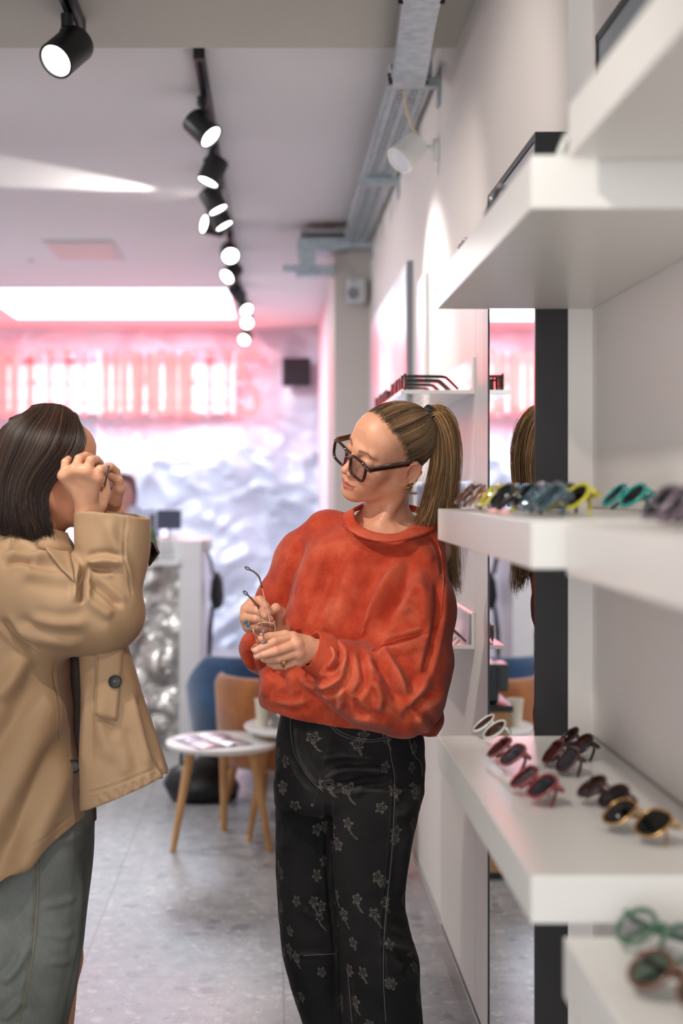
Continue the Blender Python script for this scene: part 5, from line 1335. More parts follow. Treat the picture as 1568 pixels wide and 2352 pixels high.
# ------------------------------------------------------------------ sweatshirt
def sweat_mat():
    m = bpy.data.materials.new('washed_orange'); m.use_nodes = True; nt = m.node_tree; b = nt.nodes['Principled BSDF']; N, L = nt.nodes.new, nt.links.new
    tc = N('ShaderNodeTexCoord'); n = N('ShaderNodeTexNoise'); n.inputs['Scale'].default_value = 11; n.inputs['Detail'].default_value = 9; n.inputs['Roughness'].default_value = 0.68; L(tc.outputs['Object'], n.inputs[0])
    r = N('ShaderNodeValToRGB'); e = r.color_ramp.elements; e[0].position = 0.3; e[0].color = lin((156, 44, 24)); e[1].position = 0.72; e[1].color = lin((208, 100, 70)); x = e.new(0.5); x.color = lin((186, 66, 40)); L(n.outputs[0], r.inputs[0])
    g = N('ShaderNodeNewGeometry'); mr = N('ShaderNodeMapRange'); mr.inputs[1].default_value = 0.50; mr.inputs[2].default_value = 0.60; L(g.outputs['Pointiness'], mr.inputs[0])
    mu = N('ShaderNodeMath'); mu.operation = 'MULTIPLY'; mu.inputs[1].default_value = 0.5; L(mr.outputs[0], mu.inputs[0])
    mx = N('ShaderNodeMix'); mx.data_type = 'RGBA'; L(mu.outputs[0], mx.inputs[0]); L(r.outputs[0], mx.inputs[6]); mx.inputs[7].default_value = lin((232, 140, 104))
    w = N('ShaderNodeTexNoise'); w.inputs['Scale'].default_value = 420; w.inputs['Detail'].default_value = 2; mp = N('ShaderNodeMapping'); mp.inputs['Scale'].default_value = (1, 1, 0.35); L(tc.outputs['Object'], mp.inputs[0]); L(mp.outputs[0], w.inputs[0])
    mr2 = N('ShaderNodeMapRange'); mr2.inputs[3].default_value = 0.86; mr2.inputs[4].default_value = 1.14; L(w.outputs[0], mr2.inputs[0]); vs = N('ShaderNodeVectorMath'); vs.operation = 'SCALE'; L(mx.outputs[2], vs.inputs[0]); L(mr2.outputs[0], vs.inputs['Scale'])
    L(vs.outputs[0], b.inputs['Base Color']); b.inputs['Roughness'].default_value = 0.85; b.inputs['Sheen Weight'].default_value = 0.15; b.inputs['Specular IOR Level'].default_value = 0.2
    bp = N('ShaderNodeBump'); bp.inputs['Strength'].default_value = 0.25; bp.inputs['Distance'].default_value = 0.001; L(w.outputs[0], bp.inputs['Height']); L(bp.outputs[0], b.inputs['Normal'])
    return m
SWEAT = sweat_mat()
RIB = M('rib_orange', (190, 66, 40), 0.85, col2=(206, 96, 70), nscale=16, detail=6, spec=0.2)
S = Field((-0.10, 2.90, 0.86), (0.46, 3.50, 1.50), 0.0034)
S.loft(rows_px([(1188, 800, 965, 3.285, 0.07), (1205, 748, 998, 3.28, 0.095), (1225, 715, 1010, 3.275, 0.11), (1260, 690, 1015, 3.265, 0.122), (1320, 672, 1016, 3.26, 0.132), (1400, 655, 1008, 3.255, 0.14), (1480, 634, 1000, 3.25, 0.148), (1550, 596, 998, 3.25, 0.155), (1600, 592, 1002, 3.255, 0.155), (1640, 604, 1008, 3.26, 0.145), (1672, 640, 1004, 3.265, 0.13), (1700, 668, 1000, 3.265, 0.12)]), 0.02, p=2.3)
limb(S, [(955, 1262, 3.22), (952, 1400, 3.15), (938, 1520, 3.105), (925, 1594, 3.09)], [0.062, 0.085, 0.088, 0.088], 0.035)
limb(S, [(925, 1594, 3.09), (850, 1578, 3.065), (800, 1552, 3.05), (775, 1528, 3.042)], [0.088, 0.083, 0.070, 0.052], 0.03)
limb(S, [(965, 1640, 3.18), (985, 1650, 3.2)], [0.045, 0.035], 0.03)
limb(S, [(755, 1232, 3.31), (705, 1290, 3.34), (652, 1395, 3.36), (604, 1492, 3.355)], [0.062, 0.072, 0.066, 0.052], 0.03)
limb(S, [(604, 1500, 3.345), (600, 1492, 3.28), (613, 1478, 3.235), (620, 1468, 3.21)], [0.050, 0.046, 0.040, 0.034], 0.02)
S.cone(toL(nt_) * 0 + toW(np.array((0, -0.022, -0.06))[None])[0], PN(886, 1218, 3.25), 0.074, 0.081, 0.008, 'sub')
# hem line: lower on the right
a, b_ = PN(600, 1628, 3.2), PN(1000, 1694, 3.2); nn = np.array((-(b_[2] - a[2]), 0, b_[0] - a[0])); S.plane(a, -nn if nn[2] > 0 else nn)
v, q = S.mesh(3)
v = wobble(v, q, 0.006, 9, 3.0); v = wobble(v, q, 0.0022, 26, 1.0)
FO = [
 ([(955, 1283), (905, 1369), (858, 1472), (838, 1494)], 0.022, 15, 'valley'), ([(930, 1284), (852, 1415), (826, 1488)], 0.010, 20),
 ([(805, 1262), (762, 1389), (732, 1460)], 0.011, 20, 'step'), ([(700, 1230), (664, 1330), (645, 1412)], 0.011, 13, 'valley'), ([(745, 1235), (715, 1330), (690, 1420)], 0.006, 16),
 ([(846, 1500), (905, 1474), (990, 1450)], 0.011, 7, 'valley'), ([(850, 1508), (920, 1490), (992, 1478)], 0.008, 13),
 ([(850, 1503), (885, 1541), (918, 1622)], 0.018, 12, 'valley'), ([(880, 1500), (915, 1560), (945, 1610)], 0.009, 14),
 ([(826, 1490), (834, 1528), (836, 1566), (812, 1606)], 0.011, 9, 'valley'), ([(739, 1466), (772, 1488), (782, 1518), (742, 1551)], 0.012, 7, 'valley'),
 ([(784, 1490), (788, 1524), (779, 1560), (726, 1583)], 0.011, 8), ([(757, 1477), (768, 1508), (752, 1542)], 0.008, 5), ([(779, 1571), (784, 1604), (778, 1634)], 0.008, 8), ([(720, 1578), (760, 1590), (790, 1570)], 0.012, 7, 'valley'),
 ([(968, 1572), (986, 1505), (1006, 1405), (1003, 1316)], 0.011, 9, 'valley'), ([(922, 1660), (970, 1612), (1012, 1582)], 0.016, 11, 'valley'), ([(938, 1626), (965, 1655), (988, 1682)], 0.012, 11), ([(925, 1622), (960, 1590), (985, 1540)], 0.010, 12),
 ([(606, 1528), (612, 1571), (604, 1606)], 0.009, 11), ([(640, 1540), (652, 1580), (642, 1615)], 0.009, 11, 'valley'), ([(683, 1549), (714, 1576), (760, 1590)], 0.009, 10), ([(628, 1602), (668, 1616), (712, 1606)], 0.006, 9), ([(800, 1640), (850, 1656), (905, 1664)], 0.006, 10), ([(855, 1560), (872, 1600), (868, 1640)], 0.008, 9), ([(812, 1600), (826, 1632), (846, 1650)], 0.007, 8, 'valley'),
 ([(566, 1450), (563, 1505), (584, 1538)], 0.007, 7), ([(580, 1452), (574, 1508), (594, 1540)], 0.008, 6, 'valley'), ([(598, 1470), (590, 1512), (604, 1535)], 0.006, 6),
 ([(985, 1228), (1008, 1262), (1016, 1330)], 0.004, 5, 'valley'), ([(820, 1262), (880, 1272), (950, 1262)], 0.003, 16), ([(925, 1250), (965, 1258), (1000, 1290)], 0.005, 14), ([(960, 1320), (975, 1380), (972, 1440)], 0.006, 14),
 ([(760, 1310), (735, 1380), (700, 1440)], 0.005, 12), ([(690, 1450), (720, 1468), (760, 1470)], 0.006, 10), ([(668, 1470), (700, 1500), (690, 1530)], 0.006, 10, 'valley'), ([(905, 1310), (870, 1380), (842, 1440)], 0.004, 12), ([(880, 1420), (915, 1400), (965, 1395)], 0.004, 12)]
v = folds(v, q, FO); v = taubin(v, q, 1)
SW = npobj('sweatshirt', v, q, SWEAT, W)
# ribbed collar, cuffs
def ribbed(name, pts, rad, flat, parent, ribs=90, amp=0.0006, seg=14):
    path = smoothpath(pts + [pts[0]], 10)[:-1]; bm = TUBE(path, rad, seg, closed=True, flat=flat)
    return obj(name, bm, RIB, parent, smooth=True)
cp = [(798, 1180, 3.21), (806, 1207, 3.165), (840, 1229, 3.13), (893, 1238, 3.122), (948, 1228, 3.142), (990, 1210, 3.20), (993, 1190, 3.28), (955, 1172, 3.36), (885, 1162, 3.38), (832, 1165, 3.32)]
path = [Vector(p) for p in smoothpath([P(*c) for c in cp] + [P(*cp[0])], 9)[:-1]]
cen = sum(path, Vector()) / len(path); bm = bmesh.new(); n = len(path); ringsC = []
for i, p in enumerate(path):
    out = (p - cen); out.z = 0; out.normalize(); inn = Vector((0, 0, 1)) * 0.55 - out * 0.85; inn.normalize(); nr = out * 0.8 + Vector((0, 0, 0.6)); nr.normalize()
    sec = []
    for u, w in ((-1, 0), (-0.9, .35), (-.4, .5), (.3, .5), (.85, .38), (1, 0), (.85, -.35), (-.9, -.35)): sec.append(bm.verts.new(p + inn * (u * 0.0155 + 0.003) + nr * (w * 0.008 + 0.001)))
    ringsC.append(sec)
for i in range(n):
    a, b2 = ringsC[i], ringsC[(i + 1) % n]
    for k in range(8): bm.faces.new((a[k], a[(k + 1) % 8], b2[(k + 1) % 8], b2[k]))
bmesh.ops.recalc_face_normals(bm, faces=bm.faces[:])
obj('collar', bm, RIB, SW, smooth=True)
def cuff(a, b, r0, r1, squash=0.8, ribn=64):
    a, b = Vector(a), Vector(b); d = (b - a).normalized(); n1 = Vector((0, 0, 1)); n1 = (n1 - d * n1.dot(d)).normalized(); n2 = d.cross(n1); bm = bmesh.new(); R_ = []
    for t_, rr_ in ((0, r0), (0.05, r0 * 1.03), (0.5, (r0 + r1) / 2 * 1.04), (0.93, r1 * 1.03), (1, r1), (0.98, r1 * 0.92), (0.6, r1 * 0.88)):
        ring_ = []
        for k in range(ribn * 2):
            g = rr_ + (0.0005 if k % 2 else -0.0004); an = math.pi * k / ribn
            ring_.append(bm.verts.new(a + (b - a) * t_ + n1 * math.cos(an) * g + n2 * math.sin(an) * g * squash))
        R_.append(ring_)
    for x, y in zip(R_, R_[1:]):
        m_ = len(x)
        for k in range(m_): bm.faces.new((x[k], x[(k + 1) % m_], y[(k + 1) % m_], y[k]))
    bmesh.ops.recalc_face_normals(bm, faces=bm.faces[:]); return obj('cuff', bm, RIB, SW, smooth=True)
cuff(P(752, 1511, 3.04), P(711, 1493, 3.022), 0.050, 0.0425, 0.8)
cuff(P(630, 1462, 3.19), P(642, 1440, 3.158), 0.036, 0.033, 0.95)
bvS = bvh_of(SW)
for nm, ln, r in (('shoulder_seam', [(988, 1222), (1010, 1262), (1018, 1330), (1012, 1420)], 0.0016), ('armhole_seam', [(852, 1494), (905, 1472), (985, 1451)], 0.0014), ('collar_stitching', [(788, 1205), (815, 1236), (885, 1252), (950, 1243), (985, 1228)], 0.0012)):
    dl = drape_line(bvS, ln, 0.0003)
    if len(dl) > 3: obj(nm, TUBE(dl, r, 6), RIB, SW, smooth=True)

# ------------------------------------------------------------------ black floral jeans
def floral_mat():
    m = bpy.data.materials.new('black_floral_denim'); m.use_nodes = True; nt = m.node_tree; b = nt.nodes['Principled BSDF']; N, L = nt.nodes.new, nt.links.new
    def math_(op, a, c=None, d=None):
        x = N('ShaderNodeMath'); x.operation = op
        for i, q_ in enumerate((a, c, d)):
            if q_ is None: continue
            if isinstance(q_, (int, float)): x.inputs[i].default_value = q_
            else: L(q_, x.inputs[i])
        return x.outputs[0]
    tc = N('ShaderNodeTexCoord'); at = N('ShaderNodeAttribute'); at.attribute_name = 'cloth_uv'; sp = N('ShaderNodeSeparateXYZ'); L(at.outputs['Vector'], sp.inputs[0])
    cb = N('ShaderNodeCombineXYZ'); L(sp.outputs[0], cb.inputs[0]); L(sp.outputs[1], cb.inputs[1])
    wn = N('ShaderNodeTexNoise'); wn.inputs['Scale'].default_value = 55; L(cb.outputs[0], wn.inputs[0]); va = N('ShaderNodeVectorMath'); va.operation = 'MULTIPLY_ADD'; L(wn.outputs['Color'], va.inputs[0]); va.inputs[1].default_value = (0.006, 0.006, 0); L(cb.outputs[0], va.inputs[2])
    total = None
    for scale, R_, seed in ((13.0, 0.0165, 0.0), (10.5, 0.0185, 3.7)):
        ad = N('ShaderNodeVectorMath'); ad.operation = 'ADD'; L(va.outputs[0], ad.inputs[0]); ad.inputs[1].default_value = (seed, seed * 0.37, 0)
        v = N('ShaderNodeTexVoronoi'); v.voronoi_dimensions = '2D'; v.inputs['Scale'].default_value = scale; v.inputs['Randomness'].default_value = 0.75; L(ad.outputs[0], v.inputs['Vector'])
        dv = N('ShaderNodeVectorMath'); dv.operation = 'SUBTRACT'; L(ad.outputs[0], dv.inputs[0])
        L(v.outputs['Position'], dv.inputs[1])
        s2 = N('ShaderNodeSeparateXYZ'); L(dv.outputs[0], s2.inputs[0]); ln = N('ShaderNodeVectorMath'); ln.operation = 'LENGTH'; L(dv.outputs[0], ln.inputs[0])
        sc = N('ShaderNodeSeparateColor'); L(v.outputs['Color'], sc.inputs[0])
        th = math_('ARCTAN2', s2.outputs[1], s2.outputs[0]); ph = math_('MULTIPLY', sc.outputs[2], 6.28)
        c5 = math_('COSINE', math_('MULTIPLY_ADD', th, 5.0, ph)); rad = math_('MULTIPLY_ADD', c5, R_ * 0.16, R_ * 0.68)
        inside = math_('LESS_THAN', ln.outputs['Value'], rad); hole = math_('MULTIPLY', math_('GREATER_THAN', ln.outputs['Value'], R_ * 0.16), math_('MAXIMUM', math_('LESS_THAN', ln.outputs['Value'], R_ * 0.3), math_('GREATER_THAN', ln.outputs['Value'], R_ * 0.42))); fl = math_('MULTIPLY', inside, hole)
        # stem with leaf
        st = math_('ABSOLUTE', math_('SUBTRACT', math_('MULTIPLY', s2.outputs[0], 1.0), math_('MULTIPLY', math_('MULTIPLY', s2.outputs[1], s2.outputs[1]), 18.0)))
        stem = math_('MULTIPLY', math_('LESS_THAN', st, 0.0028), math_('MULTIPLY', math_('LESS_THAN', s2.outputs[1], -0.006), math_('GREATER_THAN', s2.outputs[1], math_('MULTIPLY', sc.outputs[1], -0.034))))
        both = math_('MAXIMUM', fl, stem); pick = math_('GREATER_THAN', sc.outputs[0], 0.25); both = math_('MULTIPLY', both, pick)
        total = both if total is None else math_('MAXIMUM', total, both)
    n = N('ShaderNodeTexNoise'); n.inputs['Scale'].default_value = 260; n.inputs['Detail'].default_value = 4; L(cb.outputs[0], n.inputs[0]); mr = N('ShaderNodeMapRange'); mr.inputs[1].default_value = 0.3; mr.inputs[2].default_value = 0.7; mr.inputs[3].default_value = 0.0; mr.inputs[4].default_value = 0.85; L(n.outputs[0], mr.inputs[0])
    n3 = N('ShaderNodeTexNoise'); n3.inputs['Scale'].default_value = 7; n3.inputs['Detail'].default_value = 7; L(tc.outputs['Object'], n3.inputs[0]); rp = N('ShaderNodeValToRGB'); e = rp.color_ramp.elements; e[0].position = 0.35; e[0].color = lin((15, 15, 16)); e[1].position = 0.75; e[1].color = lin((34, 32, 32)); L(n3.outputs[0], rp.inputs[0])
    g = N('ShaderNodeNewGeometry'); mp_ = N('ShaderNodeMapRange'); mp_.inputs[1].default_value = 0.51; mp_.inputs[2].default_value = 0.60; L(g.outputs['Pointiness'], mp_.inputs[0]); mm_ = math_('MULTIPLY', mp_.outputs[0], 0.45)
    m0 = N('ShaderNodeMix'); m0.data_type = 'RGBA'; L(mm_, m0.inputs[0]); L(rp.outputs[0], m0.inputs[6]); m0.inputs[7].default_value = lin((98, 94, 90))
    f = math_('MULTIPLY', total, mr.outputs[0]); mx = N('ShaderNodeMix'); mx.data_type = 'RGBA'; L(f, mx.inputs[0]); L(m0.outputs[2], mx.inputs[6]); mx.inputs[7].default_value = lin((112, 106, 99))
    L(mx.outputs[2], b.inputs['Base Color']); b.inputs['Roughness'].default_value = 0.85; b.inputs['Specular IOR Level'].default_value = 0.25
    w = N('ShaderNodeTexNoise'); w.inputs['Scale'].default_value = 600; L(tc.outputs['Object'], w.inputs[0]); bp = N('ShaderNodeBump'); bp.inputs['Strength'].default_value = 0.25; bp.inputs['Distance'].default_value = 0.001; L(w.outputs[0], bp.inputs['Height']); L(bp.outputs[0], b.inputs['Normal'])
    return m
FLOR = floral_mat()
T_ = Field((-0.04, 2.98, 0.02), (0.42, 3.50, 1.02), 0.0038)
T_.loft(rows_px([(1588, 652, 950, 3.245, 0.115), (1620, 648, 958, 3.245, 0.12), (1660, 640, 968, 3.245, 0.125), (1700, 634, 974, 3.25, 0.132), (1760, 631, 976, 3.25, 0.14), (1820, 631, 970, 3.25, 0.138), (1850, 632, 964, 3.25, 0.12)]), 0.02, p=2.25)
T_.loft(rows_px([(1790, 632, 775, 3.30, 0.10), (1850, 631, 773, 3.30, 0.105), (1950, 631, 772, 3.295, 0.1), (2060, 636, 778, 3.285, 0.095), (2130, 641, 784, 3.28, 0.092), (2200, 647, 790, 3.28, 0.092), (2270, 668, 798, 3.29, 0.09), (2352, 697, 806, 3.30, 0.088), (2460, 718, 818, 3.31, 0.09), (2585, 735, 838, 3.32, 0.092)]), 0.018, p=2.2)
T_.loft(rows_px([(1790, 742, 972, 3.215, 0.118), (1850, 748, 963, 3.205, 0.115), (1950, 754, 944, 3.20, 0.107), (2030, 758, 930, 3.195, 0.1), (2090, 763, 928, 3.19, 0.098), (2140, 768, 942, 3.19, 0.1), (2194, 775, 959, 3.195, 0.103), (2300, 779, 966, 3.205, 0.102), (2400, 784, 974, 3.215, 0.1), (2585, 795, 985, 3.225, 0.1)]), 0.012, p=2.2)
v, q = T_.mesh(3); v = wobble(v, q, 0.0045, 8, 9.0, (1, 1, 0.6)); v = wobble(v, q, 0.0015, 30, 4.0)
FT = [([(668, 1640), (672, 1720), (695, 1780), (735, 1822)], 0.007, 7, 'valley'), ([(678, 1650), (690, 1740), (740, 1815)], 0.006, 9), ([(726, 1800), (790, 1768), (900, 1772)], 0.010, 10), ([(742, 1815), (800, 1800), (905, 1790)], 0.010, 8, 'valley'), ([(800, 1832), (850, 1800), (915, 1795)], 0.007, 10),
 ([(748, 1818), (756, 1900), (755, 1990), (766, 2110), (778, 2230)], 0.010, 8, 'valley'), ([(720, 1745), (780, 1735), (870, 1748)], 0.005, 10), ([(940, 1880), (925, 1990), (915, 2080)], 0.009, 12), ([(896, 1700), (905, 1800), (898, 1950), (880, 2130), (884, 2340)], 0.003, 4, 'seam'),
 ([(910, 2190), (940, 2215), (925, 2250)], 0.010, 11, 'valley'), ([(868, 2165), (900, 2170), (945, 2180)], 0.008, 10), ([(900, 2110), (930, 2130), (950, 2170)], 0.008, 10, 'valley'), ([(660, 2200), (700, 2190), (760, 2194)], 0.004, 6), ([(640, 1860), (660, 1900), (652, 1960)], 0.006, 12), ([(650, 1745), (640, 1800), (648, 1850)], 0.007, 10), ([(905, 1880), (945, 1850), (968, 1800)], 0.007, 12), ([(780, 1900), (790, 2000), (800, 2100)], 0.004, 18), ([(800, 2240), (806, 2300), (812, 2352)], 0.003, 5, 'seam'), ([(690, 2080), (720, 2100), (752, 2090)], 0.004, 12)]
v = folds(v, q, FT); v = taubin(v, q, 1)
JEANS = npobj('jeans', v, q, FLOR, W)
def leg_uv(v, legs, r=0.115):
    """cloth coordinates round each trouser leg: arc length and height"""
    best = np.full(len(v), 9.0); u = np.zeros(len(v))
    for n_, ax_ in enumerate(legs):
        A = np.array([PN(*p) for p in ax_]); A = A[np.argsort(A[:, 2])]; cx = np.interp(v[:, 2], A[:, 2], A[:, 0]); cy = np.interp(v[:, 2], A[:, 2], A[:, 1])
        d = np.hypot(v[:, 0] - cx, v[:, 1] - cy); m = d < best; best[m] = d[m]; u[m] = (np.arctan2(v[:, 0] - cx, -(v[:, 1] - cy)) * r + n_ * 1.7)[m]
    return np.stack([u + 3.0, v[:, 2] + 1.0, 0 * u], 1)
paint(JEANS, 'cloth_uv', leg_uv(v, [[(720, 1600, 3.27), (700, 1850, 3.29), (704, 2100, 3.28), (745, 2352, 3.3), (785, 2585, 3.32)], [(880, 1600, 3.23), (856, 1850, 3.21), (846, 2050, 3.19), (868, 2200, 3.195), (890, 2585, 3.22)]]))
bvJ = bvh_of(JEANS); STITCH = M('grey_stitch', (112, 108, 104), 0.8); DEN = M('black_denim_plain', (30, 29, 30), 0.85)
def stitch(name, ln, r=0.0007, off=0.0006, mat_=STITCH, bv=None, par=None):
    dl = drape_line(bv or bvJ, ln, off)
    if len(dl) > 3: obj(name, TUBE(dl, r, 5), mat_, par or JEANS, smooth=True)
stitch('fly_stitching', [(668, 1632), (667, 1680), (680, 1740), (712, 1790), (742, 1818)]); stitch('pocket_stitching', [(752, 1642), (762, 1672), (790, 1692), (840, 1704), (885, 1700)]); stitch('pocket_stitching', [(755, 1638), (766, 1668), (794, 1687), (842, 1699), (886, 1695)])
stitch('side_seam', [(887, 1672), (898, 1740), (906, 1800), (900, 1950), (884, 2120), (880, 2240), (886, 2348)]); stitch('back_pocket_edge', [(938, 1690), (948, 1730), (966, 1752), (970, 1780)]); stitch('knee_seam', [(697, 2195), (730, 2193), (770, 2191)]); stitch('front_seam', [(798, 2230), (803, 2290), (808, 2350)]); stitch('waistband_stitching', [(668, 1622), (720, 1623), (765, 1622)])
for xq in (736, 655):
    bm = drape_patch(bvJ, [(xq - 5, 1598), (xq + 6, 1598), (xq + 7, 1640), (xq - 4, 1640)], 3, 8, 0.004, 0.003); obj('belt_loop', bm, DEN, JEANS, smooth=True)
for px, py in ((751, 1632), (882, 1701)):
    p = drape_pt(bvJ, px, py, 0.001)
    if p is not None: obj('rivet', LATHE([(0.0035, 0), (0.0035, 0.001), (0.002, 0.0022)], 12, Matrix.Translation(p) @ zrot((0, -1, 0.1))), M('rivet_metal', (70, 66, 62), 0.4, 0.8), JEANS, smooth=True)
# shoes (below the frame)
for x, Y in ((875, 3.22), (778, 3.32)):
    fz = P(x, 2600, Y); bm = bmesh.new()
    SF = Field((fz.x - 0.24, Y - 0.15, -0.005), (fz.x + 0.08, Y + 0.1, 0.16), 0.005)
    SF.cone((fz.x + 0.01, Y, 0.045), (fz.x - 0.16, Y - 0.06, 0.04), 0.043, 0.036, 0.02); SF.cone((fz.x, Y, 0.05), (fz.x, Y, 0.13), 0.045, 0.048, 0.02); SF.plane((0, 0, 0.002), (0, 0, -1))
    sv2, sq2 = SF.mesh(1); npobj('shoe', sv2, sq2, M('shoe_black', (24, 24, 25), 0.4), W)

# ------------------------------------------------------------------ her glasses and the pair in her hands
TORT = M('acetate_havana', (52, 20, 14), 0.14, col2=(120, 46, 18), nscale=70, nfac=(0.55, 0.75), coat=0.8)
g = spectacles('eyeglasses', 'dark tortoiseshell square glasses worn by the woman with the ponytail', TORT, LN['clear'], 'square', 0.0525, 0.045, 0.019, 0.0034, temple='open', cat='glasses', tlen=0.140, thick=1.15, fold=-4.0, th=2.1, tf=0.42)
Mg = Matrix(R1.tolist()).to_4x4(); g.rotation_euler = (Mg @ Matrix.Rotation(math.radians(-5), 4, 'X')).to_euler(); g.location = toW(np.array((0, 0.1015, -0.0105))[None])[0].tolist()

hg = thing('eyeglasses', 'thin gold wire glasses with tortoiseshell tips held in both hands of the woman in orange', 'glasses', P(605, 1470, 3.0))
WG = AC['rose']; c1 = [(581, 1446), (587, 1436), (600, 1430.5), (622, 1431), (631, 1436), (631.5, 1447), (628, 1460), (607, 1464), (592, 1461), (584, 1455)]
lens1 = [P(x, y, 3.02 - (y - 1447) * 0.0006) for x, y in c1]
loop = smoothpath(lens1 + [lens1[0]], 4)[:-1]
bm = TUBE(loop, 0.0011, 6, closed=True)
c2 = [(578, 1488), (584, 1482), (597, 1478), (614, 1478), (626, 1482), (630, 1490), (622, 1500), (604, 1504), (588, 1502), (579, 1496)]
lens2 = [P(x, y, 2.995 - (y - 1490) * 0.0006) for x, y in c2]; loop2 = smoothpath(lens2 + [lens2[0]], 4)[:-1]
tube(bm, loop2, 0.0011, 6, closed=True); tube(bm, smoothpath([P(600, 1464, 3.012), P(601, 1471, 3.0), P(603, 1478, 2.998)], 4), 0.0012, 6); tube(bm, smoothpath([P(590, 1461, 3.013), P(590, 1470, 3.0), P(593, 1479, 2.998)], 4), 0.001, 6)
obj('front_frame', bm, WG, hg, smooth=True)
for lp in (loop, loop2):
    bm = bmesh.new(); vs = [bm.verts.new(p) for p in lp]; bm.faces.new(vs); bmesh.ops.solidify(bm, geom=bm.faces[:], thickness=0.001); obj('lens', bm, glass_mat('lens_held', (248, 248, 248), 0.04), hg)
bm = bmesh.new(); lathe(bm, [(0.001, 0), (0.006, 0.0006), (0.0075, 0.0012), (0.006, 0.002)], 14, Matrix.Translation(P(602, 1453, 2.995)) @ Matrix.Rotation(math.radians(40), 4, 'Y') @ zrot((-0.2, -1, 0.2)) @ Matrix.Diagonal((0.6, 1.1, 1, 1))); obj('nose_pad', bm, glass_mat('nose_pad_clear', (236, 232, 228), 0.15), hg, smooth=True)
bm = BOX(-0.0065, 0.0065, -0.0015, 0.0015, -0.002, 0.002, bevel=0.0007); bm.transform(Matrix.Translation(P(606, 1474, 2.955)) @ Matrix.Rotation(math.radians(-8), 4, 'Y')); obj('hinge_block', bm, M('hinge_steel', (120, 116, 112), 0.3, 0.9), hg, auto=40)
for a_, b2, c3, tip in ((( 606, 1467, 2.955), (599, 1420, 2.95), (590, 1388, 2.95), (563, 1360, 2.95)), ((622, 1440, 3.05), (610, 1390, 3.055), (604, 1360, 3.055), (566, 1304, 3.06))):
    if tip[0] == 563: pl = [P(*a_), P(601, 1440, 2.952), P(595, 1402, 2.95), P(588, 1388, 2.95), P(576, 1374, 2.95), P(568, 1366, 2.95)]
    else: pl = [P(*a_), P(614, 1400, 3.055), P(606, 1368, 3.056), P(600, 1343, 3.057), P(595, 1326, 3.058), P(585, 1315, 3.059), P(573, 1308, 3.06)]
    path = smoothpath(pl, 6); k = int(len(path) * 0.45)
    o = obj('temple', TUBE(path[:k + 1], 0.0015, 8), WG, hg, smooth=True)
    obj('temple_sleeve', TUBE(path[k:], 0.0019, 8), TORT, o, smooth=True)
    e = path[-1]; d = (path[-1] - path[-3]).normalized(); nrm = d.cross(Vector((0, 1, 0))).normalized(); L_ = 0.009
    lp = [e + d * (0.0045 + L_ * 0.5 * math.cos(i * math.pi / 10)) * 1.2 + nrm * 0.0024 * math.sin(i * math.pi / 10) for i in range(20)]
    obj('temple_tip', TUBE(lp, 0.0013, 6, closed=True), M('tip_plum', (58, 22, 34), 0.25, coat=0.5), o, smooth=True)
# ------------------------------------------------------------------ the customer in the beige trench jacket trying on glasses
rng = np.random.default_rng(21)
K = thing('person', 'brown-haired woman in a beige trench jacket lifting glasses to her face with both hands', 'person', (-0.5, 2.95, 0))
O2 = PN(122, 1078, 2.95); R2 = basis((0.975, 0.16, -0.13), (0.16, -0.98, 0.02))
def toL2(p): return R2.T @ (np.array(p) - O2)
def toW2(v): return v @ R2.T + O2
def chest2(F_):
    F_.ell(toL2(PN(70, 1330, 2.98)), (0.12, 0.10, 0.07), 0.05)
F2, scalp2 = head_field(0.0018, lo=(-0.16, -0.17, -0.30), hi=(0.16, 0.135, 0.14), neck=[(np.array((0, -0.02, -0.05)), toL2(PN(88, 1270, 2.97)), 0.050, 0.054)], lids=0.3, extra=chest2)
hv2, hq2 = F2.mesh(2)
pig2 = face_pigment(hv2, (214, 150, 118), (186, 100, 92), (74, 48, 36), (212, 124, 98), (112, 58, 46))
Hk = Field(np.minimum(PN(120, 1240, 2.8), PN(120, 1240, 3.15)) - 0.02, np.maximum(PN(300, 1025, 2.8), PN(300, 1025, 3.15)) + 0.02, 0.0015)
hand(Hk, (204, 1180, 2.897), (225, 1290, 2.902),
     [(147, 1093, 2.854), (172, 1080, 2.844), (199, 1082, 2.840), (223, 1097, 2.847)][::-1],
     [[(150, 1062, 2.857), (162, 1050, 2.887), (176, 1052, 2.907)], [(181, 1054, 2.852), (196, 1047, 2.882), (211, 1051, 2.907)], [(208, 1058, 2.842), (221, 1056, 2.874), (230, 1064, 2.897)], [(229, 1079, 2.844), (237, 1077, 2.872), (238, 1086, 2.897)]][::-1],
     [(226, 1160, 2.907), (240, 1132, 2.937), (238, 1108, 2.952), (234, 1092, 2.957)], rw=0.0285, rm=0.0125, ra=0.034)
hand(Hk, (258, 1186, 3.085), (262, 1290, 3.09),
     [(269, 1110, 3.085), (262, 1106, 3.105), (252, 1108, 3.122), (242, 1114, 3.13)],
     [[(266, 1084, 3.082), (254, 1072, 3.068), (243, 1078, 3.058)], [(260, 1082, 3.11), (248, 1072, 3.10), (238, 1080, 3.09)], [(248, 1086, 3.13), (238, 1080, 3.12)], [(238, 1094, 3.135), (230, 1090, 3.13)]],
     [(262, 1150, 3.06), (273, 1124, 3.045), (271, 1104, 3.04), (255, 1095, 3.045)], rw=0.025, rm=0.0115)
kv, kq = Hk.mesh(2); kp = np.tile(L3((224, 168, 134)), (len(kv), 1))
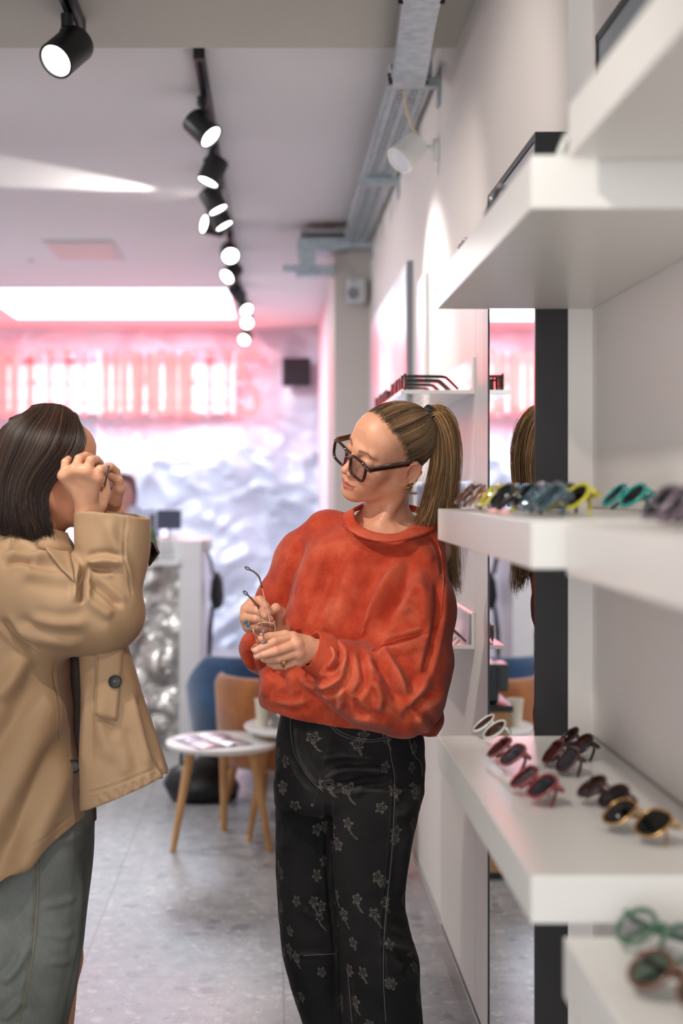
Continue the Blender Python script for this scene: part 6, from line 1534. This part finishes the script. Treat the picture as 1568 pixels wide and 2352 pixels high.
for kx, ky, kY in ((147, 1091, 2.842), (172, 1078, 2.832), (199, 1080, 2.828), (223, 1095, 2.835), (181, 1054, 2.842), (208, 1058, 2.832)):
    m = np.exp(-(np.linalg.norm(kv - PN(kx, ky, kY), axis=1) / 0.013) ** 2); kp = kp * (1 - 0.35 * m[:, None]) + L3((206, 128, 100)) * 0.35 * m[:, None]
m = np.exp(-(np.linalg.norm(kv - PN(243, 1076, 3.05), axis=1) / 0.006) ** 4); kp = kp * (1 - 0.8 * m[:, None]) + L3((232, 180, 164)) * 0.8 * m[:, None]
B2 = Field((-0.78, 2.70, -0.01), (-0.20, 3.25, 1.42), 0.007)
limb(B2, [(70, 1340, 2.98), (40, 1600, 2.98), (55, 1840, 2.98)], [0.09, 0.085, 0.09], 0.03)
limb(B2, [(10, 1345, 2.87), (235, 1430, 2.88), (222, 1280, 2.91)], [0.045, 0.04, 0.032], 0.02); limb(B2, [(130, 1330, 3.1), (245, 1410, 3.09), (262, 1280, 3.09)], [0.045, 0.038, 0.03], 0.02)
limb(B2, [(60, 1880, 2.92), (60, 2200, 2.92), (40, 2700, 2.95)], [0.07, 0.055, 0.036], 0.03); limb(B2, [(130, 1880, 3.06), (130, 2200, 3.06), (100, 2700, 3.1)], [0.065, 0.05, 0.036], 0.03)
b2v, b2q = B2.mesh(1)
V, Q = joinmesh([(toW2(hv2), hq2), (kv, kq), (b2v, b2q)]); body2 = npobj('body', V, Q, SKIN, K); paint(body2, 'pigment', np.concatenate([pig2, kp, np.tile(L3((214, 150, 118)), (len(b2v), 1))]))
eyes(K, R2, O2)
# bob haircut
zl = [0.128, 0.115, 0.09, 0.06, 0.03, 0.0, -0.03, -0.06, -0.09, -0.12, -0.15, -0.175]
yf = [0.020, 0.046, 0.060, 0.056, 0.046, 0.022, -0.002, -0.010, -0.004, 0.004, 0.012, 0.012]
yb = [-0.040, -0.078, -0.106, -0.121, -0.127, -0.129, -0.129, -0.128, -0.125, -0.120, -0.112, -0.104]
xr = [0.010, 0.036, 0.064, 0.079, 0.086, 0.089, 0.092, 0.094, 0.094, 0.092, 0.088, 0.082]
def bob(n, lay0, lay1, zend, seed, amax=1.0):
    C, col = [], []; mm = 22
    for k in range(n):
        s = -1 if rng.random() < 0.25 else 1; a = amax * rng.random() ** 0.9; lay = lay0 + (lay1 - lay0) * rng.random()
        yp = 0.036 * (1 - a) - 0.062 * a; zp = 0.127 - 8.5 * max(yp + 0.012, 0) ** 2 - 4.5 * min(yp + 0.012, 0) ** 2
        cl = mnoise.noise(Vector((a * 9, s * 3.0, seed))); ze = zend + 0.045 * a + rng.normal(0, 0.016) - 0.014 * rng.random() ** 3 + 0.02 * mnoise.noise(Vector((a * 16, s, 4.0)))
        u = np.linspace(0, 1, mm); zz = zp + (ze - zp) * (u ** 1.25)
        f = np.interp(-zz, -np.array(zl), yf) + rng.normal(0, 0.0025); b = np.interp(-zz, -np.array(zl), yb); xx = np.interp(-zz, -np.array(zl), xr)
        yt = f * (1 - a) + b * a; w = np.clip((zp - zz) / 0.045, 0, 1); w = w * w * (3 - 2 * w); y = yp * (1 - w) + yt * w
        cy = (f + b) / 2 - 0.012; ry = np.abs(b - cy) + 0.006
        x = xx * np.sqrt(np.clip(1 - np.clip((y - cy) / ry, -1, 1) ** 2 * np.where(y < cy, 1.0, 0.35), 0.0, 1)); x = x * np.clip((zp - zz) / 0.012 + 0.08, 0, 1) ** 0.6
        low = np.clip((-zz - 0.05) / 0.1, 0, 1)
        wv_ = 0.0055 * np.sin(zz * (42 + 14 * cl) + 5 * cl + rng.normal(0, .35)) * low
        p = np.stack([s * (x + lay * w + wv_), y + wv_ * 0.9 + (0.010 * cl + rng.normal(0, .003)) * low + 0.010 * low ** 2 * rng.normal(0.3, .8), zz + lay * 0.7 * (1 - w)], 1)
        ker = np.array((1, 2, 3, 2, 1)) / 9.0; ps = np.stack([np.convolve(np.pad(p[:, c], 2, mode='edge'), ker, 'valid') for c in range(3)], 1); ps[0] = p[0]; C.append(ps)
        t_ = np.clip(0.4 + 0.5 * mnoise.noise(Vector((a * 26, s, 9))) + rng.normal(0, .2), 0, 1); C_ = L3((28, 18, 13)) * (1 - t_) + L3((66, 42, 30)) * t_
        if rng.random() < 0.05: C_ = L3((112, 76, 54))
        col.append(np.tile(C_, (mm, 1)))
    return np.array(C), np.array(col)
C1, col1 = bob(4600, 0.003, 0.014, -0.150, 1); C1b, col1b = bob(260, 0.006, 0.018, -0.168, 2, 0.4); C1 = np.concatenate([C1, C1b]); col1 = np.concatenate([col1, col1b])
hv_, hq_ = strands(toW2(C1.reshape(-1, 3)).reshape(C1.shape), 0.0004 + 0.0005 * rng.random(len(C1)), 0)
hb = npobj('hair', hv_, hq_, HAIR, K); paint(hb, 'pigment', np.repeat(col1.reshape(-1, 3), 4, 0))
# dense under-layer so that no scalp shows
HU = Field((-0.12, -0.16, -0.17), (0.12, 0.12, 0.14), 0.0028)
for i in range(len(zl) - 1):
    for u in (0, 0.5):
        z = zl[i] * (1 - u) + zl[i + 1] * u; f, b, xx = [np.interp(-z, -np.array(zl), q_) for q_ in (yf, yb, xr)]
        cy = (f + b) / 2 - 0.004; HU.ell((0, cy, min(z, 0.096)), (max(xx - 0.004, 0.01), max((f - b) / 2 - 0.006, 0.01), 0.016), 0.008)
hx = [HU.lo[i] + HU.h * np.arange(HU.n[i]) for i in range(3)]
dfc = np.interp(-hx[2], -np.array(zl), yf)[None, None, :]; HU.D = np.maximum(HU.D, (hx[1][None, :, None] - dfc + 0.004 - 0 * hx[0][:, None, None]).astype(np.float32))
uv, uq = HU.mesh(2); uo = npobj('hair_underlayer', toW2(uv), uq, HAIR, hb); paint(uo, 'pigment', np.tile(L3((26, 17, 12)), (len(uv), 1)))
# her glasses
g = spectacles('eyeglasses', 'thin metal glasses the brown-haired woman holds up to her eyes', M('gunmetal', (120, 100, 100), 0.25, 0.9), LN['clear'], 'panto', 0.049, 0.040, 0.019, 0.0013, temple='open', cat='glasses', tlen=0.14, wire=True, fold=-2)
g.rotation_euler = (Matrix(R2.tolist()).to_4x4() @ Matrix.Rotation(math.radians(-4), 4, 'X')).to_euler(); g.location = toW2(np.array((0, 0.112, 0.002))[None])[0].tolist()

# ------------------------------------------------------------------ trench jacket
TRENCH = M('trench_cotton', (174, 142, 109), 0.6, col2=(163, 131, 98), nscale=5, bump=0.06, bscale=900, sheen=0.1, spec=0.35)
LINING = M('lining_brown', (62, 44, 32), 0.7)
Cf = Field((-0.86, 2.66, 0.58), (-0.17, 3.28, 1.44), 0.0038)
Cf.loft(rows_px([(1222, 0, 150, 2.985, 0.085), (1245, -60, 165, 2.98, 0.11), (1285, -100, 172, 2.975, 0.135), (1340, -120, 178, 2.97, 0.15), (1420, -130, 176, 2.965, 0.16), (1500, -135, 164, 2.965, 0.165), (1600, -142, 164, 2.965, 0.172), (1700, -150, 174, 2.965, 0.18), (1780, -158, 184, 2.965, 0.186), (1880, -165, 204, 2.965, 0.19), (2040, -175, 230, 2.965, 0.195)]), 0.02, p=2.3)
a, b_ = PN(0, 2015, 2.85), PN(190, 1889, 2.85); nn = np.array((b_[2] - a[2], 0, -(b_[0] - a[0]))); Cf.plane(a, nn if nn[2] < 0 else -nn)
limb(Cf, [(-10, 1318, 2.90), (60, 1355, 2.885), (150, 1400, 2.875), (228, 1418, 2.875)], [0.085, 0.092, 0.086, 0.074], 0.045)
limb(Cf, [(228, 1418, 2.875), (262, 1412, 2.885)], [0.074, 0.062], 0.03)
Cf.loft(rows_px([(1150, 170, 348, 2.91, 0.072), (1180, 172, 346, 2.91, 0.072), (1250, 172, 343, 2.905, 0.070), (1310, 173, 334, 2.90, 0.068), (1370, 182, 322, 2.89, 0.066), (1430, 196, 304, 2.885, 0.062), (1475, 215, 285, 2.88, 0.05)]), 0.02, p=2.2)
Cf.loft(rows_px([(1120, 182, 336, 2.91, 0.063), (1180, 182, 336, 2.91, 0.063), (1250, 184, 331, 2.905, 0.059), (1320, 195, 318, 2.90, 0.055), (1345, 220, 300, 2.895, 0.03)]), 0.004, p=2.2, op='sub')
# far sleeve behind it
Cf.loft(rows_px([(1205, 205, 338, 3.09, 0.055), (1300, 200, 330, 3.09, 0.058), (1400, 190, 296, 3.09, 0.058), (1460, 190, 270, 3.09, 0.05)]), 0.015, p=2.2)
limb(Cf, [(120, 1330, 3.08), (240, 1420, 3.09)], [0.075, 0.06], 0.03)
a, b_ = PN(170, 1184, 2.90), PN(346, 1190, 2.90); nn = np.array((-(b_[2] - a[2]), -0.0, b_[0] - a[0])); nn = nn if nn[2] > 0 else -nn
c_ = PN(255, 1178, 2.85)
XX = [Cf.lo[i] + Cf.h * np.arange(Cf.n[i]) for i in range(3)]
cutz = (c_[2] + 0.0 - 0.9 * (XX[0][:, None, None] - c_[0]) ** 2 * 1.2 - 0.10 * (XX[0][:, None, None] - c_[0])) - 0.0 * XX[1][None, :, None]
inc = (XX[0][:, None, None] > PN(166, 1180, 2.9)[0]) & (XX[2][None, None, :] > c_[2] - 0.05) & (XX[1][None, :, None] > 0)
Cf.D = np.where(inc, np.maximum(Cf.D, (XX[2][None, None, :] - cutz).astype(np.float32)), Cf.D).astype(np.float32)
v, q = Cf.mesh(3); v = wobble(v, q, 0.005, 6, 5.0); v = wobble(v, q, 0.0015, 22, 8.0)
FC = [([(16, 1262), (36, 1250), (92, 1270)], 0.014, 9, 'step'), ([(8, 1298), (40, 1287), (84, 1292)], 0.012, 8, 'valley'), ([(0, 1282), (50, 1272), (110, 1285), (160, 1320)], 0.009, 12),
 ([(196, 1296), (188, 1329), (185, 1388)], 0.030, 8, 'valley'), ([(193, 1300), (134, 1283), (54, 1276)], 0.010, 13), ([(186, 1330), (120, 1320), (40, 1310)], 0.008, 16), ([(195, 1296), (241, 1286), (284, 1297)], 0.012, 9), ([(196, 1300), (235, 1310), (262, 1308)], 0.012, 7, 'valley'),
 ([(198, 1332), (241, 1359), (283, 1398)], 0.014, 9, 'valley'), ([(190, 1370), (225, 1395), (262, 1420)], 0.008, 12), ([(249, 1182), (257, 1235), (284, 1290), (300, 1350)], 0.007, 14), ([(291, 1180), (284, 1275), (292, 1310), (305, 1380)], 0.0035, 3, 'seam'),
 ([(0, 1416), (40, 1464), (92, 1500)], 0.010, 9, 'valley'), ([(20, 1440), (110, 1470), (200, 1478)], 0.009, 14), ([(60, 1420), (130, 1436), (210, 1430)], 0.006, 14),
 ([(150, 1660), (86, 1802), (-10, 2010)], 0.016, 26, 'valley>'), ([(120, 1520), (40, 1641), (-60, 1790)], 0.014, 26, 'valley>'), ([(152, 1560), (90, 1700), (-20, 1890)], 0.012, 36, 'ridge>'), ([(170, 1700), (126, 1830), (60, 1980)], 0.010, 28, 'ridge>'), ([(60, 1500), (20, 1570), (-20, 1610)], 0.012, 20), ([(124, 1510), (126, 1600), (134, 1700)], 0.002, 3, 'seam'), ([(0, 1985), (100, 1922), (190, 1858)], 0.0022, 3, 'seam')]
v = folds(v, q, FC); v = taubin(v, q, 1)
JK = npobj('trench_jacket', v, q, TRENCH, K)
# front flap swinging forwards
Ff = Field((-0.46, 2.74, 0.70), (-0.14, 3.06, 1.26), 0.0036)
Ff.loft(rows_px([(1400, 178, 268, 2.90, 0.05), (1470, 182, 288, 2.895, 0.052), (1560, 184, 318, 2.89, 0.055), (1640, 183, 343, 2.885, 0.058), (1720, 183, 369, 2.88, 0.062), (1800, 184, 396, 2.875, 0.066), (1900, 185, 425, 2.87, 0.068)]), 0.012, p=2.5)
a, b_ = PN(188, 1869, 2.82), PN(398, 1779, 2.82); nn = np.array((b_[2] - a[2], 0, -(b_[0] - a[0]))); Ff.plane(a, nn if nn[2] < 0 else -nn)
Ff.loft(rows_px([(1700, 196, 352, 2.90, 0.045), (1800, 196, 384, 2.895, 0.05), (1950, 196, 425, 2.89, 0.055)]), 0.008, p=2.3, op='sub')
v, q = Ff.mesh(3); v = wobble(v, q, 0.003, 9, 2.0)
FL_ = [([(200, 1560), (196, 1660), (190, 1780)], 0.006, 9), ([(222, 1600), (232, 1680), (262, 1760)], 0.006, 16), ([(316, 1580), (348, 1705), (370, 1760)], 0.009, 9, 'valley'), ([(300, 1600), (325, 1700), (345, 1780)], 0.006, 14), ([(260, 1680), (285, 1740), (290, 1790)], 0.005, 16), ([(188, 1826), (281, 1797), (372, 1758)], 0.003, 3, 'seam'), ([(362, 1752), (372, 1772), (384, 1790)], 0.005, 4, 'valley')]
FL_ += [([(x, 1842 - (x - 190) * 0.42), (x + 8, 1862 - (x - 190) * 0.42)], 0.0025, 5) for x in range(230, 380, 22)]
v = folds(v, q, FL_); v = taubin(v, q, 1)
FLP = npobj('front_panel', v, q, TRENCH, JK); bvF = bvh_of(FLP); bvC = bvh_of(JK)
# dark lining in the gap, the folded-back far cuff
LF = Field((-0.5, 2.95, 0.76), (-0.30, 3.12, 1.22), 0.004)
LF.loft(rows_px([(1480, 150, 205, 3.0, 0.03), (1700, 150, 215, 3.0, 0.035), (1885, 150, 222, 3.0, 0.035)]), 0.01); lv, lq = LF.mesh(2); npobj('lining', lv, lq, LINING, JK)
bm = bmesh.new(); P1_ = [P(338, 1236, 3.06), P(350, 1246, 3.045), P(363, 1272, 3.03), P(341, 1302, 3.05)]; P2_ = [p + Vector((0, 0.05, 0)) for p in P1_]
A_ = [bm.verts.new(p) for p in P1_]; Bv = [bm.verts.new(p) for p in P2_]; mid = bm.verts.new(P(352, 1270, 3.075))
for i in range(4): bm.faces.new((A_[i], A_[(i + 1) % 4], Bv[(i + 1) % 4], Bv[i])); bm.faces.new((A_[(i + 1) % 4], A_[i], mid))
bm.faces.new(list(reversed(Bv))); bmesh.ops.recalc_face_normals(bm, faces=bm.faces[:]); obj('cuff_lining', bm, LINING, JK)
# collar points and storm strap
bm = drape_patch(bvC, [(92, 1246), (152, 1240), (172, 1338), (140, 1308)], 6, 10, 0.006, 0.004); obj('lapel', bm, TRENCH, JK, smooth=True)
cpts = [(30, 1222, 2.885), (85, 1234, 2.865), (130, 1243, 2.875), (158, 1250, 2.93), (148, 1244, 3.0), (100, 1226, 3.06), (30, 1214, 3.07), (-8, 1208, 3.0), (-4, 1212, 2.93)]
path = smoothpath([P(*c) for c in cpts] + [P(*cpts[0])], 8)[:-1]; cen = sum(path, Vector()) / len(path); bm = bmesh.new(); ringsC = []
for p in path:
    out = (p - cen); out.z = 0; out.normalize(); inn = (Vector((0, 0, 1)) * 0.9 - out * 0.5).normalized(); nr = (out * 0.9 + Vector((0, 0, 0.5))).normalized()
    ringsC.append([bm.verts.new(p + inn * u * 0.026 + nr * (w * 0.006 + 0.004)) for u, w in ((-1.1, 0.6), (-0.5, .8), (.3, .6), (.9, .3), (1, 0), (.9, -.5), (-.3, -.4), (-1.1, 0.1))])
n = len(path)
for i in range(n):
    a_, b2 = ringsC[i], ringsC[(i + 1) % n]
    for k in range(8): bm.faces.new((a_[k], a_[(k + 1) % 8], b2[(k + 1) % 8], b2[k]))
bmesh.ops.recalc_face_normals(bm, faces=bm.faces[:]); obj('collar', bm, TRENCH, JK, smooth=True)
bm = drape_patch(bvF, [(222, 1492), (283, 1478), (268, 1656), (219, 1643)], 6, 14, 0.0055, 0.004); pf = obj('pocket_flap', bm, TRENCH, FLP, smooth=True); bvP = bvh_of(pf)
THREAD = M('trench_thread', (168, 132, 90), 0.8); BTN = M('button_black', (18, 18, 19), 0.45)
for ln in ([(226, 1500), (224, 1636), (264, 1648)], [(277, 1486), (263, 1646)]):
    dl = drape_line(bvP, ln, 0.0006)
    if len(dl) > 3: obj('stitching', TUBE(dl, 0.0006, 5), THREAD, pf, smooth=True)
def button(name, bv, px, py, R_, par):
    p = drape_pt(bv, px, py, 0.0015)
    if p is None: return
    o = obj(name, LATHE([(R_ * 0.9, -0.001), (R_, 0.0005), (R_, 0.0022), (R_ * 0.85, 0.0032), (R_ * 0.72, 0.0024), (R_ * 0.3, 0.0022)], 28, Matrix.Translation(p) @ zrot((0.1, -1, 0.12))), BTN, par, auto=40)
    bm = bmesh.new()
    for dx in (-1, 1): tube(bm, [p + Vector((dx * 0.0016, -0.0026, -0.002)), p + Vector((dx * 0.0016, -0.0034, 0)), p + Vector((dx * 0.0016, -0.0026, 0.002))], 0.0006, 5)
    obj('button_thread', bm, THREAD, o)
button('button', bvP, 264, 1565, 0.0135, pf); button('button', bvC, 168, 1760, 0.0145, JK)
for ln in ([(141, 1588), (146, 1618)],):
    dl = drape_line(bvC, ln, 0.0004); 
    if len(dl) > 2: obj('buttonhole', TUBE(dl, 0.0009, 5), M('buttonhole_thread', (130, 98, 62), 0.8), JK)
for ln in ([(125, 1510), (127, 1600), (136, 1700)], [(0, 1420), (42, 1468), (95, 1503)]):
    dl = drape_line(bvC, ln, 0.0003)
    if len(dl) > 3: obj('seam', TUBE(dl, 0.0007, 5), THREAD, JK, smooth=True)

# ------------------------------------------------------------------ pale washed jeans
def denim_mat():
    m = bpy.data.materials.new('pale_denim'); m.use_nodes = True; nt = m.node_tree; b = nt.nodes['Principled BSDF']; N, L = nt.nodes.new, nt.links.new
    tc = N('ShaderNodeTexCoord'); n = N('ShaderNodeTexNoise'); n.inputs['Scale'].default_value = 6; n.inputs['Detail'].default_value = 8; L(tc.outputs['Object'], n.inputs[0])
    r = N('ShaderNodeValToRGB'); e = r.color_ramp.elements; e[0].position = 0.3; e[0].color = lin((96, 99, 95)); e[1].position = 0.72; e[1].color = lin((140, 144, 139)); L(n.outputs[0], r.inputs[0])
    mp = N('ShaderNodeMapping'); mp.inputs['Rotation'].default_value = (0, math.radians(30), 0); mp.inputs['Scale'].default_value = (1, 1, 0.12); L(tc.outputs['Object'], mp.inputs[0]); w = N('ShaderNodeTexNoise'); w.inputs['Scale'].default_value = 650; L(mp.outputs[0], w.inputs[0])
    mr = N('ShaderNodeMapRange'); mr.inputs[3].default_value = 0.75; mr.inputs[4].default_value = 1.25; L(w.outputs[0], mr.inputs[0]); vs = N('ShaderNodeVectorMath'); vs.operation = 'SCALE'; L(r.outputs[0], vs.inputs[0]); L(mr.outputs[0], vs.inputs['Scale']); L(vs.outputs[0], b.inputs['Base Color']); b.inputs['Roughness'].default_value = 0.85; b.inputs['Specular IOR Level'].default_value = 0.25
    return m
Jf = Field((-0.86, 2.66, 0.02), (-0.24, 3.26, 0.86), 0.0045)
Jf.loft(rows_px([(1800, -110, 205, 2.98, 0.13), (1880, -115, 214, 2.98, 0.135), (1930, -115, 210, 2.98, 0.12)]), 0.02)
Jf.loft(rows_px([(1860, -112, 190, 2.945, 0.105), (1950, -112, 190, 2.94, 0.105), (2060, -112, 188, 2.935, 0.105), (2160, -112, 180, 2.93, 0.105), (2260, -110, 160, 2.925, 0.105), (2352, -108, 138, 2.925, 0.105), (2600, -100, 110, 2.93, 0.105), (2790, -98, 100, 2.94, 0.105)]), 0.015, p=2.2)
Jf.loft(rows_px([(1860, 60, 217, 3.06, 0.10), (1950, 60, 217, 3.06, 0.1), (2050, 55, 205, 3.06, 0.1), (2160, 45, 193, 3.06, 0.1), (2260, 30, 180, 3.06, 0.1), (2352, 15, 158, 3.06, 0.1), (2600, 0, 138, 3.07, 0.1), (2790, 0, 138, 3.08, 0.1)]), 0.012, p=2.2)
v, q = Jf.mesh(3); v = wobble(v, q, 0.004, 8, 11.0); FJ = [([(84, 1985), (80, 2100), (66, 2230), (38, 2352)], 0.004, 4, 'seam'), ([(190, 1930), (192, 2020), (186, 2120), (170, 2240), (140, 2352)], 0.006, 9), ([(0, 2262), (40, 2220), (60, 2170)], 0.009, 10), ([(0, 2345), (30, 2320), (56, 2290)], 0.007, 9), ([(90, 2080), (130, 2076), (180, 2060)], 0.004, 8), ([(100, 2140), (140, 2150), (176, 2140)], 0.004, 9), ([(110, 2210), (150, 2208), (165, 2200)], 0.004, 8), ([(100, 1940), (160, 1925), (200, 1900)], 0.005, 12)]
v = folds(v, q, FJ); v = taubin(v, q, 1); J2 = npobj('jeans', v, q, denim_mat(), K); bvJ2 = bvh_of(J2)
for ln in ([(83, 1975), (80, 2100), (66, 2230), (38, 2348)], [(90, 1975), (87, 2100), (72, 2232), (45, 2348)]):
    dl = drape_line(bvJ2, ln, 0.0003)
    if len(dl) > 3: obj('side_seam', TUBE(dl, 0.0009, 5), M('ochre_stitch', (118, 104, 78), 0.8), J2, smooth=True)
for x, Y in ((0, 2.94), (70, 3.08)):
    fz = P(x, 2700, Y); SF = Field((fz.x - 0.1, Y - 0.12, -0.005), (fz.x + 0.26, Y + 0.12, 0.16), 0.005)
    SF.cone((fz.x, Y, 0.045), (fz.x + 0.17, Y + 0.01, 0.04), 0.043, 0.036, 0.02); SF.cone((fz.x, Y, 0.05), (fz.x, Y, 0.13), 0.045, 0.048, 0.02); SF.plane((0, 0, 0.002), (0, 0, -1))
    sv2, sq2 = SF.mesh(1); npobj('shoe', sv2, sq2, M('shoe_white', (210, 206, 200), 0.5), K)

# ------------------------------------------------------------------ staff member behind the counter (far and out of focus)
S3 = thing('person', 'blurred person in a pale blue top standing behind the reception counter', 'person', (P(285, 1130, 9.3).x, 9.3, 0))
O3 = PN(282, 1128, 9.3); R3 = basis((-0.15, -0.98, -0.12), (-0.98, 0.15, 0))
F3, sc3 = head_field(0.0035, lo=(-0.12, -0.14, -0.30), hi=(0.12, 0.135, 0.14), neck=[(np.array((0, -0.02, -0.05)), np.array((0, -0.03, -0.22)), 0.05, 0.055)])
v3, q3 = F3.mesh(1); B3 = Field((O3[0] - 0.28, 9.05, 0.0), (O3[0] + 0.28, 9.55, 1.42), 0.012)
B3.cone((O3[0], 9.32, 0.9), (O3[0], 9.32, 1.3), 0.11, 0.1, 0.02)
for s in (-1, 1): B3.cone((O3[0] + s * 0.09, 9.32, 0.85), (O3[0] + s * 0.09, 9.32, 0.06), 0.08, 0.05, 0.03); B3.cone((O3[0] + s * 0.19, 9.32, 1.3), (O3[0] + s * 0.2, 9.2, 1.05), 0.04, 0.035, 0.02); B3.cone((O3[0] + s * 0.2, 9.2, 1.05), (O3[0] + s * 0.1, 9.06, 1.02), 0.035, 0.03, 0.02)
b3v, b3q = B3.mesh(1); V, Q = joinmesh([(v3 @ R3.T + O3, q3), (b3v, b3q)]); o3 = npobj('body', V, Q, SKIN, S3); paint(o3, 'pigment', np.concatenate([face_pigment(v3, (206, 150, 140), (180, 96, 96), (84, 56, 48), (204, 126, 116), (112, 62, 56)), np.tile(L3((206, 150, 140)), (len(b3v), 1))]))
HF3 = Field(F3.lo, F3.lo + F3.h * (np.array(F3.n) - 1), F3.h); a3 = [F3.lo[i] + F3.h * np.arange(F3.n[i]) for i in range(3)]; G3 = np.stack(np.meshgrid(*a3, indexing='ij'), -1)
HF3.D = np.maximum(sc3 - 0.014, G3[..., 1] - np.interp(G3[..., 2], [-0.2, 0, 0.05, 0.09, 0.13], [-0.03, 0.0, 0.03, 0.07, 0.10])).astype(np.float32); HF3.D = np.maximum(HF3.D, (-(G3[..., 2] + 0.19)).astype(np.float32))
h3v, h3q = HF3.mesh(2); h3 = npobj('hair', h3v @ R3.T + O3, h3q, HAIR, S3); paint(h3, 'pigment', np.tile(L3((80, 50, 46)), (len(h3v), 1)))
T3 = Field((O3[0] - 0.32, 9.0, 0.75), (O3[0] + 0.32, 9.6, 1.42), 0.008)
T3.loft([(0.78, O3[0], 9.32, 0.17, 0.12), (1.0, O3[0], 9.32, 0.165, 0.12), (1.2, O3[0], 9.32, 0.19, 0.12), (1.3, O3[0], 9.32, 0.19, 0.1), (1.36, O3[0], 9.32, 0.10, 0.075)], 0.03)
for s in (-1, 1): T3.cone((O3[0] + s * 0.18, 9.32, 1.29), (O3[0] + s * 0.21, 9.2, 1.05), 0.06, 0.055, 0.03)
t3v, t3q = T3.mesh(2); npobj('shirt', t3v, t3q, M('pale_blue_shirt', (206, 216, 240), 0.7), S3)
TR3 = Field((O3[0] - 0.25, 9.1, 0.0), (O3[0] + 0.25, 9.55, 0.95), 0.012)
for s in (-1, 1): TR3.cone((O3[0] + s * 0.085, 9.32, 0.8), (O3[0] + s * 0.09, 9.32, 0.04), 0.1, 0.07, 0.03)
r3v, r3q = TR3.mesh(1); npobj('trousers', r3v, r3q, M('dark_trousers', (40, 42, 52), 0.8), S3)
